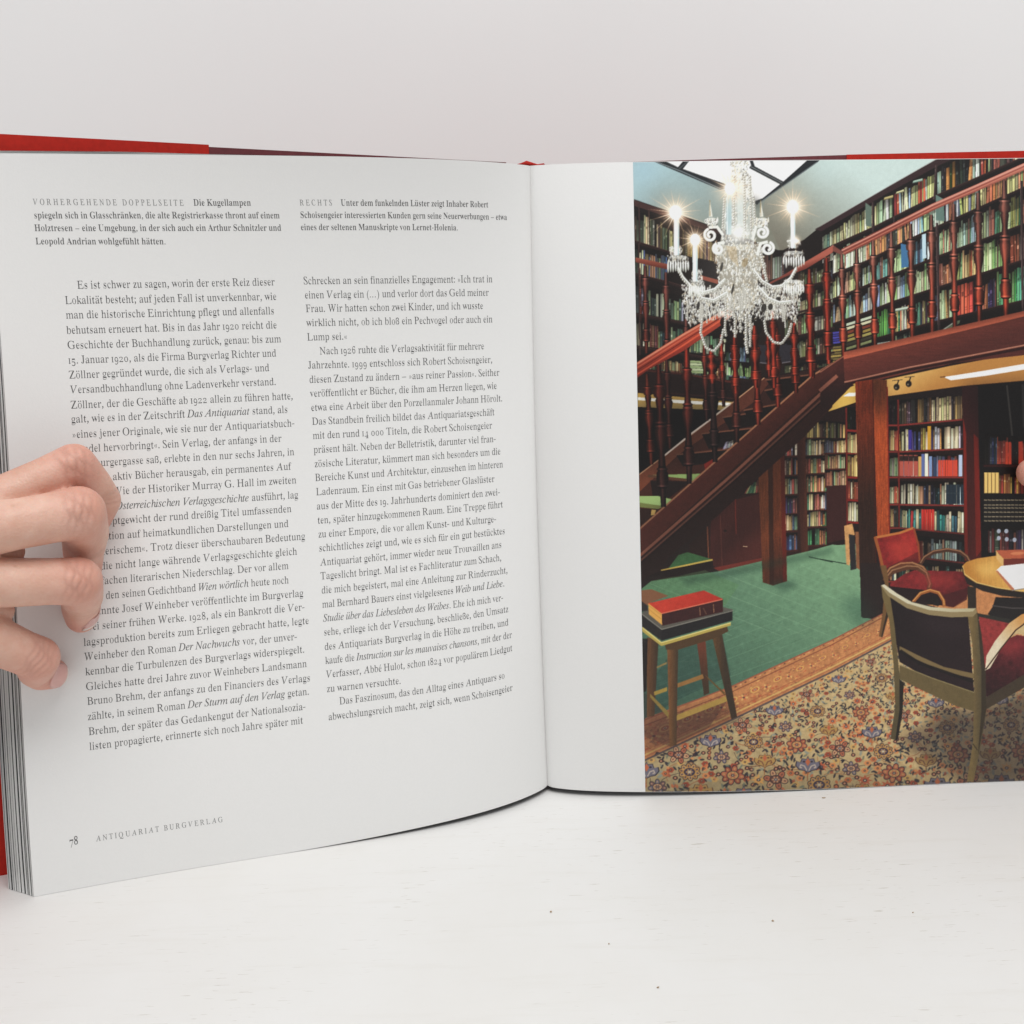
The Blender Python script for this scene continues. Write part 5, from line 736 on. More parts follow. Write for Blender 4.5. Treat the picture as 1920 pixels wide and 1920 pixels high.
def nail(o, centre, normal, along, wide, long, parent, tip=.18, lift=.0003, name='fingernail'):
    """a curved nail plate laid on the finger tip by casting onto its skin"""
    dg = bpy.context.evaluated_depsgraph_get(); dg.update()
    bvh = bvhtree.BVHTree.FromObject(o, dg)
    n = Vector(normal).normalized(); a = Vector(along); a = (a - n * a.dot(n)).normalized(); w = n.cross(a)
    c = Vector(centre); nu, nv = 17, 21; V = []; F = []; mi = []; ok = []
    for j in range(nv):
        t = j / (nv - 1) * 2 - 1
        for i in range(nu):
            s = i / (nu - 1) * 2 - 1
            hw = (1 - abs(t)**5 * .35) if t > 0 else math.sqrt(max(0.05, 1 - (abs(t)**2.6)))
            p = c + w * (s * hw * wide / 2) + a * (t * long / 2 + (0.0 if t < .6 else -.0006 * s * s))
            h = bvh.ray_cast(p + n * .02, -n)
            okv = h[0] is not None and abs((h[0] - p).dot(n)) < .0042
            ok.append(okv); q = h[0] if okv else p
            e = 1 - max(abs(s), abs(t))
            V.append(q + n * (lift if e > .06 else -lift * .6))
    for j in range(nv - 1):
        for i in range(nu - 1):
            if not (ok[j * nu + i] and ok[j * nu + i + 1] and ok[(j + 1) * nu + i + 1] and ok[(j + 1) * nu + i]): continue
            F.append((j * nu + i, j * nu + i + 1, (j + 1) * nu + i + 1, (j + 1) * nu + i)); mi.append(1 if j > (1 - tip) * (nv - 1) else 0)
    nl = mesh_obj(name, V, F, [M_NAIL, M_NAILTIP], parent, True)
    for p, k in zip(nl.data.polygons, mi): p.material_index = k
    so = nl.modifiers.new('plate', 'SOLIDIFY'); so.thickness = .0003; so.offset = 0
    return nl

LH_INDEX = [(-0.21110, -0.10934, 0.15197, 0.0105), (-0.19253, -0.09280, 0.15913, 0.0081), (-0.18137, -0.08669, 0.16408, 0.0078), (-0.17322, -0.08069, 0.16793, 0.0081), (-0.17028, -0.07281, 0.15907, 0.0074), (-0.16953, -0.06664, 0.15231, 0.0073), (-0.17471, -0.06415, 0.14285, 0.0062)]
LH_MIDDLE = [(-0.20511, -0.11587, 0.14937, 0.0110), (-0.18453, -0.10539, 0.15078, 0.0090), (-0.17429, -0.09874, 0.15170, 0.0091), (-0.16811, -0.09250, 0.15192, 0.0099), (-0.17062, -0.08128, 0.14236, 0.0084), (-0.17447, -0.07465, 0.13459, 0.0075), (-0.17770, -0.06804, 0.12426, 0.0063)]
LH_RING = [(-0.20675, -0.11546, 0.13401, 0.0100), (-0.18673, -0.10444, 0.12994, 0.0087), (-0.17651, -0.09793, 0.12841, 0.0084), (-0.17013, -0.09278, 0.12695, 0.0089), (-0.17342, -0.08185, 0.11867, 0.0076), (-0.17679, -0.07602, 0.11312, 0.0069), (-0.17947, -0.06945, 0.10741, 0.0061)]
LH_LITTLE = [(-0.20921, -0.11313, 0.12096, 0.0100), (-0.19823, -0.10367, 0.11004, 0.0086), (-0.19084, -0.09642, 0.10247, 0.0079), (-0.18760, -0.09142, 0.09838, 0.0081), (-0.19228, -0.08300, 0.09169, 0.0069), (-0.19228, -0.07903, 0.08849, 0.0063), (-0.18990, -0.07538, 0.08719, 0.0059)]
WEB_A = [(-0.19924, -0.10375, 0.14085, 0.0075), (-0.19103, -0.09675, 0.13928, 0.0046)]
WEB_B = [(-0.20261, -0.10435, 0.12081, 0.0075), (-0.19620, -0.09701, 0.11782, 0.0044)]
PALM = (-.255, -.100, .142, .017); WRIST = (-.318, -.083, .136, .021); ARM = (-.43, -.055, .118, .029)
LH = [LH_INDEX, LH_MIDDLE, LH_RING, LH_LITTLE, WEB_A, WEB_B,
      [LH_INDEX[0], LH_MIDDLE[0]], [LH_MIDDLE[0], LH_RING[0]], [LH_RING[0], LH_LITTLE[0]],
      [LH_INDEX[0], (-.30, -.085, .146, .016)], [LH_MIDDLE[0], PALM, WRIST], [LH_RING[0], PALM], [LH_LITTLE[0], (-.30, -.085, .125, .016)],
      [WRIST, ARM], [(-.305, -.083, .15, .016), (-.268, -.060, .168, .0125), (-.236, -.046, .170, .0098), (-.208, -.0405, .166, .0082)]]
for chn in (LH_INDEX, LH_MIDDLE, LH_RING, LH_LITTLE):          # bony heads of the knuckles
    p = Vector(chn[3][:3]) + Vector((.28, -.90, .30)) * chn[3][3] * .55; d_ = (Vector(chn[3][:3]) - Vector(chn[2][:3])).normalized()
    LH.append([(*(p - d_ * .0022), chn[3][3] * .56), (*(p + d_ * .0012), chn[3][3] * .56)])
FL = [(*p[:3], .011, .75) for p in (LH_INDEX[3], LH_MIDDLE[3], LH_RING[3], LH_LITTLE[3])] + \
     [(*p[:3], 0.012, .95) for p in (LH_INDEX[6], LH_MIDDLE[6], LH_RING[6], LH_LITTLE[6])] + \
     [(*p[:3], .009, .45) for p in (LH_INDEX[5], LH_MIDDLE[5], LH_RING[5], LH_LITTLE[5])]
handL, V_, N_ = build_hand('hand', LH, .00075, FL, '')
tag(handL, 'bare hand with curled fingers gripping the fore edge of the left page', 'hand')
fwd = Vector((.4, -.877, .28))
cr_items = []
for chn in (LH_INDEX, LH_MIDDLE, LH_RING, LH_LITTLE):
    a = Vector(chn[3][:3]) - Vector(chn[2][:3]); p = Vector(chn[3][:3]) + fwd * chn[3][3] * .8
    cr_items.append((tuple(p), tuple(a), .0022, 5, .00040, .0065))
    b = Vector(chn[6][:3]) - Vector(chn[5][:3]); q = Vector(chn[5][:3]) + Vector((.7, -.6, .2)) * chn[5][3]
    cr_items.append((tuple(q), tuple(b), .0018, 3, .00032, .0045))
crease(handL, V_, N_, cr_items)
nail(handL, (-.1850, -.0790, .0872), (.80, -.58, .08), (.30, .70, -.35), .0096, .0084, handL, .2)
nail(handL, (-.1745, -.0735, .1085), (.93, -.20, .10), (-.05, .45, -.85), .0085, .0100, handL, .2)

# the other hand: only its thumb reaches over the right edge of the page
TH = [(.21546, -.00876, .14291, .0066), (.2255, -.0135, .1415, .0078), (.2450, -.0215, .1350, .0092), (.285, -.026, .122, .0130)]
RHC = [TH, [(.285, -.026, .122, .013), (.330, -.010, .115, .019), (.40, -.004, .10, .026)]]
for k, dz in enumerate((.022, .006, -.010, -.025)):
    RHC.append([(.320, .004, .120 + dz * .9, .012), (.272, .022, .132 + dz, .0085), (.246, .0195, .134 + dz, .0078), (.226, .0165, .133 + dz, .0070)])
RHC.append([(.320, .004, .140, .012), (.320, .004, .0975, .012), (.345, -.004, .110, .018)])
handR, V_, N_ = build_hand('hand', RHC, .00075, [(*TH[0][:3], .012, .8)], '')
tag(handR, 'bare hand whose thumb tip holds the right edge of the photograph page', 'hand')
nail(handR, (.2165, -.0170, .1432), (-.30, -.94, .14), (-1, .25, .05), .0088, .0105, handR, .22)

# ------------------------------------------------------------ crumbs lying on the table
M_CRUMB = mat_plain('crumb', (.46, .35, .24), .8, 900, .5)
def crumb(x, y, size, seed, label, name='crumb'):
    r = np.random.default_rng(seed); bm = bmesh.new(); bmesh.ops.create_icosphere(bm, subdivisions=2, radius=1)
    for v in bm.verts:
        k = 1 + .28 * r.normal(); v.co = Vector((v.co.x * size[0] * .62 * k, v.co.y * size[1] * .62 * k + (abs(v.co.x)**2) * size[0] * .25, (v.co.z * size[2] * k)))
    zmin = min(v.co.z for v in bm.verts)
    for v in bm.verts: v.co.z -= zmin
    me = bpy.data.meshes.new(name); bm.to_mesh(me); bm.free(); me.materials.append(M_CRUMB)
    o = bpy.data.objects.new(name, me); COL.objects.link(o); o.location = (x, y, TZ); o.rotation_euler = (0, 0, r.uniform(-.4, .4))
    return tag(o, label, 'crumb', 'crumbs scattered on the table')
crumb(0.1232, -0.0146, (0.0014, 0.0003, 0.0003), 40, 'thin curved brown splinter lying behind the other crumbs near the right page', 'splinter')
crumb(0.0769, -0.1112, (0.0007, 0.0004, 0.0003), 41, 'dark speck lying alone on the right half of the bare table', 'crumb')
crumb(-0.0022, -0.1011, (0.0006, 0.0005, 0.0003), 42, 'small orange brown crumb on the table straight below the gutter', 'crumb')
crumb(0.0308, -0.1476, (0.0007, 0.0004, 0.0003), 43, 'dark crumb lying nearest the front of the table', 'crumb')
crumb(0.0172, -0.1224, (0.0004, 0.0003, 0.0002), 44, 'tiny pale crumb right of the orange brown crumb', 'crumb')
crumb(0.1281, -0.1083, (0.0005, 0.0004, 0.0002), 45, 'tiny crumb lying farthest right on the table', 'crumb')
# ------------------------------------------------------------ the printed colour photograph
# It is flat ink on the right page. The picture is drawn here as shapes on a small raster in print
# units and laid onto the page as vertex colours.
PX0, PY0, PW, PH, PS = 1180, 284, 800, 1216, 2
IMG = np.zeros((PH * PS, PW * PS, 3), np.float32)
prng = np.random.default_rng(11)

class View:
    def __init__(s, ox, oy, k): s.ox, s.oy, s.k = ox, oy, k
    def __call__(s, pts):
        a = np.asarray(pts, float) * s.k
        a[..., 0] += s.ox; a[..., 1] += s.oy
        return a
Z1 = View(1180, 290, 380 / 1824); Z2 = View(1540, 290, 380 / 1824)
Z3 = View(1180, 660, 380 / 1737); Z4 = View(1540, 660, 380 / 1737)
Z5 = View(1180, 1060, 380 / 1658); Z6 = View(1540, 1060, 380 / 1658)
ZP = View(0, 0, 1)

def cpx(pts): 
    a = np.asarray(pts, float); return np.stack([(a[..., 0] - PX0) * PS, (a[..., 1] - PY0) * PS], -1)
def box(p):
    x0 = max(int(np.floor(p[:, 0].min())) - 1, 0); x1 = min(int(np.ceil(p[:, 0].max())) + 2, PW * PS)
    y0 = max(int(np.floor(p[:, 1].min())) - 1, 0); y1 = min(int(np.ceil(p[:, 1].max())) + 2, PH * PS)
    return x0, x1, y0, y1
def mask_poly(p):
    x0, x1, y0, y1 = box(p)
    if x1 <= x0 or y1 <= y0: return None
    xs = np.arange(x0, x1) + .5; ys = np.arange(y0, y1) + .5
    ins = np.zeros((y1 - y0, x1 - x0), bool)
    q = np.roll(p, -1, 0)
    for (ax, ay), (bx, by) in zip(p, q):
        if ay == by: continue
        r = (ys >= min(ay, by)) & (ys < max(ay, by))
        if not r.any(): continue
        xi = ax + (ys[r] - ay) * (bx - ax) / (by - ay)
        ins[r] ^= xs[None, :] > xi[:, None]
    return x0, x1, y0, y1, ins
def poly(view, pts, col, alpha=1.0, col2=None, axis=None, tex=0.0, grain=None):
    """fill; col2 with axis ((x,y),(x,y)) makes a two-tone print; tex adds mottling, grain=(dx,dy) streaks"""
    p = cpx(view(pts)); r = mask_poly(p)
    if r is None: return
    x0, x1, y0, y1, ins = r
    if not ins.any(): return
    sub = IMG[y0:y1, x0:x1]; c = np.array(col, np.float32)
    if col2 is not None:
        a, b = cpx(view(axis)); dd = b - a
        X = np.arange(x0, x1)[None, :]; Y = np.arange(y0, y1)[:, None]
        t = np.clip(((X - a[0]) * dd[0] + (Y - a[1]) * dd[1]) / (dd @ dd), 0, 1)[..., None]
        c = c * (1 - t) + np.array(col2, np.float32) * t
    else: c = np.broadcast_to(c, sub.shape)
    if tex:
        c = c * (1 + tex * fbm(y0, y1, x0, x1, grain)[..., None])
    m = (ins * alpha)[..., None].astype(np.float32)
    IMG[y0:y1, x0:x1] = sub * (1 - m) + c * m
def fade(view, pts, col, a0, a1, axis):
    """a tone that runs from strength a0 to a1 along an axis"""
    r = mask_poly(cpx(view(pts)))
    if r is None: return
    x0, x1, y0, y1, ins = r; a, b = cpx(view(axis)); dd = b - a
    t = np.clip(((np.arange(x0, x1)[None, :] - a[0]) * dd[0] + (np.arange(y0, y1)[:, None] - a[1]) * dd[1]) / (dd @ dd), 0, 1)
    m = (ins * (a0 + (a1 - a0) * t))[..., None].astype(np.float32)
    IMG[y0:y1, x0:x1] = IMG[y0:y1, x0:x1] * (1 - m) + np.array(col, np.float32) * m
def soft(view, pts, col, alpha, blur):
    """a polygon with a blurred outline"""
    p = cpx(view(pts)); k = max(int(blur * view.k * PS), 1)
    x0, x1 = max(int(p[:, 0].min()) - 2 * k, 0), min(int(p[:, 0].max()) + 2 * k, PW * PS); y0, y1 = max(int(p[:, 1].min()) - 2 * k, 0), min(int(p[:, 1].max()) + 2 * k, PH * PS)
    if x1 - x0 < 3 or y1 - y0 < 3: return
    M = np.zeros((y1 - y0, x1 - x0), np.float32); r = mask_poly(p)
    if r is None: return
    M[r[2] - y0:r[3] - y0, r[0] - x0:r[1] - x0] = r[4]
    for _ in range(2):
        for ax in (0, 1):
            pad = np.pad(M, [(k, k) if q == ax else (0, 0) for q in (0, 1)]); c = np.cumsum(pad, ax); n = M.shape[ax]
            hi_ = np.take(c, np.arange(n) + 2 * k - 1, ax); lo_ = np.take(c, np.maximum(np.arange(n) - 1, 0), ax); M = (hi_ - lo_) / (2 * k)
    M = (np.clip(M, 0, 1) * alpha)[..., None]
    IMG[y0:y1, x0:x1] = IMG[y0:y1, x0:x1] * (1 - M) + np.array(col, np.float32) * M
def _box(a, ax): return (np.roll(a, 1, ax) + 2 * a + np.roll(a, -1, ax)) / 4
_N = [prng.normal(0, 1, (512, 512)).astype(np.float32) for _ in range(2)]
def _sm(a, n, ax):
    b = a.copy()
    for k in range(1, n): b += np.roll(a, k, ax)
    b -= b.mean(); return b / b.std()
_NF = _sm(_sm(_N[0], 3, 0), 3, 1); _NB = _sm(_sm(_N[1], 14, 0), 14, 1)
_NV = _sm(_sm(_N[0], 40, 0), 3, 1); _NH = _sm(_sm(_N[1], 40, 1), 3, 0)
def fbm(y0, y1, x0, x1, grain=None):
    Y = np.arange(y0, y1) % 512; X = np.arange(x0, x1) % 512
    if grain == 'v': return (.6 * _NV[np.ix_(Y, X)] + .4 * _NF[np.ix_(Y, X)]) * .5
    if grain == 'h': return (.6 * _NH[np.ix_(Y, X)] + .4 * _NF[np.ix_(Y, X)]) * .5
    return (.5 * _NF[np.ix_(Y, X)] + .6 * _NB[np.ix_(Y, X)]) * .5
def line(view, pts, w, col, alpha=1.0):
    P = view(pts); w = w * view.k if view is not ZP else w
    for a, b in zip(P[:-1], P[1:]):
        d = b - a; l = np.hypot(*d)
        if l < 1e-6: continue
        n = np.array([-d[1], d[0]]) / l * w / 2; e = d / l * w * .25
        poly(ZP, [a + n - e, b + n + e, b - n + e, a - n - e], col, alpha)
def ell(view, c, rx, ry, col, ang=0.0, alpha=1.0, soft=0.0):
    c = cpx(view([c]))[0]; k = view.k * PS; rx *= k; ry *= k; R = max(rx, ry) * (1 + soft) + 2
    x0, x1 = max(int(c[0] - R), 0), min(int(c[0] + R) + 2, PW * PS); y0, y1 = max(int(c[1] - R), 0), min(int(c[1] + R) + 2, PH * PS)
    if x1 <= x0 or y1 <= y0: return
    X = np.arange(x0, x1)[None, :] + .5 - c[0]; Y = np.arange(y0, y1)[:, None] + .5 - c[1]
    ca, sa = math.cos(ang), math.sin(ang)
    r = np.sqrt(((X * ca + Y * sa) / rx)**2 + ((-X * sa + Y * ca) / ry)**2)
    m = np.clip((1 + soft - r) / max(soft, .6 / max(min(rx, ry), .6)) , 0, 1) if soft else np.clip((1 - r) * min(rx, ry) + .5, 0, 1)
    m = (m * alpha)[..., None].astype(np.float32)
    IMG[y0:y1, x0:x1] = IMG[y0:y1, x0:x1] * (1 - m) + np.array(col, np.float32) * m
def glow(view, c, r, col, amt):
    c = cpx(view([c]))[0]; r = r * view.k * PS; R = r * 2.6
    x0, x1 = max(int(c[0] - R), 0), min(int(c[0] + R), PW * PS); y0, y1 = max(int(c[1] - R), 0), min(int(c[1] + R), PH * PS)
    if x1 <= x0 or y1 <= y0: return
    X = np.arange(x0, x1)[None, :] - c[0]; Y = np.arange(y0, y1)[:, None] - c[1]
    m = (amt * np.exp(-(X * X + Y * Y) / (r * r)))[..., None].astype(np.float32)
    IMG[y0:y1, x0:x1] = IMG[y0:y1, x0:x1] * (1 - m) + np.array(col, np.float32) * m

GAL = [(150, 160, 128)] * 3 + [(126, 142, 108), (172, 178, 148), (168, 174, 142), (96, 114, 84), (186, 188, 162), (104, 122, 138), (170, 98, 62), (160, 158, 92), (150, 150, 96), (48, 54, 46), (140, 64, 48), (128, 150, 136), (136, 116, 82), (76, 98, 72), (188, 170, 126)]
LEFTP = [(176, 172, 120), (150, 150, 100), (190, 186, 140), (96, 110, 80), (70, 86, 110), (120, 100, 66), (60, 62, 50), (140, 156, 130), (84, 96, 74), (150, 110, 70), (168, 160, 110)]
CREAM = [(222, 200, 146), (208, 178, 112), (228, 210, 166), (196, 152, 92), (160, 104, 62), (190, 84, 56), (92, 96, 110), (214, 196, 150), (200, 170, 110), (70, 60, 48), (226, 214, 184), (150, 160, 120)]
def books(view, bl, br, tl, tr, n, pal, hmin=.62, hmax=.95, dark=(26, 20, 18), lean=.0, seed=None, label=.5, fill=True, gap=.03, gain=1.0):
    r = np.random.default_rng(seed if seed is not None else int(prng.integers(1e9)))
    bl, br, tl, tr = (np.array(q, float) for q in (bl, br, tl, tr))
    if fill: poly(view, [bl, br, tr, tl], dark)
    n = int(n * 1.25); wd = r.uniform(.5, 1.5, n) * np.where(r.random(n) < .15, 1.6, 1); wd = np.cumsum(np.concatenate([[0], wd])); wd /= wd[-1]
    n = n; run = 0; h = .8; col = pal[0]
    for i in range(n):
        if r.random() < gap: continue
        if run <= 0:
            run = int(r.choice([1, 1, 1, 2, 3])); col = np.array(pal[r.integers(len(pal))], float); h = r.uniform(hmin, hmax)
        run -= 1
        hh = h + r.normal(0, .012); a, b = wd[i], wd[i + 1] - (wd[i + 1] - wd[i]) * .10
        ln = lean * r.normal() * (b - a) * 3 if r.random() < .35 else 0
        g_ = col.mean(); c0 = g_ + (col - g_) * .78
        B0 = bl + (br - bl) * a; B1 = bl + (br - bl) * b
        T0 = B0 + (tl + (tr - tl) * a - B0) * hh + (br - bl) * ln; T1 = B1 + (tl + (tr - tl) * b - B1) * hh + (br - bl) * ln
        c = np.clip(c0 * r.uniform(.82, 1.22) * gain + r.normal(0, 6, 3), 8, 240)
        poly(view, [B0, B1, T1, T0], c)
        f = lambda s, t: (B0 + (B1 - B0) * s) * (1 - t) + (T0 + (T1 - T0) * s) * t
        poly(view, [f(.72, 0), f(1, 0), f(1, 1), f(.72, 1)], c * .62, .8)
        poly(view, [f(.0, 0), f(.12, 0), f(.12, 1), f(.0, 1)], c * .78, .6)
        if r.random() < label:
            t0 = r.uniform(.45, .8); t1 = t0 + r.uniform(.05, .16)
            lc = (c * .5) if c.mean() > 120 else np.clip(c * 1.4 + 60, 0, 235)
            poly(view, [f(.15, t0), f(.72, t0), f(.72, t1), f(.15, t1)], lc, .7)
        if r.random() < label * .5:
            lc = (c * .55) if c.mean() > 120 else np.clip(c * 1.3 + 50, 0, 230)
            for t0 in (.12, .2): poly(view, [f(.1, t0), f(.8, t0), f(.8, t0 + .03), f(.1, t0 + .03)], lc, .6)
        if r.random() < .5: fade(view, [B0, B1, T1, T0], c * .45, .0, .42, (B0, T0))
    mid = (tl + bl) / 2; fade(view, [tl, tr, (tr + br) / 2, mid], (18, 13, 12), .42, .0, (tl, mid))
    e = bl + (br - bl) * .12; fade(view, [bl, e, e + (tl - bl), tl], (18, 13, 12), .4, .0, (bl, e))
def shelf(view, pts, w, col=(44, 28, 26), hi=(86, 56, 50)):
    line(view, pts, w, col); a = np.array(pts, float); a[:, 1] -= w * .42
    line(view, a, max(w * .18, 3), hi, .75)

BT = np.array([0, .12, .135, .145, .16, .19, .22, .235, .25, .33, .395, .405, .42, .43, .445, .47, .52, .60, .70, .72, .73, .742, .76, .80, .83, .85, .87, 1.0])
BW = np.array([.36, .5, .6, .95, .72, 1, .95, .58, .74, .46, .6, .96, .7, .92, .78, 1, .82, .46, .6, .62, .96, .7, .95, 1, .88, .95, .5, .42])
def baluster(view, a, b, w, top, bot, hi=1.5):
    """a turned wooden post seen from a to b"""
    P = cpx(view([a, b])); hw = w * 1.5 * view.k * PS / 2
    y0, y1 = int(max(P[0, 1], 0)), int(min(P[1, 1], PH * PS))
    top = np.array(top, float); bot = np.array(bot, float)
    for y in range(y0, y1):
        t = (y - P[0, 1]) / (P[1, 1] - P[0, 1]); cx = P[0, 0] + (P[1, 0] - P[0, 0]) * t
        h = hw * np.interp(t, BT, BW); x0, x1 = int(round(cx - h)), int(round(cx + h))
        x0c, x1c = max(x0, 0), min(x1, PW * PS)
        if x1c <= x0c: continue
        s = (np.arange(x0c, x1c) + .5 - cx) / max(h, 1)
        blob = np.interp(t, BT, BW); sh = .44 + .62 * np.exp(-((s + .12) / .42)**2) + (hi - 1) * (.3 + 1.1 * max(blob - .7, 0)) * np.exp(-((s + .34) / .15)**2) - .3 * np.clip(s - .4, 0, 1) + .10 * math.sin(t * 17 + a[0])
        ring = min(abs(t - q) for q in (.145, .405, .43, .73, .85)) < .007
        c = (top * (1 - t) + bot * t)
        row = np.clip(c[None, :] * sh[:, None] * (1.25 if ring else 1) + (12 if ring else 0), 4, 245)
        if any(abs(t - q) < .006 for q in (.137, .417, .718, .862)): row = row * .35
        IMG[y, x0c:x1c] = row

# ---- ceiling and skylight
IMG[:] = (40, 28, 25)
poly(Z1, [(-10, -60), (1900, -60), (3700, -60), (2900, 40), (1824, 640), (1360, 870), (640, 620), (-10, 400)], (150, 176, 180), 1, (116, 116, 104), ((400, 60), (900, 900)), tex=.02)
poly(Z1, [(1250, 300), (1824, -20), (3000, -20), (1824, 640), (1360, 870), (1200, 500)], (178, 196, 190), 1, (112, 108, 96), ((1900, 60), (1350, 800)), tex=.02)
glow(Z1, (120, 120), 150, (146, 176, 190), .5); glow(Z1, (1750, 120), 170, (176, 200, 198), .35); glow(Z1, (300, 430), 160, (120, 120, 110), .3)
poly(Z1, [(215, 45), (1720, 40), (1690, 70), (1150, 450), (1100, 430), (830, 320), (215, 60)], (34, 38, 42))
poly(Z1, [(310, 50), (490, 50), (438, 112)], (226, 224, 222))
poly(Z1, [(545, 50), (1080, 50), (1100, 110), (1360, 262), (1200, 392), (1120, 420), (860, 262), (482, 128)], (226, 224, 222))
poly(Z1, [(1110, 50), (1600, 50), (1385, 242), (1130, 105)], (226, 224, 222))
line(Z1, [(235, 62), (470, 150), (850, 320)], 10, (110, 118, 120)); line(Z1, [(1690, 66), (1160, 440)], 9, (96, 104, 106))
line(Z1, [(1090, 112), (1375, 262)], 26, (44, 48, 50)); line(Z1, [(1090, 106), (1375, 254)], 5, (130, 132, 132))
line(Z1, [(545, 45), (450, 125)], 14, (70, 76, 78))
glow(Z1, (1120, 430), 60, (40, 40, 40), .5)

# ---- left wall of books behind the chandelier
poly(Z1, [(40, 400), (640, 605), (1362, 868), (1362, 1200), (1000, 2000), (60, 2000)], (30, 22, 20))
poly(Z1, [(40, 405), (640, 612), (1340, 862), (1340, 885), (640, 660), (45, 460)], (74, 48, 44), 1, (40, 28, 26), ((40, 400), (1340, 860)))
books(Z1, (50, 775), (400, 885), (50, 500), (400, 610), 18, LEFTP, .7, .92, seed=1)
books(Z1, (480, 900), (790, 985), (480, 640), (790, 740), 16, [(190, 150, 92), (150, 118, 70), (170, 140, 90), (110, 86, 56), (80, 70, 54)], .7, .92, seed=2)
shelf(Z1, [(45, 782), (420, 900)], 26)
books(Z1, (50, 1060), (340, 1140), (50, 815), (340, 880), 16, LEFTP + [(70, 90, 140), (84, 100, 150)], .7, .95, seed=3)
shelf(Z1, [(45, 1075), (345, 1150), (800, 1290)], 24)
books(Z1, (55, 1420), (490, 1500), (55, 1150), (490, 1280), 19, [(120, 130, 96), (150, 160, 130), (96, 110, 90), (140, 70, 50), (170, 176, 150), (60, 70, 60), (110, 120, 130)], .62, .92, seed=4)
shelf(Z1, [(50, 1440), (560, 1530)], 24)
books(Z1, (60, 1715), (640, 1790), (60, 1470), (640, 1560), 26, [(170, 164, 110), (130, 140, 100), (80, 100, 84), (120, 60, 46), (180, 176, 140), (60, 76, 70)], .6, .9, seed=5)
shelf(Z1, [(55, 1735), (900, 1860)], 24)
books(Z1, (100, 1990), (900, 2040), (100, 1800), (900, 1900), 30, [(150, 156, 120), (90, 110, 80), (170, 174, 140), (70, 70, 56), (140, 80, 56)], .6, .9, seed=6)
books(Z1, (560, 1760), (900, 1840), (560, 1600), (900, 1640), 14, [(120, 150, 110), (90, 120, 90), (150, 160, 120), (160, 60, 40)], .6, .95, seed=7)
books(Z1, (860, 1990), (1080, 2020), (860, 1690), (1080, 1700), 12, [(120, 150, 120), (80, 110, 84), (100, 120, 140), (150, 70, 50)], .5, .9, seed=8)
for x, y0, y1 in ((85, 440, 800), (175, 480, 800), (395, 640, 860), (85, 800, 1800)): line(Z1, [(x, y0), (x + 10, y1)], 12, (64, 44, 40))
# niche behind the arms
poly(Z1, [(620, 930), (760, 960), (790, 1130), (640, 1090)], (26, 20, 20))
books(Z1, (1190, 1150), (1400, 1090), (1190, 860), (1400, 860), 10, [(90, 60, 54), (60, 54, 60), (130, 130, 120), (110, 70, 60)], .6, .95, seed=9)
poly(Z1, [(55, 925), (345, 985), (345, 1035), (55, 968)], (150, 86, 66), 1, (96, 44, 34), ((200, 940), (190, 1010)))
poly(Z1, [(640, 1085), (800, 1128), (800, 1165), (640, 1120)], (128, 62, 46))
for (x, ya, yb, w) in ((143, 1000, 1790, 50), (330, 1060, 1900, 52), (510, 1480, 1990, 46), (95, 1020, 1500, 14)):
    baluster(Z1, (x, ya), (x + 12, yb), w, (112, 66, 58), (92, 40, 30))

# ---- right gallery bookcase
def L2(p): return np.array(p, float)
poly(Z2, [(-200, 800), (0, 640), (600, 300), (1040, 40), (3000, -300), (3000, 1700), (-200, 1900)], (32, 24, 22))
poly(Z2, [(-60, 672), (0, 640), (600, 290), (1030, 45), (1200, 30), (1040, 105), (600, 345), (0, 690)], (58, 38, 40))
line(Z2, [(0, 638), (600, 288), (1030, 40)], 5, (140, 128, 124), .6)
A = L2([(0, 870), (480, 655), (1040, 372), (1500, 170), (1900, -10)])
Bq = L2([(0, 1120), (310, 1012), (830, 748), (1400, 490), (1900, 265)])
Cq = L2([(0, 1345), (210, 1262), (610, 1095), (1050, 918), (1900, 600)])
Dq = L2([(0, 1560), (330, 1452), (650, 1325), (970, 1222), (1900, 925)])
Eq = L2([(0, 1800), (500, 1655), (660, 1610), (970, 1520), (1900, 1295)])
def seg(q, x): return (x, np.interp(x, q[:, 0], q[:, 1]))
def row(q, up, x0, x1, n, pal, seed, hmin=.5, hmax=.8, **kw):
    hmax = min(hmax + .08, .97); hmin = min(hmin + .14, hmax - .02); kw.update(hmin=hmin, hmax=hmax)
    a, b = seg(q, x0), seg(q, x1); ua, ub = seg(up, x0), seg(up, x1)
    books(Z2, (a[0], a[1] - 8), (b[0], b[1] - 8), (ua[0], ua[1] + 10), (ub[0], ub[1] + 10), n, pal, seed=seed, fill=False, lean=.12, gain=1.2, **kw)
TOPQ = L2([(0, 690), (480, 410), (1040, 100), (1500, -90), (1900, -260)])
row(A, TOPQ, 10, 200, 9, [(110, 124, 100), (140, 150, 120), (84, 98, 90), (150, 150, 110)], 20, hmin=.5, hmax=.7)
row(A, TOPQ, 205, 455, 13, [(150, 158, 110), (166, 160, 96), (120, 138, 100), (170, 176, 130)], 21, hmin=.55, hmax=.85)
row(A, TOPQ, 480, 640, 6, [(176, 178, 90), (150, 168, 140), (120, 140, 110), (172, 172, 110)], 22, hmin=.6, hmax=.85)
row(A, TOPQ, 655, 1020, 15, [(160, 172, 130), (170, 176, 96), (176, 70, 50), (150, 172, 158), (130, 150, 170), (176, 180, 110)], 23, hmin=.6, hmax=.85)
row(A, TOPQ, 1045, 1480, 16, [(176, 84, 54), (150, 178, 156), (170, 190, 176), (40, 44, 40), (180, 110, 60), (160, 184, 160)], 24, hmin=.62, hmax=.9)
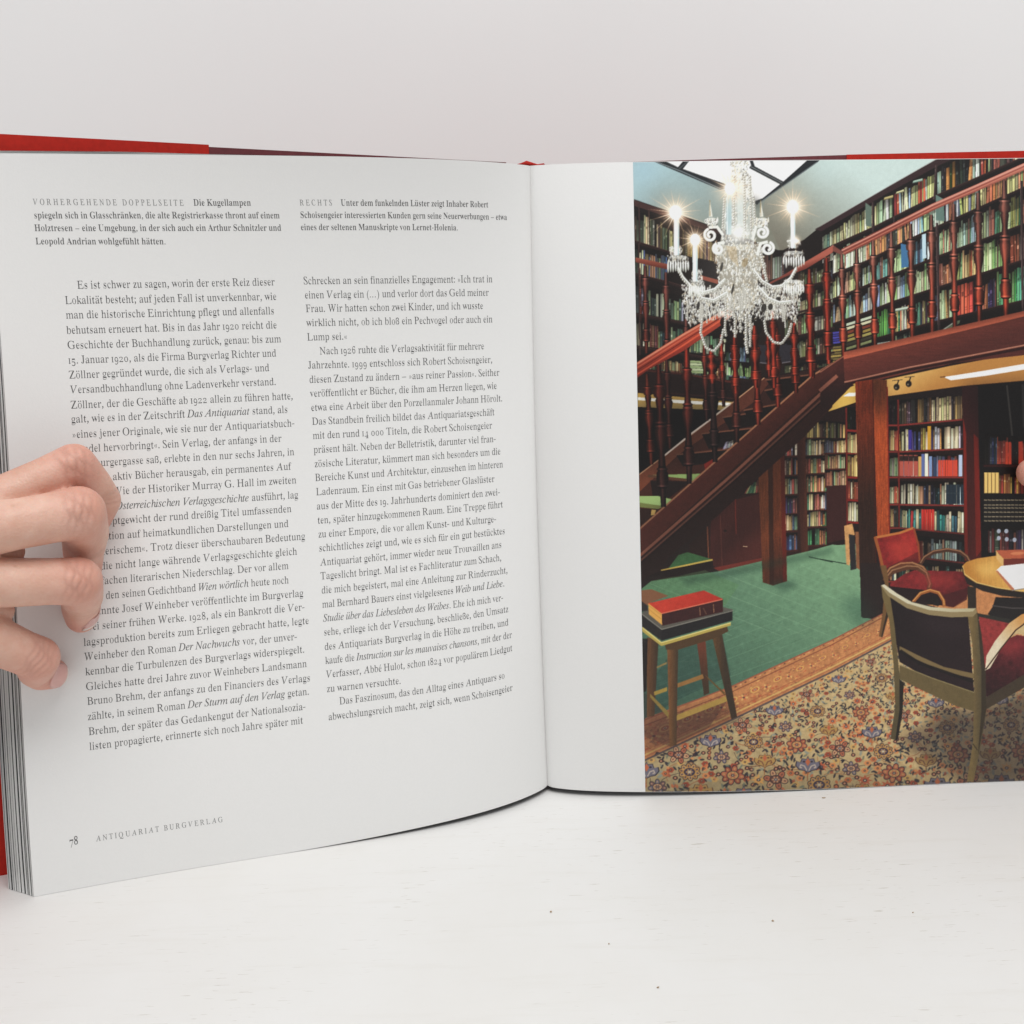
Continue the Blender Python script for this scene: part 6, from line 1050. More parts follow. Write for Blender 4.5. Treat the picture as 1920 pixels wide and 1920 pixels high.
row(A, TOPQ, 1500, 1900, 12, [(184, 96, 48), (60, 56, 50), (170, 176, 130), (130, 70, 56)], 25, hmin=.5, hmax=.8)
shelf(Z2, A, 26)
row(Bq, A, 10, 460, 26, [(150, 170, 134), (130, 160, 120), (176, 186, 150), (160, 100, 60), (176, 190, 166)], 26, hmin=.5, hmax=.8)
row(Bq, A, 475, 790, 17, [(176, 190, 160), (190, 196, 160), (110, 130, 160), (180, 120, 70), (60, 60, 60)], 27, hmin=.5, hmax=.8)
row(Bq, A, 800, 1100, 14, [(150, 176, 150), (120, 150, 170), (160, 176, 130), (170, 190, 170)], 28, hmin=.5, hmax=.75)
row(Bq, A, 1110, 1420, 14, [(170, 186, 170), (176, 176, 100), (176, 96, 64), (110, 120, 140), (70, 60, 60)], 29, hmin=.5, hmax=.72)
row(Bq, A, 1430, 1900, 18, [(176, 170, 110), (180, 90, 60), (110, 120, 80), (190, 190, 160), (170, 110, 70)], 30, hmin=.5, hmax=.72)
shelf(Z2, Bq, 24)
row(Cq, Bq, 40, 480, 24, [(150, 176, 150), (170, 176, 110), (176, 190, 160), (130, 160, 110), (170, 130, 90)], 31, hmin=.55, hmax=.82)
row(Cq, Bq, 500, 640, 7, [(84, 140, 130), (160, 168, 80), (130, 90, 70), (150, 150, 90)], 32, hmin=.6, hmax=.95)
row(Cq, Bq, 650, 980, 14, [(150, 164, 100), (90, 130, 160), (60, 80, 90), (160, 180, 130), (150, 170, 190)], 33, hmin=.55, hmax=.92)
row(Cq, Bq, 1060, 1400, 18, [(130, 170, 140), (110, 160, 110), (150, 180, 190), (160, 100, 80), (150, 176, 130)], 34, hmin=.5, hmax=.85)
row(Cq, Bq, 1430, 1900, 20, [(150, 90, 70), (60, 120, 80), (120, 160, 110), (160, 150, 80), (170, 110, 80), (150, 170, 120)], 35, hmin=.55, hmax=.85)
shelf(Z2, Cq, 22)
row(Dq, Cq, 60, 480, 20, [(150, 170, 140), (140, 160, 100), (110, 100, 160), (130, 160, 180), (110, 150, 110), (150, 120, 90)], 36, hmin=.5, hmax=.85)
row(Dq, Cq, 500, 800, 15, [(150, 176, 110), (120, 160, 90), (170, 190, 160), (130, 160, 190), (160, 186, 130)], 37, hmin=.6, hmax=.9)
row(Dq, Cq, 830, 1000, 9, [(150, 170, 110), (160, 180, 120), (170, 180, 130)], 38, hmin=.6, hmax=.9)
row(Dq, Cq, 1060, 1200, 7, [(170, 90, 50), (160, 100, 70), (120, 60, 50)], 39, hmin=.5, hmax=.72)
row(Dq, Cq, 1220, 1420, 11, [(180, 110, 40), (130, 150, 90), (170, 90, 50), (160, 140, 80)], 40, hmin=.6, hmax=.9)
row(Dq, Cq, 1440, 1660, 11, [(110, 150, 80), (130, 120, 150), (110, 70, 60), (150, 170, 110)], 41, hmin=.5, hmax=.9)
row(Dq, Cq, 1700, 1900, 7, [(120, 60, 40), (90, 70, 60), (160, 150, 110)], 42, hmin=.4, hmax=.8)
shelf(Z2, Dq, 22)
row(Eq, Dq, 500, 640, 7, [(110, 150, 150), (160, 180, 110), (80, 140, 60), (60, 120, 70)], 43, hmin=.55, hmax=.85)
row(Eq, Dq, 665, 800, 9, [(150, 150, 130), (60, 100, 70), (180, 170, 90), (190, 110, 70), (40, 40, 40)], 44, hmin=.5, hmax=.75)
row(Eq, Dq, 850, 1060, 10, [(130, 110, 70), (70, 100, 80), (110, 110, 80), (60, 60, 80)], 45, hmin=.5, hmax=.85)
row(Eq, Dq, 1065, 1180, 6, [(140, 170, 140), (180, 130, 70), (150, 170, 120)], 46, hmin=.7, hmax=.85)
row(Eq, Dq, 1225, 1370, 4, [(188, 66, 44)], 47, hmin=.78, hmax=.82, label=1)
row(Eq, Dq, 1390, 1570, 10, [(70, 90, 90), (140, 80, 50), (50, 50, 80), (160, 150, 120)], 48, hmin=.5, hmax=.85)
row(Eq, Dq, 1580, 1900, 14, [(50, 140, 70), (60, 150, 80), (90, 130, 70), (70, 160, 110)], 49, hmin=.65, hmax=.9)
shelf(Z2, Eq[1:], 22)
row(L2([(640, 1720), (860, 1660), (1900, 1440)]), Eq, 670, 800, 8, [(150, 170, 130), (60, 70, 60)], 50, hmin=.5, hmax=.85)
for (x0, y0, x1, y1, w) in ((463, 430, 466, 700, 16), (1035, 95, 1015, 400, 18), (1040, 620, 1060, 1590, 22), (1800, 240, 1818, 1430, 22), (655, 560, 655, 640, 8)):
    line(Z2, [(x0, y0), (x1, y1)], w, (60, 44, 44)); line(Z2, [(x0 - w * .4, y0), (x1 - w * .4, y1)], w * .22, (110, 90, 88))
# flat stacks and loose volumes
for (x, y, w, h, c) in ((820, 235, 90, 24, (150, 176, 160)), (560, 385, 85, 26, (176, 160, 110)), (668, 335, 75, 22, (190, 186, 140)), (660, 1388, 120, 26, (176, 190, 170)), (470, 1700, 150, 34, (186, 200, 190))):
    poly(Z2, [(x, y + h), (x + w, y + h - 22), (x + w, y - 22), (x + 8, y)], c); poly(Z2, [(x, y + h), (x + w, y + h - 22), (x + w, y + h - 30), (x, y + h - 8)], np.array(c) * .6)
for k in range(7):
    c = [(176, 186, 160), (190, 186, 150), (120, 60, 40), (140, 120, 60), (150, 140, 80), (70, 66, 50), (168, 176, 120)][k]
    y = 1500 + k * 36; poly(Z2, [(225, y + 20), (450, y - 50), (450, y - 22), (225, y + 48)], c); line(Z2, [(225, y + 46), (450, y - 24)], 6, (60, 46, 36))
for k in range(5): poly(Z2, [(80, 1600 + k * 22), (170, 1590 + k * 22), (170, 1606 + k * 22), (80, 1618 + k * 22)], (58, 56, 130) if k % 2 else (74, 70, 150))
for k in range(6): poly(Z2, [(80, 1730 + k * 26), (180, 1720 + k * 26), (180, 1738 + k * 26), (80, 1750 + k * 26)], (150, 130, 70) if k % 2 else (110, 96, 56))
poly(Z2, [(1030, 360), (1100, 400), (1110, 600), (1030, 590)], (96, 118, 110)); poly(Z2, [(395, 430), (450, 470), (450, 650), (400, 640)], (96, 112, 100))
poly(Z2, [(715, 800), (780, 815), (785, 1010), (720, 1020)], (66, 110, 146)); poly(Z2, [(905, 720), (940, 710), (945, 930), (910, 940)], (170, 196, 206))
poly(Z2, [(1060, 1600), (1200, 1500), (1250, 1490), (1240, 1520), (1080, 1602)], (120, 130, 100)); line(Z2, [(1065, 1598), (1190, 1512)], 10, (190, 196, 180))

for k, (y0, y1, h) in enumerate(((1215, 1120, 170), (1440, 1330, 180), (1650, 1550, 180), (1850, 1770, 170), (2040, 1990, 150))):
    books(Z1, (1400 if k > 1 else 1520, y0), (1830, y1), (1400 if k > 1 else 1520, y0 - h), (1830, y1 - h), 19 if k > 1 else 14, [(130, 140, 96), (110, 120, 80), (150, 150, 110), (90, 70, 50), (120, 84, 60), (100, 130, 90), (60, 70, 80), (160, 160, 130)], .6, .95, seed=210 + k)
    shelf(Z1, [(1390, y0 + 12), (1840, y1 + 10)], 20)
# ---- gallery rails, beam, balusters
poly(Z2, [(178, 850), (500, 690), (1000, 440), (1400, 265), (1900, 40), (1900, 105), (1400, 330), (1000, 505), (500, 760), (205, 905)], (176, 108, 92), 1, (130, 66, 54), ((900, 460), (930, 540)))
for dy, c, w in ((12, (206, 150, 132), 12), (30, (120, 60, 50), 6), (44, (190, 120, 98), 8)):
    line(Z2, [(185, 850 + dy), (500, 694 + dy), (1000, 442 + dy), (1400, 266 + dy), (1900, 42 + dy)], w, c, .8)
poly(Z2, [(-10, 885), (105, 815), (185, 868), (190, 905), (105, 870), (-10, 945)], (120, 72, 62)); line(Z2, [(0, 888), (105, 820)], 10, (180, 130, 116))
poly(Z1, [(1830, 820), (1830, 880), (1590, 1028), (1400, 1100), (1255, 1172), (1262, 1150), (1410, 1070), (1590, 960)], (160, 90, 74), 1, (110, 50, 40), ((1600, 960), (1620, 1020)))
poly(Z2, [(195, 1800), (1900, 1412), (1900, 1480), (205, 1862)], (178, 92, 66), 1, (190, 110, 84), ((200, 1800), (1800, 1450)), tex=.06, grain='h')
poly(Z2, [(205, 1862), (1900, 1478), (1900, 1760), (940, 1925), (300, 2080), (205, 2080)], (104, 48, 38), 1, (120, 66, 52), ((300, 1900), (1700, 1600)), tex=.10, grain='h')
line(Z2, [(205, 1862), (1900, 1478)], 8, (60, 26, 22))
for (a, b, w) in (((35, 930), (68, 1885), 58), ((183, 900), (202, 1812), 54), ((318, 850), (335, 1782), 54), ((465, 775), (485, 1745), 56), ((628, 700), (645, 1705), 56), ((802, 622), (820, 1665), 60), ((990, 540), (1000, 1617), 60), ((1190, 445), (1202, 1567), 62), ((1410, 345), (1423, 1515), 66), ((1645, 235), (1662, 1460), 72), (((1905), 160), (1915, 1400), 76)):
    baluster(Z2, a, b, w, (134, 92, 80), (156, 60, 38))

# ---- far gallery on the left, under-gallery light, stairs
poly(Z3, [(62, 130), (1000, 260), (1100, 220), (1700, 120), (1737, 300), (900, 460), (62, 380)], (46, 28, 25), 1, (34, 22, 20), ((100, 150), (900, 300)))
books(Z3, (270, 150), (450, 165), (270, 60), (450, 70), 10, [(200, 196, 140), (170, 150, 90), (120, 70, 50)], .6, .9, seed=60)
for k in range(5): poly(Z3, [(520, 72 + k * 22), (740, 84 + k * 22), (740, 100 + k * 22), (520, 92 + k * 22)], (168, 180, 140) if k % 2 else (140, 156, 112))
books(Z3, (800, 195), (1040, 215), (800, 70), (1040, 90), 12, [(150, 176, 110), (120, 150, 90), (170, 180, 140)], .5, .9, seed=61, lean=.2)
poly(Z3, [(1110, -60), (1390, -60), (1380, 80), (1250, 105), (1120, 90)], (48, 44, 50)); line(Z3, [(1120, 92), (1250, 104), (1380, 82)], 7, (110, 106, 110))
line(Z3, [(65, 152), (480, 190), (900, 262)], 16, (84, 40, 32))
poly(Z3, [(70, 350), (900, 430), (860, 505), (70, 470)], (196, 160, 84), 1, (150, 128, 76), ((100, 380), (100, 480)))
poly(Z3, [(70, 388), (520, 418), (900, 438), (890, 460), (520, 445), (70, 412)], (240, 238, 226))
line(Z3, [(66, 330), (500, 366), (910, 400)], 14, (60, 34, 30))
poly(Z3, [(70, 474), (860, 500), (600, 900), (60, 1080)], (16, 13, 13))
poly(Z3, [(84, 1050), (700, 600), (1160, 225), (1737, 120), (1737, 420), (700, 1100), (84, 1560)], (70, 36, 26), 1, (52, 30, 26), ((200, 1000), (1500, 300)))
poly(Z3, [(84, 1052), (300, 890), (1155, 222), (1215, 240), (1080, 420), (420, 880), (84, 1200)], (112, 62, 40), 1, (86, 46, 34), ((100, 1050), (1150, 230)), tex=.05)
line(Z3, [(84, 1050), (300, 888), (620, 640), (1155, 222)], 9, (170, 130, 100)); line(Z3, [(300, 888), (480, 742)], 14, (206, 190, 176)); line(Z3, [(530, 700), (700, 575)], 14, (206, 190, 176)); line(Z3, [(740, 540), (860, 450)], 13, (190, 176, 160))
for (x0, x1, y, dy) in ((400, 880, 880, 60), (620, 1090, 700, 90), (800, 1130, 560, 70), (980, 1260, 500, 70), (1160, 1420, 330, 50), (1170, 1600, 240, 40)):
    poly(Z3, [(x0, y), (x1, y - 50), (x1 + 30, y - 10), (x1 - 60, y + dy), (x0 + 60, y + dy + 40)], (28, 20, 18)); line(Z3, [(x0, y), (x1, y - 50)], 12, (110, 70, 52))
poly(Z3, [(165, 1055), (620, 1042), (540, 1105), (180, 1075)], (128, 150, 92)); line(Z3, [(165, 1062), (510, 1098)], 22, (92, 60, 40))
poly(Z3, [(180, 1100), (530, 1110), (300, 1280), (200, 1240)], (34, 22, 20))
poly(Z3, [(85, 1235), (250, 1235), (400, 1270), (300, 1330), (85, 1310)], (140, 164, 104)); poly(Z3, [(85, 1290), (300, 1320), (250, 1345), (88, 1330)], (110, 116, 66))
poly(Z3, [(90, 1340), (250, 1350), (120, 1470), (90, 1480)], (50, 28, 22)); poly(Z3, [(190, 1350), (230, 1355), (215, 1395), (185, 1400)], (170, 140, 80))
poly(Z3, [(640, 960), (760, 890), (730, 980), (650, 1010)], (120, 36, 26)); books(Z3, (800, 835), (890, 810), (830, 760), (890, 740), 6, [(150, 150, 160), (180, 170, 130)], .7, .95, seed=62)

# ---- lower room
poly(Z3, [(960, 1230), (1320, 880), (1737, 480), (1737, 1740), (1130, 1900), (700, 1800), (660, 1500)], (52, 28, 24))
poly(Z4, [(-60, 560), (240, 300), (1800, -60), (1800, 1700), (1000, 1900), (0, 1700)], (40, 24, 22))
poly(Z4, [(70, 470), (300, 250), (300, 430), (60, 510)], (200, 160, 80)); poly(Z4, [(185, 380), (235, 350), (300, 348), (296, 378)], (240, 236, 220))
poly(Z4, [(540, 240), (1100, 120), (1800, -10), (1800, 240), (1210, 290), (572, 380)], (196, 152, 88), 1, (170, 120, 62), ((800, 180), (900, 340)), tex=.02)
poly(Z4, [(1050, 215), (1400, 160), (1800, 92), (1800, 140), (1400, 205), (1110, 242)], (238, 238, 234))
line(Z4, [(1020, 215), (1060, 212)], 8, (90, 60, 40))
for (x, y) in ((645, 300), (748, 272)):
    ell(Z4, (x, y), 26, 28, (34, 28, 26)); line(Z4, [(x + 5, y - 20), (x + 18, y - 60)], 10, (40, 32, 28)); line(Z4, [(x - 35, y - 55), (x + 50, y - 62)], 6, (84, 66, 46)); ell(Z4, (x - 6, y + 6), 8, 8, (120, 110, 90))
# narrow bookcase columns seen past the stair
for x0, x1, rows_, sd in ((1510, 1690, ((600, 735), (750, 885), (900, 1040), (1060, 1200), (1215, 1355), (1370, 1495), (1520, 1655)), 70), (1315, 1440, ((770, 890), (915, 1055), (1075, 1220), (1240, 1385), (1400, 1530), (1560, 1700)), 80), (1680, 1740, ((740, 860), (880, 1000), (1020, 1150)), 90)):
    for k, (a, b) in enumerate(rows_):
        pal = CREAM if k < 3 else [(200, 110, 80), (196, 150, 90), (150, 90, 60), (210, 180, 120), (70, 80, 110), (90, 140, 90)]
        if k == 0 and sd == 70: pal = [(190, 160, 90), (60, 54, 44), (90, 84, 60)]
        if k == 6: pal = [(60, 120, 80), (70, 140, 90), (180, 100, 60), (130, 130, 140)]
        books(Z3, (x0, b), (x1, b - 6), (x0, a - 6), (x1, a - 12), max(4, int((x1 - x0) / 17)), pal, .75, .97, seed=sd + k)
        line(Z3, [(x0, b + 7), (x1, b + 1)], 14, (70, 34, 28))
poly(Z3, [(1435, 740), (1505, 690), (1535, 1750), (1470, 1740)], (62, 32, 24), 1, (84, 44, 30), ((1450, 800), (1520, 800)), tex=.1, grain='v')
poly(Z3, [(1690, 1150), (1740, 1150), (1740, 1620), (1700, 1640)], (66, 34, 30))
books(Z3, (985, 1215), (1110, 1205), (1040, 1120), (1110, 1080), 8, [(180, 80, 60), (70, 120, 80), (160, 170, 110)], .7, .95, seed=95)
poly(Z3, [(700, 1430), (905, 1265), (1115, 1215), (1135, 1780), (740, 1850), (690, 1800)], (70, 32, 28), 1, (82, 38, 32), ((760, 1500), (1100, 1500)), tex=.07, grain='v')
line(Z3, [(908, 1262), (915, 1560)], 7, (130, 44, 32)); line(Z3, [(780, 1400), (795, 1830)], 7, (96, 50, 40)); line(Z3, [(668, 1500), (680, 1770)], 9, (120, 70, 46))
poly(Z3, [(720, 1850), (1135, 1765), (1135, 1805), (775, 1880)], (112, 46, 36)); ell(Z3, (822, 1532), 14, 10, (40, 24, 20)); line(Z3, [(975, 1665), (1010, 1668)], 6, (180, 150, 120))
poly(Z3, [(510, 1650), (665, 1500), (670, 1770), (520, 1720)], (44, 26, 22))

# floor
G0_ = (96, 140, 102)
def zz(V, pts): return [tuple(q) for q in V(pts)]
FLOOR = zz(Z5, [(95, 195), (180, 128)]) + zz(Z3, [(420, 1930), (760, 1880), (1140, 1790), (1350, 1750), (1540, 1705), (1740, 1650)]) + zz(Z4, [(140, 1655), (330, 1640)]) + zz(Z6, [(335, 430), (500, 440)]) + zz(Z5, [(1658, 640), (850, 985), (130, 1260), (95, 1260)])
poly(ZP, FLOOR, (116, 150, 116), 1, (68, 98, 82), ((1560, 1050), (1310, 1330)), tex=.06)
KEEP = IMG.copy()
for k in range(-12, 16):
    x = 1180 + k * 46
    line(ZP, [(x, 1060), (x + 330, 1060 + 132)], 1.3, (142, 176, 140), .30 if k % 2 else .16)
    line(ZP, [(x - 200, 1330), (x + 260, 1330 - 176)], 1.2, (136, 170, 136), .26 if k % 2 else .14)
for k in range(260):
    x, y = prng.uniform(1190, 1700), prng.uniform(1060, 1330); L_ = prng.uniform(4, 26)
    line(ZP, [(x, y), (x + L_, y - L_ * .38)], .8, (150, 184, 150) if prng.random() < .6 else (50, 84, 66), .22)
fm = mask_poly(cpx(np.array(FLOOR))); MK = np.zeros(IMG.shape[:2], bool); MK[fm[2]:fm[3], fm[0]:fm[1]] = fm[4]
IMG[~MK] = KEEP[~MK]
poly(ZP, zz(Z5, [(95, 195), (180, 128), (620, 40), (900, 160), (780, 330), (300, 260)]), (92, 130, 84), .4, tex=.08)
poly(ZP, zz(Z5, [(400, 640), (760, 560), (830, 900), (400, 1100), (120, 1260), (110, 1040)]), (48, 74, 68), .5, tex=.08)
line(Z4, [(-10, 1775), (240, 1820)], 7, (20, 40, 30)); line(Z3, [(1540, 1755), (1740, 1800)], 7, (24, 44, 32))
poly(Z3, [(330, 1860), (420, 1740), (500, 1715), (690, 1770), (710, 1790), (280, 1872)], (60, 96, 60), tex=.08); line(Z3, [(275, 1872), (710, 1780)], 14, (178, 150, 74))
poly(Z3, [(130, 1925), (275, 1875), (715, 1790), (720, 1850), (400, 1925)], (34, 22, 20))
# pillar and its base, then the big stringer
poly(ZP, [(1422, 892), (1447, 868), (1449, 1098), (1430, 1092)], (146, 76, 36), 1, (84, 44, 26), ((1435, 880), (1440, 1092)), tex=.18, grain='v')
poly(ZP, [(1445, 870), (1470, 850), (1475, 1090), (1449, 1098)], (150, 74, 34), 1, (70, 36, 24), ((1455, 880), (1462, 1085)), tex=.18, grain='v')
fade(ZP, [(1440, 872), (1449, 866), (1451, 1097), (1443, 1096)], (50, 24, 16), .75, .75, ((1440, 900), (1449, 900))); fade(ZP, [(1463, 855), (1471, 850), (1476, 1090), (1468, 1092)], (104, 26, 18), .8, .6, ((1465, 870), (1470, 1080)))
fade(ZP, [(1420, 860), (1476, 850), (1476, 960), (1420, 960)], (40, 20, 14), .45, .0, ((1440, 870), (1445, 950)))
soft(ZP, [(1440, 1094), (1475, 1088), (1500, 1094), (1470, 1108)], (40, 66, 54), .5, 6)
poly(Z3, [(92, 1520), (700, 980), (1560, 215), (1740, 105), (1740, 470), (1500, 725), (1100, 1085), (760, 1400), (345, 1750), (265, 1875), (130, 1935), (95, 1990)], (62, 32, 25), 1, (44, 25, 22), ((800, 900), (960, 1150)), tex=.08)
poly(Z3, [(92, 1520), (1560, 215), (1740, 105), (1740, 225), (100, 1720)], (92, 40, 30), 1, (76, 36, 28), ((100, 1550), (1700, 200)), tex=.08)
line(Z3, [(92, 1512), (1560, 208), (1740, 96)], 14, (150, 104, 76)); line(Z3, [(96, 1740), (900, 1035), (1740, 265)], 24, (146, 92, 72)); line(Z3, [(96, 1762), (900, 1060), (1740, 292)], 10, (60, 28, 24)); line(Z3, [(96, 1788), (900, 1086), (1740, 322)], 14, (112, 70, 56)); line(Z3, [(96, 1815), (900, 1110), (1740, 345)], 12, (34, 20, 18))
# the stringer carries on to the gallery
poly(Z4, [(-10, 160), (190, 30), (200, 250), (285, 285), (250, 300), (0, 555), (-10, 560)], (80, 38, 32), 1, (46, 26, 24), ((60, 150), (160, 330)), tex=.08)
line(Z4, [(-10, 330), (130, 208)], 30, (140, 88, 70)); line(Z4, [(-10, 368), (132, 250)], 10, (52, 26, 22)); line(Z4, [(-10, 172), (188, 38)], 10, (140, 90, 70))
poly(Z4, [(190, 60), (1800, -330), (1800, 20), (900, 120), (200, 262)], (104, 50, 40), 1, (84, 42, 36), ((700, -60), (760, 130)), tex=.10, grain='h')
poly(Z4, [(195, 0), (1800, -366), (1800, -320), (195, 62)], (176, 92, 66), tex=.06, grain='h')
line(Z4, [(200, 258), (760, 130), (1800, -70)], 12, (160, 110, 90)); line(Z4, [(210, 276), (760, 152), (1800, -45)], 22, (50, 24, 22))
# railing of the stair
poly(Z1, [(68, 1868), (480, 1610), (880, 1380), (925, 1370), (930, 1440), (820, 1540), (480, 1770), (180, 1930), (68, 2010)], (168, 74, 52), 1, (130, 44, 30), ((480, 1600), (560, 1760)))
for o, c, w in ((10, (200, 130, 104), 16), (45, (190, 96, 70), 10), (70, (96, 28, 20), 8), (105, (206, 90, 60), 14)): line(Z1, [(70, 1872 + o), (480, 1614 + o), (900, 1376 + o * .6)], w, c, .85)
DK = (66, 38, 34); RD = (150, 52, 34)
for (a, b, w, t, q) in (((150, 190), (190, 965), 52, (120, 50, 34), (110, 44, 30)), ((320, 70), (350, 830), 52, (92, 46, 38), (80, 36, 28)), ((250, 110), (293, 1330), 70, (120, 44, 32), (44, 30, 28)), ((490, -20), (515, 1130), 66, RD, (50, 32, 30)), ((640, -60), (665, 590), 44, (120, 48, 34), DK), ((785, -60), (810, 470), 44, (120, 48, 34), DK), ((700, -60), (735, 945), 66, DK, (48, 32, 30)), ((905, -150), (922, 775), 60, RD, (58, 34, 30)), ((1080, -150), (1105, 625), 60, RD, (120, 48, 34)), ((1255, -250), (1275, 475), 58, RD, (120, 46, 32)), ((1190, -60), (1198, 220), 36, RD, (90, 36, 28)), ((1415, -250), (1430, 350), 56, RD, (110, 44, 32)), ((1560, -250), (1575, 225), 52, RD, (120, 46, 34))):
    baluster(Z3, a, b, w, t, q)
for (x, ya, yb, w) in ((1620, 1030, 2000, 64), (1775, 930, 1850, 60), (1290, 1400, 2100, 60), (1480, 1540, 2050, 58), (945, 1640, 2150, 60), (1125, 1540, 2100, 60), (735, 1760, 2060, 66), (1245, 1620, 1990, 40), (825, 1620, 2000, 40)):
    baluster(Z1, (x, ya), (x + 14, yb), w, (140, 50, 34), (146, 54, 36))

# lower right bookcases
books(Z4, (40, 735), (205, 735), (40, 590), (205, 600), 9, [(80, 76, 54), (190, 150, 80), (50, 46, 40), (150, 110, 70)], .8, .98, seed=100)
for k, (a, b, pal) in enumerate(((750, 865, CREAM), (875, 1000, [(90, 150, 90), (210, 200, 150), (180, 130, 90), (150, 90, 60)]), (1010, 1145, [(180, 110, 80), (150, 80, 60), (150, 170, 130), (190, 150, 100)]))):
    books(Z4, (30, b), (215, b - 5), (30, a), (215, a), 12, pal, .8, .98, seed=101 + k); line(Z4, [(0, b + 8), (220, b + 2)], 12, (80, 34, 28))
for k, (a, b) in enumerate(((770, 870), (910, 1030), (1060, 1190), (1220, 1340), (1370, 1480), (1510, 1640))): books(Z4, (-5, b), (30, b), (-5, a), (30, a), 3, CREAM, .8, .98, seed=110 + k)
poly(Z4, [(45, 1150), (215, 1140), (215, 1600), (50, 1640)], (64, 32, 30), tex=.06, grain='v')
for k, (a, b, pal) in enumerate(((470, 660, [(30, 26, 26), (44, 40, 38)]), (690, 860, [(220, 190, 120), (210, 176, 100)]), (875, 1060, [(210, 160, 90), (190, 140, 80)]), (1095, 1255, [(170, 80, 50), (200, 190, 150), (180, 120, 80)]), (1285, 1445, [(220, 196, 140), (220, 210, 160), (200, 160, 100)]))):
    books(Z4, (225, b), (315, b + 8), (225, a), (315, a), 4, pal, .85, .98, seed=120 + k); line(Z4, [(220, b + 12), (318, b + 18)], 18, (130, 36, 30))
line(Z4, [(213, 480), (222, 1480)], 13, (110, 34, 28))
for (pts, c) in (([(195, 1490), (265, 1470), (285, 1560), (240, 1830), (215, 1820)], (190, 140, 90)), ([(235, 1560), (285, 1570), (300, 1860), (250, 1870)], (44, 42, 44)), ([(290, 1540), (330, 1540), (335, 1870), (300, 1850)], (130, 86, 56))): poly(Z4, pts, c, tex=.08)
Rr = ((390, 620, 570, [(60, 54, 48), (90, 80, 60), (190, 170, 120), (210, 196, 140), (150, 110, 60), (180, 150, 90), (50, 50, 52)]), (640, 848, 822, [(226, 214, 180), (190, 190, 200), (70, 60, 120), (222, 200, 150), (60, 60, 50), (190, 140, 60), (214, 196, 150)]), (880, 1066, 1066, [(170, 80, 66), (170, 80, 66), (110, 120, 150), (190, 66, 48), (220, 214, 190)]), (1105, 1300, 1308, [(226, 206, 160), (200, 140, 90), (206, 214, 170), (70, 40, 36), (170, 190, 200), (40, 50, 60)]), (1320, 1500, 1550, [(226, 206, 150), (50, 56, 70), (60, 110, 120), (196, 50, 40), (222, 210, 160), (60, 150, 140), (226, 214, 180)]), (1560, 1735, 1800, [(220, 196, 140), (190, 50, 40), (40, 44, 48), (70, 60, 120), (150, 110, 80), (170, 190, 180), (200, 150, 100)]), (1800, 1960, 2000, [(60, 110, 90), (40, 30, 26), (190, 160, 110)]))
for k, (top, yl_, yr_, pal) in enumerate(Rr):
    books(Z4, (585, yl_ - 5), (660, yl_ - 3), (585, top + 6), (660, top + 2), 5, CREAM if k else [(30, 26, 26)], .7, .95, seed=130 + k)
    books(Z4, (668, yl_), (1222, yr_), (668, top), (1222, top + (yr_ - yl_) * .8 - (26 if k == 0 else 0)), 25 if k != 2 else 17, pal, .72, .95, seed=140 + k, lean=.06)
    line(Z4, [(580, yl_ + 8), (668, yl_ + 8), (1222, yr_ + 8)], 13, (128, 48, 42))
for x in (668, 708, 750, 791): poly(Z4, [(x, 1062), (x + 36, 1064), (x + 36, 884), (x, 882)], (168, 84, 70)); 
for x in (668, 708, 750, 791): poly(Z4, [(x, 935), (x + 36, 936), (x + 36, 890), (x, 889)], (54, 36, 32)); 
for k in range(8): poly(Z4, [(1000 + k * 21, 1064), (1019 + k * 21, 1064), (1019 + k * 21, 924), (1000 + k * 21, 928)], (200, 72, 50))
for x, c, t in ((832, (196, 150, 84), 896), (856, (92, 104, 150), 874), (886, (226, 218, 190), 870), (920, (120, 140, 180), 894), (958, (56, 70, 96), 900), (1178, (166, 180, 206), 882)): poly(Z4, [(x, 1066), (x + 28, 1066), (x + 28, t), (x, t)], c)
for k in range(5): poly(Z4, [(1068 + k * 31, 1302), (1096 + k * 31, 1302), (1096 + k * 31, 1136), (1068 + k * 31, 1134)], (40, 52, 62)); line(Z4, [(1070 + k * 31, 1210), (1094 + k * 31, 1210)], 4, (80, 92, 90))
for k in range(5): poly(Z4, [(858 + k * 22, 1520 + k * 3), (878 + k * 22, 1523 + k * 3), (878 + k * 22, 1350), (858 + k * 22, 1346)], (192, 52, 42))
for x, t in ((745, 668), (910, 636)): poly(Z4, [(x, 836), (x + 30, 836), (x + 30, t), (x, t)], (64, 50, 130) if x == 745 else (190, 140, 44))
line(Z4, [(657, 400), (668, 1500)], 14, (110, 34, 28))
poly(Z4, [(572, 378), (1210, 290), (1210, 372), (660, 408), (572, 420)], (34, 24, 24))
poly(Z4, [(1205, 290), (1340, 290), (1370, 1790), (1228, 1790)], (54, 26, 26), 1, (80, 28, 24), ((1250, 300), (1300, 1700)), tex=.08, grain='v')
poly(Z4, [(1215, 560), (1240, 700), (1255, 1790), (1228, 1790)], (120, 36, 26)); poly(Z4, [(1305, 700), (1345, 740), (1370, 1700), (1325, 1760)], (112, 32, 24), tex=.08, grain='v')
poly(Z4, [(1340, 290), (1820, 240), (1820, 1700), (1375, 1760)], (24, 20, 20))
line(Z4, [(1590, 290), (1640, 750)], 16, (70, 66, 62)); line(Z4, [(1725, 280), (1735, 640)], 18, (54, 52, 50))
books(Z4, (1400, 960), (1820, 962), (1400, 690), (1820, 740), 22, [(60, 52, 44), (190, 66, 44), (60, 76, 96), (40, 40, 38), (200, 70, 46)], .72, .95, seed=160)
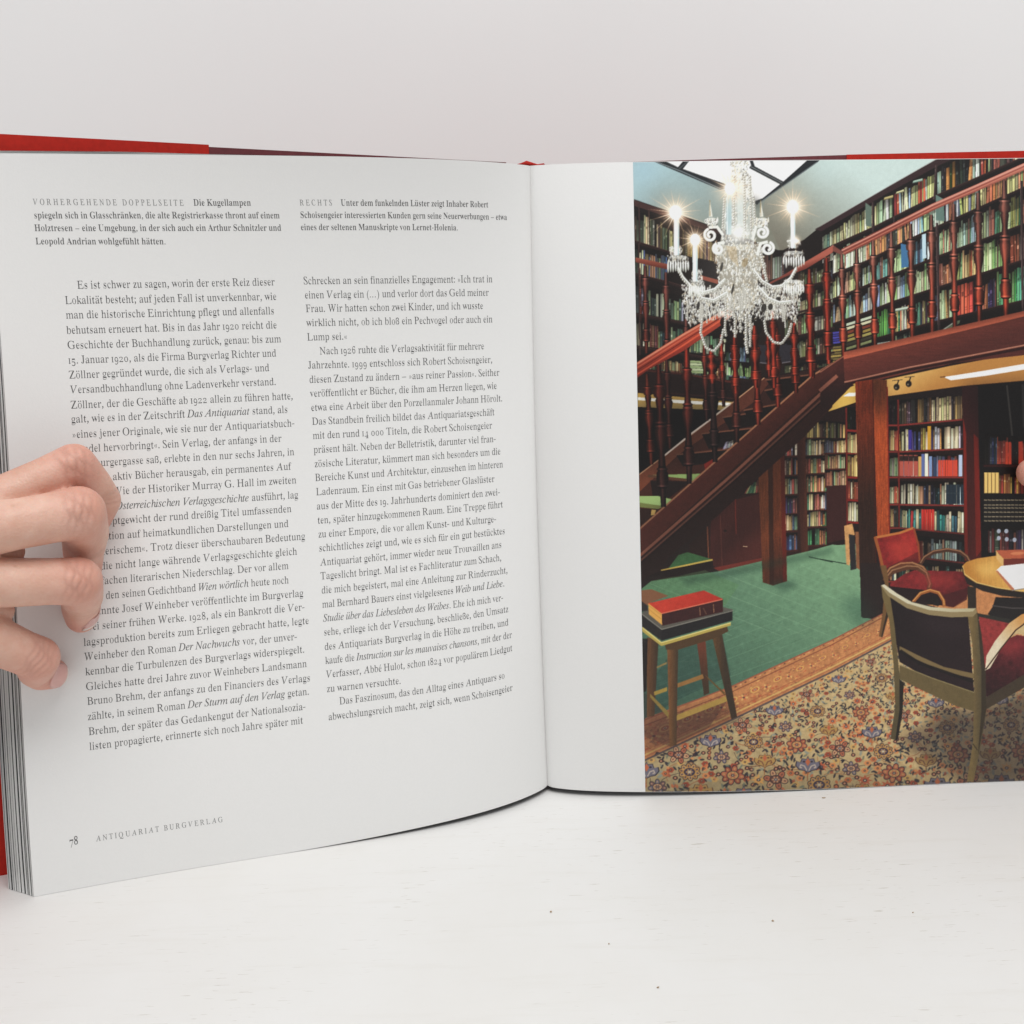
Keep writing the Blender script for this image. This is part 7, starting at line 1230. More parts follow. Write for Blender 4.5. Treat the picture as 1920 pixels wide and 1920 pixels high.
for k in range(2): poly(Z4, [(1578 + k * 26, 962), (1602 + k * 26, 962), (1600 + k * 26, 770), (1576 + k * 26, 772)], (206, 74, 48))
poly(Z4, [(1690, 962), (1726, 962), (1724, 766), (1690, 768)], (200, 70, 46))
line(Z4, [(1395, 975), (1820, 975)], 18, (60, 28, 26))
for k in range(4): poly(Z4, [(1394 + k * 32, 1208), (1425 + k * 32, 1208), (1425 + k * 32, 1034), (1394 + k * 32, 1034)], (214, 176, 104)); line(Z4, [(1396 + k * 32, 1040), (1396 + k * 32, 1205)], 4, (150, 110, 60))
books(Z4, (1522, 1210), (1820, 1216), (1522, 1040), (1820, 1040), 12, [(176, 64, 40), (190, 110, 50), (196, 130, 60), (150, 60, 40)], .8, .98, seed=161, label=1)
for k in range(14):
    x = 1392 + k * 33; poly(Z4, [(x, 1455), (x + 30, 1458), (x + 30, 1268), (x, 1262)], (36, 32, 30))
    for y in (1268, 1310, 1336, 1372, 1410, 1446): line(Z4, [(x + 3, y), (x + 28, y + 2)], 7, (186, 170, 140), .75)
books(Z4, (1430, 1720), (1820, 1700), (1430, 1500), (1820, 1510), 14, [(216, 190, 150), (40, 38, 42), (60, 60, 70), (170, 160, 150), (110, 50, 44)], .7, .96, seed=162)
for x, y in ((1520, 1535), (1585, 1535), (1520, 1595), (1588, 1605), (1655, 1610)): ell(Z4, (x, y), 17, 19, (150, 156, 168))
# square pillar
poly(Z4, [(290, 255), (440, 235), (470, 1930), (330, 1930)], (128, 50, 24), 1, (52, 30, 22), ((360, 300), (390, 1300)), tex=.22, grain='v')
poly(Z4, [(438, 235), (562, 240), (585, 1560), (480, 1580)], (100, 52, 28), 1, (156, 72, 34), ((500, 260), (500, 700)), tex=.2, grain='v')
line(Z4, [(565, 300), (585, 1540)], 10, (120, 32, 24)); line(Z4, [(440, 240), (470, 1900)], 8, (70, 24, 16))
poly(Z6, [(315, -20), (490, -20), (505, 440), (420, 440), (325, 420)], (44, 30, 28), tex=.1, grain='v')

# ---- the rug
RUG = [(115, 1920), (115, 1300), (130, 1250), (850, 985), (1658, 612), (2200, 330), (2700, 160), (3400, 200), (3400, 1920)]
poly(Z5, RUG, (180, 122, 78), tex=.12)
poly(Z5, [(115, 1920), (115, 1600), (900, 1235), (1658, 872), (2150, 610), (2500, 460), (3400, 420), (3400, 1920)], (184, 158, 114), 1, (160, 142, 106), ((1400, 1000), (900, 1800)), tex=.09)
def rug_scale(y): return .45 + .75 * np.clip((y - 650) / 1100, 0, 1.2)
def motif(x, y, kind, s):
    o = prng
    if kind == 0:      # dark leaf
        for k in range(int(o.integers(2, 5))):
            a = o.uniform(0, 3.14); ell(Z5, (x + o.normal(0, 16) * s, y + o.normal(0, 12) * s), 15 * s, 6 * s, (48, 44, 52) if o.random() < .7 else (110, 116, 100), a, .92)
    elif kind == 1:    # small flower
        c = [(178, 104, 66), (198, 128, 80), (150, 70, 50), (190, 150, 90)][int(o.integers(4))]
        for k in range(6): ell(Z5, (x + 15 * s * math.cos(k * 1.05), y + 11 * s * math.sin(k * 1.05)), 9 * s, 7 * s, c, 0, .95)
        ell(Z5, (x, y), 7 * s, 6 * s, (66, 44, 44)); ell(Z5, (x, y), 3 * s, 2.5 * s, (206, 186, 140))
    elif kind == 2:    # dark ringed bud
        ell(Z5, (x, y), 15 * s, 12 * s, (74, 46, 46)); ell(Z5, (x, y), 7 * s, 6 * s, (180, 130, 100))
    elif kind == 3:    # branch
        n = 5; a = o.uniform(0, 6.28); p = [(x, y)]
        for k in range(n): a += o.normal(0, .45); p.append((p[-1][0] + 22 * s * math.cos(a), p[-1][1] + 15 * s * math.sin(a)))
        line(Z5, p, 4.5 * s, (64, 52, 50) if o.random() < .6 else (160, 96, 56), .85)
        for q in p[1::2]: ell(Z5, (q[0] + 7 * s, q[1] - 5 * s), 9 * s, 4.5 * s, (56, 50, 56), o.uniform(0, 3), .9)
    elif kind == 4:    # orange rosette
        c = [(196, 112, 70), (206, 150, 84), (176, 92, 62)][int(o.integers(3))]
        poly(Z5, [(x + (34 + 12 * (-1)**k) * s * math.cos(k * .3927), y + (26 + 9 * (-1)**k) * s * math.sin(k * .3927)) for k in range(16)], c)
        ell(Z5, (x, y), 12 * s, 9 * s, (70, 60, 70)); ell(Z5, (x, y), 5 * s, 4 * s, (210, 190, 150))
    elif kind == 5:    # pale bluish
        ell(Z5, (x, y), 18 * s, 8 * s, (128, 136, 128), o.uniform(0, 3), .8)
VINES = []
for k in range(70):
    x, y = prng.uniform(110, 2400), prng.uniform(650, 1900); a = prng.uniform(0, 6.28); p = [(x, y)]; sg = prng.choice([-1, 1])
    for j in range(14): a += sg * prng.uniform(.0, .36) + prng.normal(0, .12); p.append((p[-1][0] + 30 * math.cos(a) * rug_scale(p[-1][1]), p[-1][1] + 20 * math.sin(a) * rug_scale(p[-1][1])))
    lim = [np.interp(q[0], [115, 900, 1658, 2150, 2500, 3400], [1600, 1235, 872, 610, 460, 420]) + 16 for q in p]
    p = [q for q, l in zip(p, lim) if q[1] > l]
    if len(p) > 3: line(Z5, p, 4.5 * rug_scale(y), (150, 92, 56) if k % 2 else (70, 60, 58), .75); VINES.append(p)
BIG = []
for r_ in range(7):
    for c_ in range(16):
        x = 140 + c_ * 262 - r_ * 40 + (r_ % 2) * 130; y = np.interp(x, [115, 900, 1658, 2150, 2500, 3400], [1600, 1235, 872, 610, 460, 420]) + 84 + r_ * 176 * (1 + r_ * .03)
        BIG.append((x, y, 98 * rug_scale(y)))
PLACED = np.zeros((0, 3))
for i in range(9000):
    x = prng.uniform(110, 3400); y = prng.uniform(560, 1915)
    lineY = np.interp(x, [115, 900, 1658, 2150, 2500, 3400], [1600, 1235, 872, 610, 460, 420])
    if y < lineY + 22: continue
    if any(abs(x - bx) < br * .95 and abs(y - by) < br * .62 for bx, by, br in BIG): continue
    kind = int(prng.choice([0, 0, 0, 1, 1, 2, 2, 4, 5, 0])); s = rug_scale(y) * 1.18; rad = (26, 25, 19, 0, 50, 22)[kind] * s
    if len(PLACED) and (np.hypot(PLACED[:, 0] - x, (PLACED[:, 1] - y) * 1.25) < (PLACED[:, 2] + rad) * .64).any(): continue
    PLACED = np.vstack([PLACED, (x, y, rad)]); motif(x, y, kind, s)
for i in range(1500):
    x = prng.uniform(110, 3400); y = prng.uniform(560, 1915)
    if y < np.interp(x, [115, 900, 1658, 2150, 2500, 3400], [1600, 1235, 872, 610, 460, 420]) + 16: continue
    if any(abs(x - bx) < br * .9 and abs(y - by) < br * .6 for bx, by, br in BIG): continue
    s = rug_scale(y); k = prng.random()
    if k < .45: ell(Z5, (x, y), 15 * s, 6 * s, (50, 46, 56), prng.uniform(0, 3.1), .85)
    elif k < .75: ell(Z5, (x, y), 13 * s, 9 * s, [(186, 104, 66), (200, 132, 84), (160, 82, 58)][int(prng.integers(3))], prng.uniform(0, 3), .85)
    else: ell(Z5, (x, y), 14 * s, 6 * s, (120, 124, 112), prng.uniform(0, 3), .7)
# the large figures: palmettes and rosettes set out on a slanting lattice
def rosette(x, y, s, outer, inner, core, n=8, line_=(52, 42, 50)):
    f = .72
    for k in range(n):
        a = k * 6.2832 / n + .2; ell(Z5, (x + 56 * s * math.cos(a), y + 56 * s * f * math.sin(a)), 29 * s, 21 * s, line_, a)
    for k in range(n):
        a = k * 6.2832 / n + .2; ell(Z5, (x + 56 * s * math.cos(a), y + 56 * s * f * math.sin(a)), 24 * s, 16.5 * s, outer[k % len(outer)], a); ell(Z5, (x + 62 * s * math.cos(a), y + 62 * s * f * math.sin(a)), 9 * s, 6 * s, inner, a, .8)
    ell(Z5, (x, y), 42 * s, 30 * s, line_); ell(Z5, (x, y), 37 * s, 26 * s, inner)
    for k in range(6): ell(Z5, (x + 19 * s * math.cos(k * 1.047), y + 14 * s * math.sin(k * 1.047)), 9 * s, 6 * s, outer[0], k * 1.047, .9)
    ell(Z5, (x, y), 12 * s, 9 * s, core); ell(Z5, (x, y), 5 * s, 4 * s, (196, 178, 138))
def palmette(x, y, s, c, c2, edge=(50, 42, 54)):
    pts = [(0, 70), (-26, 52), (-60, 44), (-84, 10), (-78, -22), (-50, -14), (-40, -46), (-10, -40), (0, -64), (10, -40), (40, -46), (50, -14), (78, -22), (84, 10), (60, 44), (26, 52)]
    poly(Z5, [(x + 1.09 * a * s, y + 1.09 * b_ * s * .85) for a, b_ in pts], edge); poly(Z5, [(x + a * s, y + b_ * s * .85) for a, b_ in pts], c)
    for sx in (-1, 1):
        line(Z5, [(x + sx * 8 * s, y + 44 * s), (x + sx * 24 * s, y + 14 * s), (x + sx * 50 * s, y + 4 * s), (x + sx * 58 * s, y + 22 * s), (x + sx * 44 * s, y + 26 * s)], 8 * s, c2); ell(Z5, (x + sx * 28 * s, y - 18 * s), 9 * s, 6 * s, edge)
    poly(Z5, [(x, y - 44 * s), (x + 18 * s, y - 16 * s), (x, y + 14 * s), (x - 18 * s, y - 16 * s)], (176, 98, 64)); line(Z5, [(x, y + 56 * s), (x - 4 * s, y + 120 * s)], 7 * s, (150, 96, 56))
TER, GOLD, BLU, PCH = (172, 102, 74), (182, 142, 90), (108, 104, 116), (188, 144, 108)
for r_ in range(7):
    for c_ in range(16):
        x = 140 + c_ * 262 - r_ * 40 + (r_ % 2) * 130; y = np.interp(x, [115, 900, 1658, 2150, 2500, 3400], [1600, 1235, 872, 610, 460, 420]) + 84 + r_ * 176 * (1 + r_ * .03); s_ = rug_scale(y) * 1.02
        if y > 1900 or x < 120: continue
        k = (r_ * 5 + c_ * 3) % 6
        if k == 0: palmette(x, y, s_, BLU, (176, 160, 146))
        elif k == 1: rosette(x, y, s_, [TER, (150, 80, 60)], GOLD, (64, 56, 70))
        elif k == 2: rosette(x, y, s_ * .92, [GOLD, (172, 128, 72)], (70, 60, 84), (176, 168, 150), 10)
        elif k == 3: rosette(x, y, s_, [PCH, TER], (104, 66, 58), (70, 76, 100), 6)
        elif k == 4: palmette(x, y, s_ * .9, (166, 132, 78), (110, 70, 56), (90, 62, 50))
        else: rosette(x, y, s_ * .75, [(112, 84, 86), BLU], (190, 150, 110), (60, 50, 62), 7)
# border band figures between the two guide lines
for i in range(560):
    x = prng.uniform(110, 2400); t = prng.uniform(.14, .86)
    ya = np.interp(x, [115, 850, 1658, 2200, 2700], [1265, 985, 612, 330, 160]); yb = np.interp(x, [115, 900, 1658, 2150, 2500], [1600, 1235, 872, 610, 460])
    y = ya + (yb - ya) * t; s = rug_scale(y) * .8; k = prng.random()
    if k < .5:
        p = [(x, y)]; a = prng.uniform(-.6, .3)
        for _ in range(4): a += prng.normal(0, .9); p.append((p[-1][0] + 16 * s * math.cos(a), p[-1][1] + 10 * s * math.sin(a)))
        line(Z5, p, 4 * s, (150, 74, 50) if prng.random() < .7 else (96, 56, 44), .8)
    elif k < .8: ell(Z5, (x, y), 20 * s, 10 * s, [(214, 168, 96), (184, 96, 62), (206, 150, 90), (170, 84, 58)][int(prng.integers(4))], -.45, .85)
    else: ell(Z5, (x, y), 13 * s, 9 * s, (96, 56, 50), -.4, .8); ell(Z5, (x, y), 6 * s, 4 * s, (210, 160, 110))
for k in range(26):
    x = 200 + k * 92; ya = np.interp(x, [115, 850, 1658, 2200, 2700], [1265, 985, 612, 330, 160]); yb = np.interp(x, [115, 900, 1658, 2150, 2500], [1600, 1235, 872, 610, 460]); y = ya + (yb - ya) * (.42 if k % 2 else .5); sc_ = rug_scale(y)
    if k % 2: ell(Z5, (x, y), 58 * sc_, 30 * sc_, (206, 162, 92), -.45); ell(Z5, (x, y), 40 * sc_, 20 * sc_, (170, 88, 60), -.45); ell(Z5, (x, y), 18 * sc_, 10 * sc_, (206, 180, 130), -.45); ell(Z5, (x, y), 9 * sc_, 5 * sc_, (70, 50, 60), -.45)
    else:
        for j in range(6): ell(Z5, (x + 30 * sc_ * math.cos(j * 1.05), y + 20 * sc_ * math.sin(j * 1.05)), 17 * sc_, 9 * sc_, (190, 108, 74) if j % 2 else (208, 164, 100), j * 1.05)
        ell(Z5, (x, y), 14 * sc_, 9 * sc_, (88, 58, 62))
for i in range(60):    # chequered outer guard
    x = 150 + i * 40; ya = np.interp(x, [115, 850, 1658, 2200, 2700], [1265, 985, 612, 330, 160]); s = rug_scale(ya)
    if x > 840: ell(Z5, (x, ya + 26 * s), 15 * s, 8 * s, (206, 150, 110) if i % 2 else (92, 54, 46), -.45)
for off, w, c in ((0, 9, (150, 84, 62)), (46, 6, (120, 66, 48))): line(Z5, [(115, 1268 + off), (850, 985 + off), (1658, 612 + off * .8), (2200, 330 + off * .6), (2560, 190 + off * .5)], w, c)
for off, w, c in ((0, 15, (86, 74, 76)), (-26, 5, (150, 90, 60)), (-44, 10, (200, 168, 100)), (-78, 6, (160, 92, 62))): line(Z5, [(115, 1600 + off), (900, 1235 + off), (1658, 872 + off * .9), (2150, 610 + off * .7), (2300, 545 + off * .6)], w, c, .9)
_k = int((1240 - PY0) * PS); _w = IMG[_k:]; IMG[_k:] = (_box(_box(_w, 0), 1) + _w) / 2
soft(Z5, [(110, 1300), (330, 1200), (800, 1090), (900, 1250), (500, 1420), (330, 1500), (110, 1560)], (40, 30, 30), .42, 60)
soft(Z5, [(110, 1760), (1660, 1700), (3400, 1640), (3400, 1960), (110, 1960)], (60, 56, 44), .25, 90)
# shaded part of the rug under the chair
for (pts, al) in (([(900, 1130), (1240, 1190), (1760, 950), (1760, 1800), (1290, 1800), (700, 1480), (640, 1400), (860, 1270)], .30), ([(1000, 1180), (1240, 1200), (1760, 1020), (1760, 1700), (1340, 1780), (1050, 1500), (900, 1330)], .32), ([(640, 1400), (900, 1330), (1250, 1700), (1200, 1790), (820, 1640)], .18)):
    soft(Z6, pts, (44, 40, 42), al * 1.15, 46)

# light and shade over the room
soft(Z3, [(60, 1500), (900, 800), (1700, 200), (1737, 480), (700, 1500), (330, 1780), (100, 1990)], (20, 12, 10), .30, 60)
soft(Z3, [(60, 100), (420, 60), (900, 470), (500, 950), (60, 1060)], (14, 10, 10), .30, 80)
soft(Z4, [(1200, 250), (1800, 230), (1800, 1000), (1380, 900)], (12, 10, 10), .30, 70)
soft(Z4, [(660, 1480), (1230, 1500), (1230, 1900), (850, 1900)], (16, 12, 12), .35, 60)
soft(Z3, [(960, 1230), (1330, 880), (1700, 560), (1700, 900), (1330, 1400), (700, 1800)], (16, 10, 10), .28, 60)
soft(Z3, [(420, 1930), (760, 1890), (1140, 1800), (1560, 1715), (1740, 1670), (1740, 1720), (1140, 1860), (500, 1990)], (30, 54, 44), .40, 26)
soft(Z6, [(150, 300), (330, 230), (480, 430), (300, 520)], (34, 66, 56), .35, 60)
soft(Z4, [(285, 240), (560, 230), (580, 500), (300, 520)], (24, 12, 10), .25, 50)
soft(Z2, [(200, 1700), (1900, 1330), (1900, 1420), (200, 1800)], (10, 8, 8), .35, 30)
soft(Z2, [(1200, 500), (1900, 200), (1900, 700), (1300, 900)], (16, 12, 12), .22, 120)
soft(Z4, [(560, 1500), (900, 1400), (960, 1700), (640, 1800)], (90, 30, 28), .0, 30)
# ---- stool with two books
WD = (112, 78, 44)
def bar(V, pts, c, c2, axis): poly(V, pts, c, 1, c2, axis, tex=.08, grain='v')
poly(Z5, [(110, 1030), (330, 1230), (800, 1110), (650, 1330), (330, 1480), (120, 1400)], (60, 40, 40), .35)
bar(Z5, [(145, 590), (240, 600), (205, 1235), (145, 1240)], (104, 70, 42), (66, 50, 36), ((150, 600), (230, 600)))
bar(Z5, [(550, 610), (622, 590), (655, 1045), (610, 1065)], (112, 60, 40), (70, 52, 36), ((570, 620), (640, 1000)))
bar(Z5, [(105, 600), (150, 600), (140, 1030), (108, 1040)], (40, 30, 28), (34, 28, 26), ((100, 600), (150, 600)))
for pts, c in (([(200, 1035), (310, 995), (310, 1028), (205, 1065)], (150, 126, 60)), ([(395, 965), (600, 890), (610, 925), (395, 1000)], (140, 104, 58)), ([(615, 890), (780, 1040), (785, 1070), (640, 925)], (104, 80, 42)), ([(170, 1050), (320, 1200), (322, 1250), (170, 1080)], (132, 112, 58)), ([(385, 1225), (800, 1065), (805, 1110), (388, 1270)], (156, 128, 66)), ([(225, 828), (305, 790), (305, 808), (225, 842)], (130, 112, 70))): poly(Z5, pts, c, tex=.05)
bar(Z5, [(310, 680), (400, 665), (385, 1470), (330, 1485)], (120, 82, 46), (70, 54, 38), ((320, 700), (400, 700)))
bar(Z5, [(675, 570), (755, 540), (882, 1240), (835, 1260)], (104, 74, 42), (64, 50, 36), ((680, 700), (780, 700)))
poly(Z5, [(290, 650), (800, 500), (810, 540), (690, 600), (400, 690), (300, 690)], (84, 62, 38))
poly(Z5, [(105, 510), (265, 635), (830, 470), (830, 492), (262, 660), (105, 540)], (170, 150, 78)); line(Z5, [(105, 508), (262, 632), (828, 470)], 9, (206, 190, 116))
poly(Z5, [(98, 395), (265, 520), (265, 615), (100, 500)], (44, 40, 40)); poly(Z5, [(265, 520), (845, 365), (845, 450), (265, 615)], (36, 33, 34)); poly(Z5, [(98, 395), (150, 350), (600, 300), (850, 362), (265, 525)], (92, 88, 80)); line(Z5, [(100, 398), (265, 524), (848, 370)], 7, (130, 126, 116))
poly(Z5, [(95, 205), (180, 195), (320, 250), (180, 300), (150, 330), (95, 290)], (124, 86, 60)); poly(Z5, [(95, 290), (150, 330), (150, 370), (95, 380)], (52, 48, 46))
poly(Z5, [(155, 310), (265, 390), (270, 490), (160, 400)], (206, 150, 76)); line(Z5, [(160, 330), (262, 405)], 3, (160, 110, 50)); line(Z5, [(160, 360), (262, 440)], 3, (160, 110, 50))
poly(Z5, [(155, 310), (610, 205), (765, 275), (265, 395)], (186, 62, 44), 1, (170, 50, 36), ((200, 320), (700, 250)), tex=.06); poly(Z5, [(265, 395), (765, 275), (765, 380), (268, 495)], (64, 30, 30), tex=.08); line(Z5, [(265, 394), (762, 278)], 8, (206, 110, 84))
line(Z5, [(575, 345), (580, 410)], 5, (150, 110, 80)); line(Z5, [(688, 320), (692, 385)], 5, (150, 110, 80)); line(Z5, [(605, 350), (630, 400)], 9, (120, 90, 66), .6)

# ---- armchairs and table
poly(Z4, [(455, 1585), (560, 1570), (790, 1505), (850, 1800), (545, 1930), (520, 1900)], (128, 34, 34), 1, (150, 44, 40), ((520, 1650), (780, 1600)), tex=.16)
poly(Z4, [(520, 1870), (850, 1700), (850, 1830), (560, 1925)], (70, 22, 24), .6)
line(Z4, [(462, 1590), (560, 1572), (680, 1548), (785, 1508)], 20, (176, 108, 56)); line(Z4, [(462, 1590), (500, 1730), (545, 1930)], 26, (150, 86, 44)); line(Z4, [(792, 1510), (830, 1650), (845, 1810)], 16, (140, 70, 40))
poly(Z6, [(560, 150), (680, 70), (760, 40), (1150, 50), (1215, 150), (1190, 260), (1080, 340), (960, 320), (820, 300), (560, 190)], (124, 36, 38), 1, (96, 30, 32), ((800, 80), (1000, 320)), tex=.16)
poly(Z6, [(555, 170), (830, 200), (960, 240), (1010, 330), (850, 320), (600, 260)], (40, 22, 24)); poly(Z6, [(980, 250), (1200, 180), (1190, 280), (1080, 345), (1000, 330)], (72, 26, 28), .8)
def arc(V, pts, w, c, c2):
    line(V, pts, w, c); a = np.array(pts, float); a[:, 1] -= w * .28; line(V, a, w * .3, c2, .85)
arc(Z4, [(850, 1815), (880, 1765), (960, 1715), (1080, 1695), (1190, 1715), (1250, 1760), (1285, 1830)], 34, (78, 48, 34), (150, 110, 80))
arc(Z4, [(545, 1925), (590, 1860), (680, 1820), (780, 1815), (870, 1850), (920, 1920)], 36, (100, 60, 38), (170, 126, 86))
arc(Z6, [(520, 120), (580, 50), (700, 15), (790, 20), (860, 70), (890, 160), (880, 190)], 38, (92, 56, 36), (150, 112, 80))
poly(Z6, [(480, 0), (530, 0), (550, 120), (545, 430), (495, 590), (470, 580), (500, 400), (520, 150)], (112, 82, 48)); poly(Z6, [(545, 330), (560, 360), (500, 590), (490, 580)], (56, 42, 30))
arc(Z6, [(745, 305), (810, 230), (890, 205), (960, 225), (1000, 290), (1005, 330)], 26, (150, 92, 44), (206, 150, 90)); poly(Z6, [(850, 310), (900, 250), (960, 260), (960, 335)], (36, 26, 24))
poly(Z6, [(1195, 170), (1265, 180), (1268, 360), (1198, 355)], (52, 42, 34))
# table
poly(Z6, [(1160, 60), (1190, 150), (1320, 210), (1480, 250), (1800, 280), (1800, 200), (1520, 160), (1300, 120)], (44, 36, 32))
poly(Z6, [(1425, 260), (1800, 270), (1800, 480), (1520, 480), (1360, 400), (1400, 340)], (38, 32, 32)); line(Z6, [(1400, 330), (1560, 350), (1800, 352)], 10, (76, 70, 68)); line(Z6, [(1280, 415), (1530, 460)], 46, (50, 48, 42))
poly(Z4, [(1212, 1830), (1240, 1800), (1330, 1770), (1500, 1745), (1820, 1740), (1820, 2060), (1700, 2050), (1500, 2020), (1330, 1980), (1230, 1920)], (176, 122, 54), 1, (206, 156, 84), ((1250, 1900), (1650, 1850)), tex=.06, grain='v')
line(Z4, [(1212, 1835), (1225, 1900), (1330, 1975), (1500, 2018), (1700, 2048), (1820, 2060)], 9, (210, 170, 100)); line(Z4, [(1212, 1850), (1222, 1912), (1330, 1990), (1500, 2032), (1820, 2076)], 6, (60, 36, 24))
poly(Z4, [(1495, 1700), (1820, 1690), (1820, 1770), (1560, 1770)], (170, 90, 62), tex=.08); poly(Z4, [(1495, 1700), (1560, 1775), (1560, 1840), (1500, 1770)], (206, 160, 100)); poly(Z4, [(1560, 1772), (1820, 1765), (1820, 1815), (1560, 1840)], (112, 48, 40)); ell(Z4, (1680, 1725), 60, 14, (206, 130, 90), -.05, .7)
poly(Z6, [(1425, 45), (1470, 5), (1800, -30), (1800, 170), (1570, 205)], (226, 224, 220)); poly(Z6, [(1425, 45), (1440, 40), (1580, 195), (1560, 208)], (176, 110, 80)); line(Z6, [(1560, 205), (1800, 170)], 8, (140, 130, 116))
soft(Z4, [(570, 1640), (760, 1590), (800, 1740), (620, 1800)], (182, 66, 52), .55, 40)
soft(Z6, [(720, 80), (1080, 70), (1120, 170), (860, 170)], (158, 54, 50), .55, 34)
soft(Z4, [(1300, 1830), (1480, 1790), (1500, 1900), (1380, 1930)], (226, 180, 104), .5, 34)
# near chair
poly(Z6, [(545, 250), (1200, 400), (1250, 1050), (900, 940), (640, 790)], (34, 24, 26), 1, (44, 28, 32), ((600, 300), (1200, 900)), tex=.08)
poly(Z6, [(1290, 420), (1560, 480), (1480, 560), (1350, 750), (1340, 900), (1300, 700)], (140, 52, 50), tex=.14); poly(Z6, [(1340, 860), (1480, 620), (1600, 570), (1800, 600), (1800, 830), (1350, 1090)], (104, 34, 40), 1, (54, 24, 28), ((1500, 640), (1450, 1000)), tex=.2)
poly(Z6, [(1345, 1080), (1800, 810), (1800, 920), (1345, 1180)], (70, 58, 44), tex=.05)
CF = (122, 106, 72)
soft(Z6, [(1390, 640), (1560, 590), (1700, 640), (1560, 760)], (150, 56, 56), .55, 40); soft(Z6, [(620, 320), (900, 420), (1180, 440), (1220, 560), (900, 560)], (60, 44, 48), .5, 60)
poly(Z6, [(490, 160), (560, 240), (600, 500), (640, 900), (655, 1180), (610, 1430), (565, 1420), (605, 1150), (590, 800), (555, 450), (500, 260)], (112, 96, 60), 1, (88, 78, 54), ((560, 300), (620, 1300)), tex=.05); poly(Z6, [(640, 930), (675, 960), (665, 1200), (625, 1430), (605, 1430), (640, 1180)], (40, 34, 28))
poly(Z6, [(640, 815), (900, 920), (1250, 1040), (1250, 1195), (1100, 1150), (800, 1010), (640, 930)], (104, 90, 58), tex=.05); line(Z6, [(640, 815), (900, 920), (1250, 1040)], 7, (140, 126, 88))
poly(Z6, [(640, 660), (800, 740), (1000, 830), (1245, 885), (1245, 925), (1000, 870), (780, 770), (640, 695)], (120, 102, 68)); line(Z6, [(650, 700), (800, 800), (1240, 950)], 26, (24, 18, 18), .8)
poly(Z6, [(1195, 400), (1270, 360), (1310, 560), (1340, 880), (1350, 1180), (1300, 1500), (1245, 1770), (1190, 1770), (1240, 1450), (1250, 1000), (1235, 650)], (116, 98, 62), 1, (84, 74, 52), ((1230, 600), (1320, 600)), tex=.06); poly(Z6, [(1275, 370), (1310, 560), (1345, 880), (1350, 1180), (1280, 1560), (1310, 1180), (1310, 880)], (62, 52, 38))
poly(Z6, [(485, 165), (515, 155), (620, 230), (740, 300), (900, 340), (1080, 355), (1262, 350), (1275, 385), (1240, 420), (1060, 425), (880, 405), (700, 350), (545, 250)], (138, 122, 88)); poly(Z6, [(490, 163), (515, 155), (620, 230), (740, 300), (900, 340), (1080, 355), (1262, 350), (1240, 378), (1060, 382), (880, 365), (700, 310), (560, 225)], (196, 188, 160), 1, (170, 160, 128), ((600, 240), (1200, 360)))
poly(Z6, [(1340, 860), (1350, 740), (1420, 620), (1540, 470), (1640, 400), (1800, 360), (1800, 430), (1660, 470), (1580, 540), (1460, 700), (1380, 840)], (190, 130, 66), 1, (206, 190, 160), ((1700, 420), (1450, 650)), tex=.05); line(Z6, [(1345, 850), (1470, 680), (1590, 530), (1680, 465)], 10, (70, 44, 28))
line(Z6, [(1240, 1460), (1275, 1510)], 8, (64, 54, 40))

# ---- chandelier
CR = [(226, 228, 222), (206, 210, 202), (180, 184, 174), (214, 204, 176), (150, 150, 140), (236, 236, 232), (196, 176, 136), (90, 84, 76)]
def crystals(pts, n, smin=5, smax=11, pal=CR, drop=.25):
    p = np.array(pts, float); lo, hi = p.min(0), p.max(0); k = 0
    from_ = np.roll(p, -1, 0)
    while k < n:
        x, y = prng.uniform(lo, hi); ins = False
        for (ax, ay), (bx, by) in zip(p, from_):
            if (ay > y) != (by > y) and x < (bx - ax) * (y - ay) / (by - ay) + ax: ins = not ins
        k += 1
        if not ins: continue
        s = prng.uniform(smin, smax); c = np.array(pal[int(prng.integers(len(pal)))], float)
        if prng.random() < drop + .2: ell(Z1, (x, y), s * .42, s * 1.7, c, prng.normal(0, .18), .55); ell(Z1, (x - s * .15, y - s * .3), s * .16, s * .9, (246, 246, 242), prng.normal(0, .18), .9)
        else: ell(Z1, (x, y), s * .85, s * .85, c, 0, .5); ell(Z1, (x + s * .15, y + s * .1), s * .42, s * .42, c * .5, 0, .6); ell(Z1, (x - s * .2, y - s * .25), s * .36, s * .3, (248, 248, 244), prng.uniform(0, 3))
def beads(pts, r=11, step=19, sag=0.0):
    p = np.array(pts, float); d = np.concatenate([[0], np.cumsum(np.hypot(*np.diff(p, axis=0).T))])
    for t in np.arange(0, d[-1], step):
        x, y = np.interp(t, d, p[:, 0]), np.interp(t, d, p[:, 1])
        ell(Z1, (x, y), r, r, (170, 168, 156)); ell(Z1, (x, y), r * .62, r * .62, (110, 104, 94), 0, .8); ell(Z1, (x - r * .3, y - r * .3), r * .42, r * .42, (244, 244, 240))
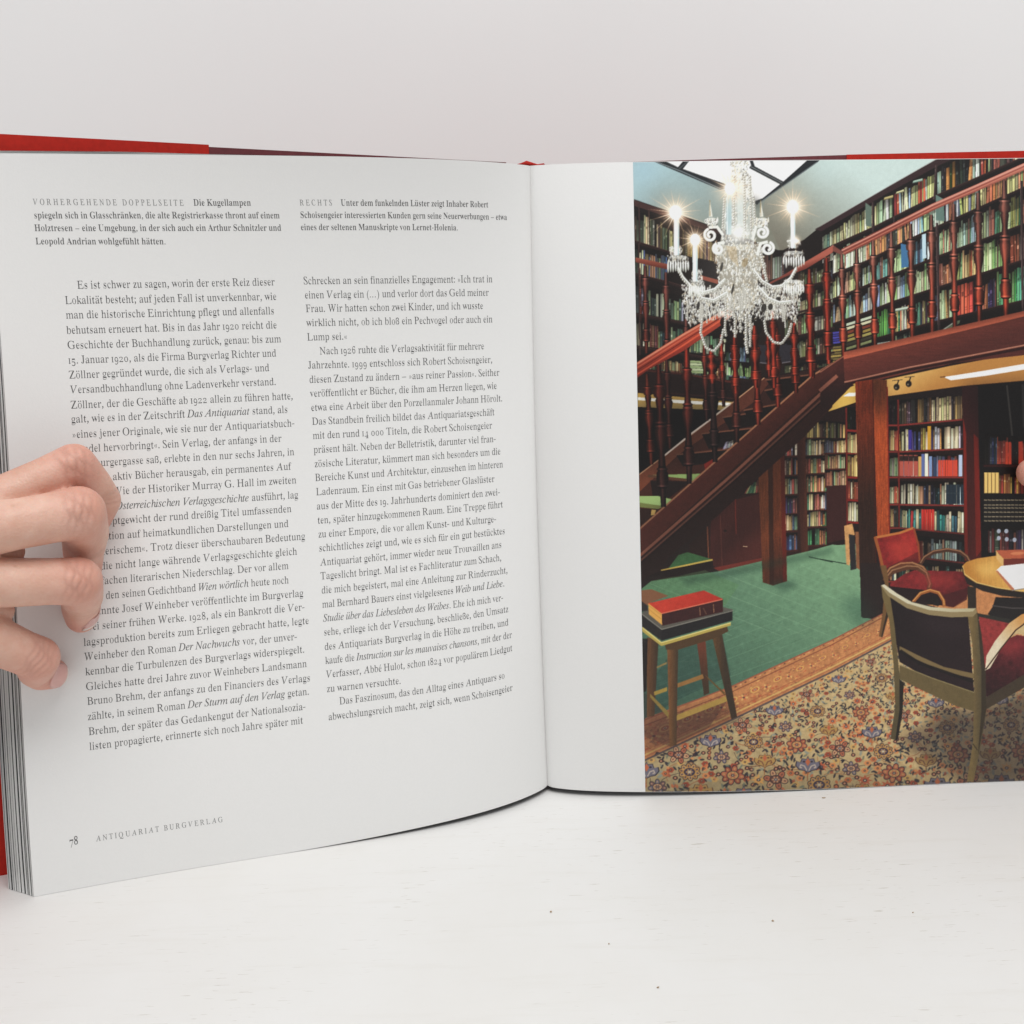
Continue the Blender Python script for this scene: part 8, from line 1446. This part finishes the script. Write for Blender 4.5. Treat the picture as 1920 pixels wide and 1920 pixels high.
# column
poly(Z1, [(905, 50), (1080, 50), (1060, 160), (1110, 320), (1130, 480), (1130, 700), (1110, 860), (800, 860), (850, 640), (860, 480), (880, 300), (940, 160)], (200, 204, 198), .55)
crystals([(900, 45), (1090, 45), (1050, 170), (930, 170)], 130, 6, 13)
crystals([(930, 170), (1080, 170), (1130, 420), (1140, 800), (830, 800), (850, 420)], 520, 7, 15)
poly(Z1, [(875, 330), (920, 330), (918, 720), (872, 720)], (150, 176, 180)); line(Z1, [(884, 335), (882, 715)], 6, (220, 228, 228)); poly(Z1, [(970, 330), (1025, 330), (1022, 640), (975, 640)], (190, 200, 196), .8)
for x in (945, 1035, 1085, 1120, 855): beads([(x, 200 if 900 < x < 1100 else 400), (x + (x - 985) * .12, 680)], 12, 24)
glow(Z1, (975, 700), 70, (240, 240, 232), .9)
# body
poly(Z1, [(760, 820), (1180, 800), (1200, 1000), (1160, 1120), (1120, 1400), (860, 1400), (820, 1120), (790, 980)], (206, 200, 180), .6)
crystals([(755, 790), (1190, 790), (1230, 1000), (1180, 1160), (1140, 1450), (850, 1450), (800, 1150), (780, 980)], 1300, 6, 13)
poly(Z1, [(870, 820), (960, 830), (985, 1010), (900, 930)], (170, 140, 96), .45); ell(Z1, (1040, 970), 26, 44, (110, 84, 44), .3, .6)
crystals([(470, 1170), (680, 1230), (860, 1180), (900, 1300), (880, 1480), (740, 1450), (640, 1490), (560, 1560), (490, 1440)], 900, 6, 12, drop=.4)
crystals([(1140, 1180), (1300, 1190), (1500, 1130), (1570, 1180), (1500, 1520), (1380, 1420), (1290, 1500), (1160, 1450)], 840, 6, 12, drop=.4)
crystals([(880, 1400), (1140, 1400), (1110, 1560), (1080, 1760), (1040, 1760), (1020, 1560), (920, 1640)], 240, 7, 13, drop=.5)
crystals([(480, 1180), (900, 1200), (1140, 1200), (1560, 1150), (1500, 1480), (1300, 1480), (1100, 1500), (900, 1500), (640, 1480), (520, 1400)], 1100, 6, 12, drop=.45)
for k in range(46):
    x = prng.uniform(490, 1510); y = prng.uniform(1180, 1380); beads([(x, y), (x + prng.normal(0, 12), y + prng.uniform(60, 190))], 8, 15)
# dark gaps between the strands
for x, y, a, b in ((700, 1280, 20, 30), (620, 1360, 14, 40), (840, 1500, 22, 40), (1210, 1380, 24, 40), (1270, 1370, 22, 30), (1110, 1480, 14, 40), (830, 1010, 12, 44), (930, 1210, 10, 50), (760, 1340, 16, 26), (1340, 1300, 22, 20)): ell(Z1, (x, y), a, b, (24, 20, 18), .2, .85)
# arms with cups and candles
def arm(pts): line(Z1, pts, 24, (176, 180, 170), .85); a = np.array(pts, float); a[:, 1] -= 6; line(Z1, a, 8, (240, 242, 238)); beads(np.array(pts) + (0, 20), 11, 24)
arm([(440, 1020), (480, 1100), (560, 1190), (660, 1240), (770, 1210), (860, 1120)]); arm([(1500, 1020), (1450, 1110), (1370, 1180), (1290, 1190), (1200, 1140), (1120, 1040)])
arm([(590, 1180), (650, 1290), (760, 1310), (880, 1240)]); arm([(1450, 1320), (1350, 1330), (1250, 1290), (1170, 1200)])
for (x, y, w) in ((440, 930, 95), (1480, 890, 95), (610, 1150, 70), (1480, 1150, 90), (420, 850, 60), (1480, 780, 60), (610, 1060, 50)):
    ell(Z1, (x, y), w, w * .26, (176, 180, 172), 0, .4); ell(Z1, (x, y - 8), w * .85, w * .16, (230, 234, 230), 0, .45); crystals([(x - w, y - 22), (x + w, y - 22), (x + w * .9, y + 60), (x - w * .9, y + 60)], 70, 6, 11, drop=.5)
    for k in range(9):
        t = -1 + k / 4; xx = x + t * w * .95; L = 60 + 40 * prng.random()
        if w > 65: ell(Z1, (xx, y + 30 + L * .5), 9, L * .55, (196, 200, 190), 0, .8); ell(Z1, (xx - 2, y + 26 + L * .4), 4, L * .4, (242, 244, 240))
for (x, y0, y1, w) in ((425, 560, 905, 50), (592, 800, 1140, 46), (1472, 530, 840, 44)):
    poly(Z1, [(x - w / 2, y0), (x + w / 2, y0), (x + w / 2 - 2, y1), (x - w / 2 + 2, y1)], (214, 228, 228)); line(Z1, [(x + w * .34, y0), (x + w * .34, y1)], w * .2, (150, 176, 180), .7); line(Z1, [(x - w * .2, y0), (x - w * .2, y1)], w * .25, (244, 248, 248))
# scrolls
def scroll(cx, cy, r, sgn, tail):
    a = np.linspace(0, 4.4 * math.pi / 1.6, 60); rr = r * (1 - a / a[-1] * .72)
    line(Z1, [(cx + sgn * q * math.cos(t - 1.2), cy + q * math.sin(t - 1.2)) for t, q in zip(a, rr)], 26, (206, 208, 200)); line(Z1, [(cx + sgn * q * math.cos(t - 1.2), cy - 4 + q * math.sin(t - 1.2)) for t, q in zip(a, rr)], 9, (246, 246, 242))
    line(Z1, tail, 26, (210, 212, 204))
scroll(730, 725, 58, -1, [(720, 655), (790, 650), (840, 720)]); scroll(1195, 700, 56, 1, [(1190, 640), (1140, 650), (1110, 760)]); scroll(1245, 845, 58, 1, [(1240, 785), (1180, 800), (1150, 900)]); scroll(800, 850, 50, -1, [(800, 800), (850, 790)])
for (x, y) in ((738, 600), (1195, 600)):
    ell(Z1, (x, y), 62, 34, (206, 206, 194), 0, .85); crystals([(x - 60, y - 20), (x + 60, y - 20), (x + 50, y + 40), (x - 50, y + 40)], 60, 8, 14); poly(Z1, [(x - 22, y - 40), (x + 12, y - 40), (x - 14, y - 200)], (206, 204, 190)); line(Z1, [(x - 12, y - 50), (x - 14, y - 190)], 6, (150, 130, 90))
# hanging chains
beads([(655, 1490), (640, 1600), (690, 1740), (760, 1770), (820, 1700), (850, 1560)], 13, 23); beads([(1215, 1500), (1230, 1600), (1300, 1690), (1370, 1700), (1430, 1620), (1460, 1520)], 13, 23)
beads([(1050, 1450), (1050, 1700), (1065, 1800)], 14, 22); beads([(1090, 1480), (1085, 1740)], 12, 22); beads([(1180, 880), (1210, 1010), (1240, 1160)], 14, 24); beads([(870, 1340), (860, 1560), (870, 1640)], 12, 22); beads([(950, 1460), (950, 1640)], 12, 22); beads([(1000, 1460), (1000, 1600)], 11, 22)
# soft light round the glass
for x, y, r, a_ in ((960, 1000, 330, .20), (980, 400, 200, .22), (640, 1300, 200, .10), (1330, 1300, 200, .10)): glow(Z1, (x, y), r, (226, 226, 214), a_)
# lamp stars
def star(x, y, R, n, warm=(255, 214, 170)):
    glow(Z1, (x, y), R * .50, warm, .42); glow(Z1, (x, y), R * .28, (255, 232, 200), .6)
    for k in range(n):
        a = k / n * 6.283 + .12; L = R * (1.0 if k % 2 else .62) * prng.uniform(.6, 1.15); w = R * .03
        p = [(x + w * math.sin(a), y - w * math.cos(a)), (x + L * math.cos(a), y + L * math.sin(a)), (x - w * math.sin(a), y + w * math.cos(a))]
        poly(Z1, p, (240, 196, 156), .38)
        q = [(x + w * .6 * math.sin(a), y - w * .6 * math.cos(a)), (x + L * .6 * math.cos(a), y + L * .6 * math.sin(a)), (x - w * .6 * math.sin(a), y + w * .6 * math.cos(a))]
        poly(Z1, q, (252, 232, 206), .75)
    glow(Z1, (x, y), R * .2, (255, 250, 240), 1.0); ell(Z1, (x, y), R * .2, R * .24, (252, 250, 246))
star(415, 520, 270, 30); star(592, 765, 215, 22); star(1470, 470, 255, 26); star(905, 305, 230, 20)
glow(Z1, (1480, 765), 34, (250, 246, 236), .9); star(1500, 775, 70, 12)

# ---- press tone: a little less colour, deeper shadows
_l = IMG.mean(2, keepdims=True); IMG = _l + (IMG - _l) * .87
_t = np.clip(IMG / 255, 0, 1); IMG = 255 * (_t - .035 * np.sin(2 * math.pi * _t))
# ---- to ink: soften, add print grain, then down to one sample per print unit
def _box0(a, ax):
    return (np.roll(a, 1, ax) + 2 * a + np.roll(a, -1, ax)) / 4
PIMG = IMG.reshape(PH, PS, PW, PS, 3).mean((1, 3))
PIMG = np.clip(PIMG + prng.normal(0, 2.2, PIMG.shape[:2])[..., None], 0, 250)

# lay the picture onto the page: one vertex per print sample
KX = (982.412, 11.047, 25.555, -3.119, 1267.409, 67.928, -152.193, 8.624, -157.823, 8.789, 69.571, 2.336, -2.71, 65.105, -52.467, -18.14, 45.763, -21.623, 13.659, 7.613)
KY = (309.164, 1243.24, -30.2, -41.056, -48.333, -73.516, 559.255, -382.234, 98.853, -166.377, -1152.016, 935.681, -99.406, 165.993, 1291.133, -1058.782, 32.635, -38.691, -536.909, 440.926)
def printed_photo():
    nu, nv = 740, 1200
    uu = np.linspace(.1646, UR - .0008, nu); U, T = np.meshgrid(uu, np.linspace(.0006, .9994, nv), indexing='ij')
    V = T * vbottom(1, U)
    mono = [U**i * V**j for i in range(5) for j in range(4)]
    X = sum(k * q for k, q in zip(KX, mono)) - PX0 - .5; Y = sum(k * q for k, q in zip(KY, mono)) - PY0 - .5
    X = np.clip(X, 0, PW - 1.001); Y = np.clip(Y, 0, PH - 1.001)
    xi, yi = X.astype(int), Y.astype(int); fx, fy = (X - xi)[..., None], (Y - yi)[..., None]
    c = (PIMG[yi, xi] * (1 - fx) + PIMG[yi, xi + 1] * fx) * (1 - fy) + (PIMG[yi + 1, xi] * (1 - fx) + PIMG[yi + 1, xi + 1] * fx) * fy
    c = np.clip(lin(c) * INK_GAIN, .002, .85)
    P = page(1, U, V, np.full_like(U, -.00004))
    idx = np.arange(nu * nv).reshape(nu, nv)
    q = np.stack([idx[:-1, :-1], idx[:-1, 1:], idx[1:, 1:], idx[1:, :-1]], -1).reshape(-1, 4)[:, ::-1]
    t = NT('glossy_print'); at = t.n('ShaderNodeAttribute', attribute_name='ink')
    t.l(at.outputs['Color'], t.b.inputs['Base Color']); t.b.inputs['Roughness'].default_value = .38; t.b.inputs['Specular IOR Level'].default_value = .35
    o = fast_mesh('printed_photo', P.reshape(-1, 3), q, t.m, None, True)
    a = o.data.color_attributes.new('ink', 'FLOAT_COLOR', 'POINT')
    a.data.foreach_set('color', np.concatenate([c.reshape(-1, 3), np.ones((nu * nv, 1))], 1).astype(np.float32).ravel())
    o['label'] = 'colour photograph of a library room with a chandelier, a staircase and armchairs'
    into_book(o, pageR)
INK_GAIN = 1.18
printed_photo()
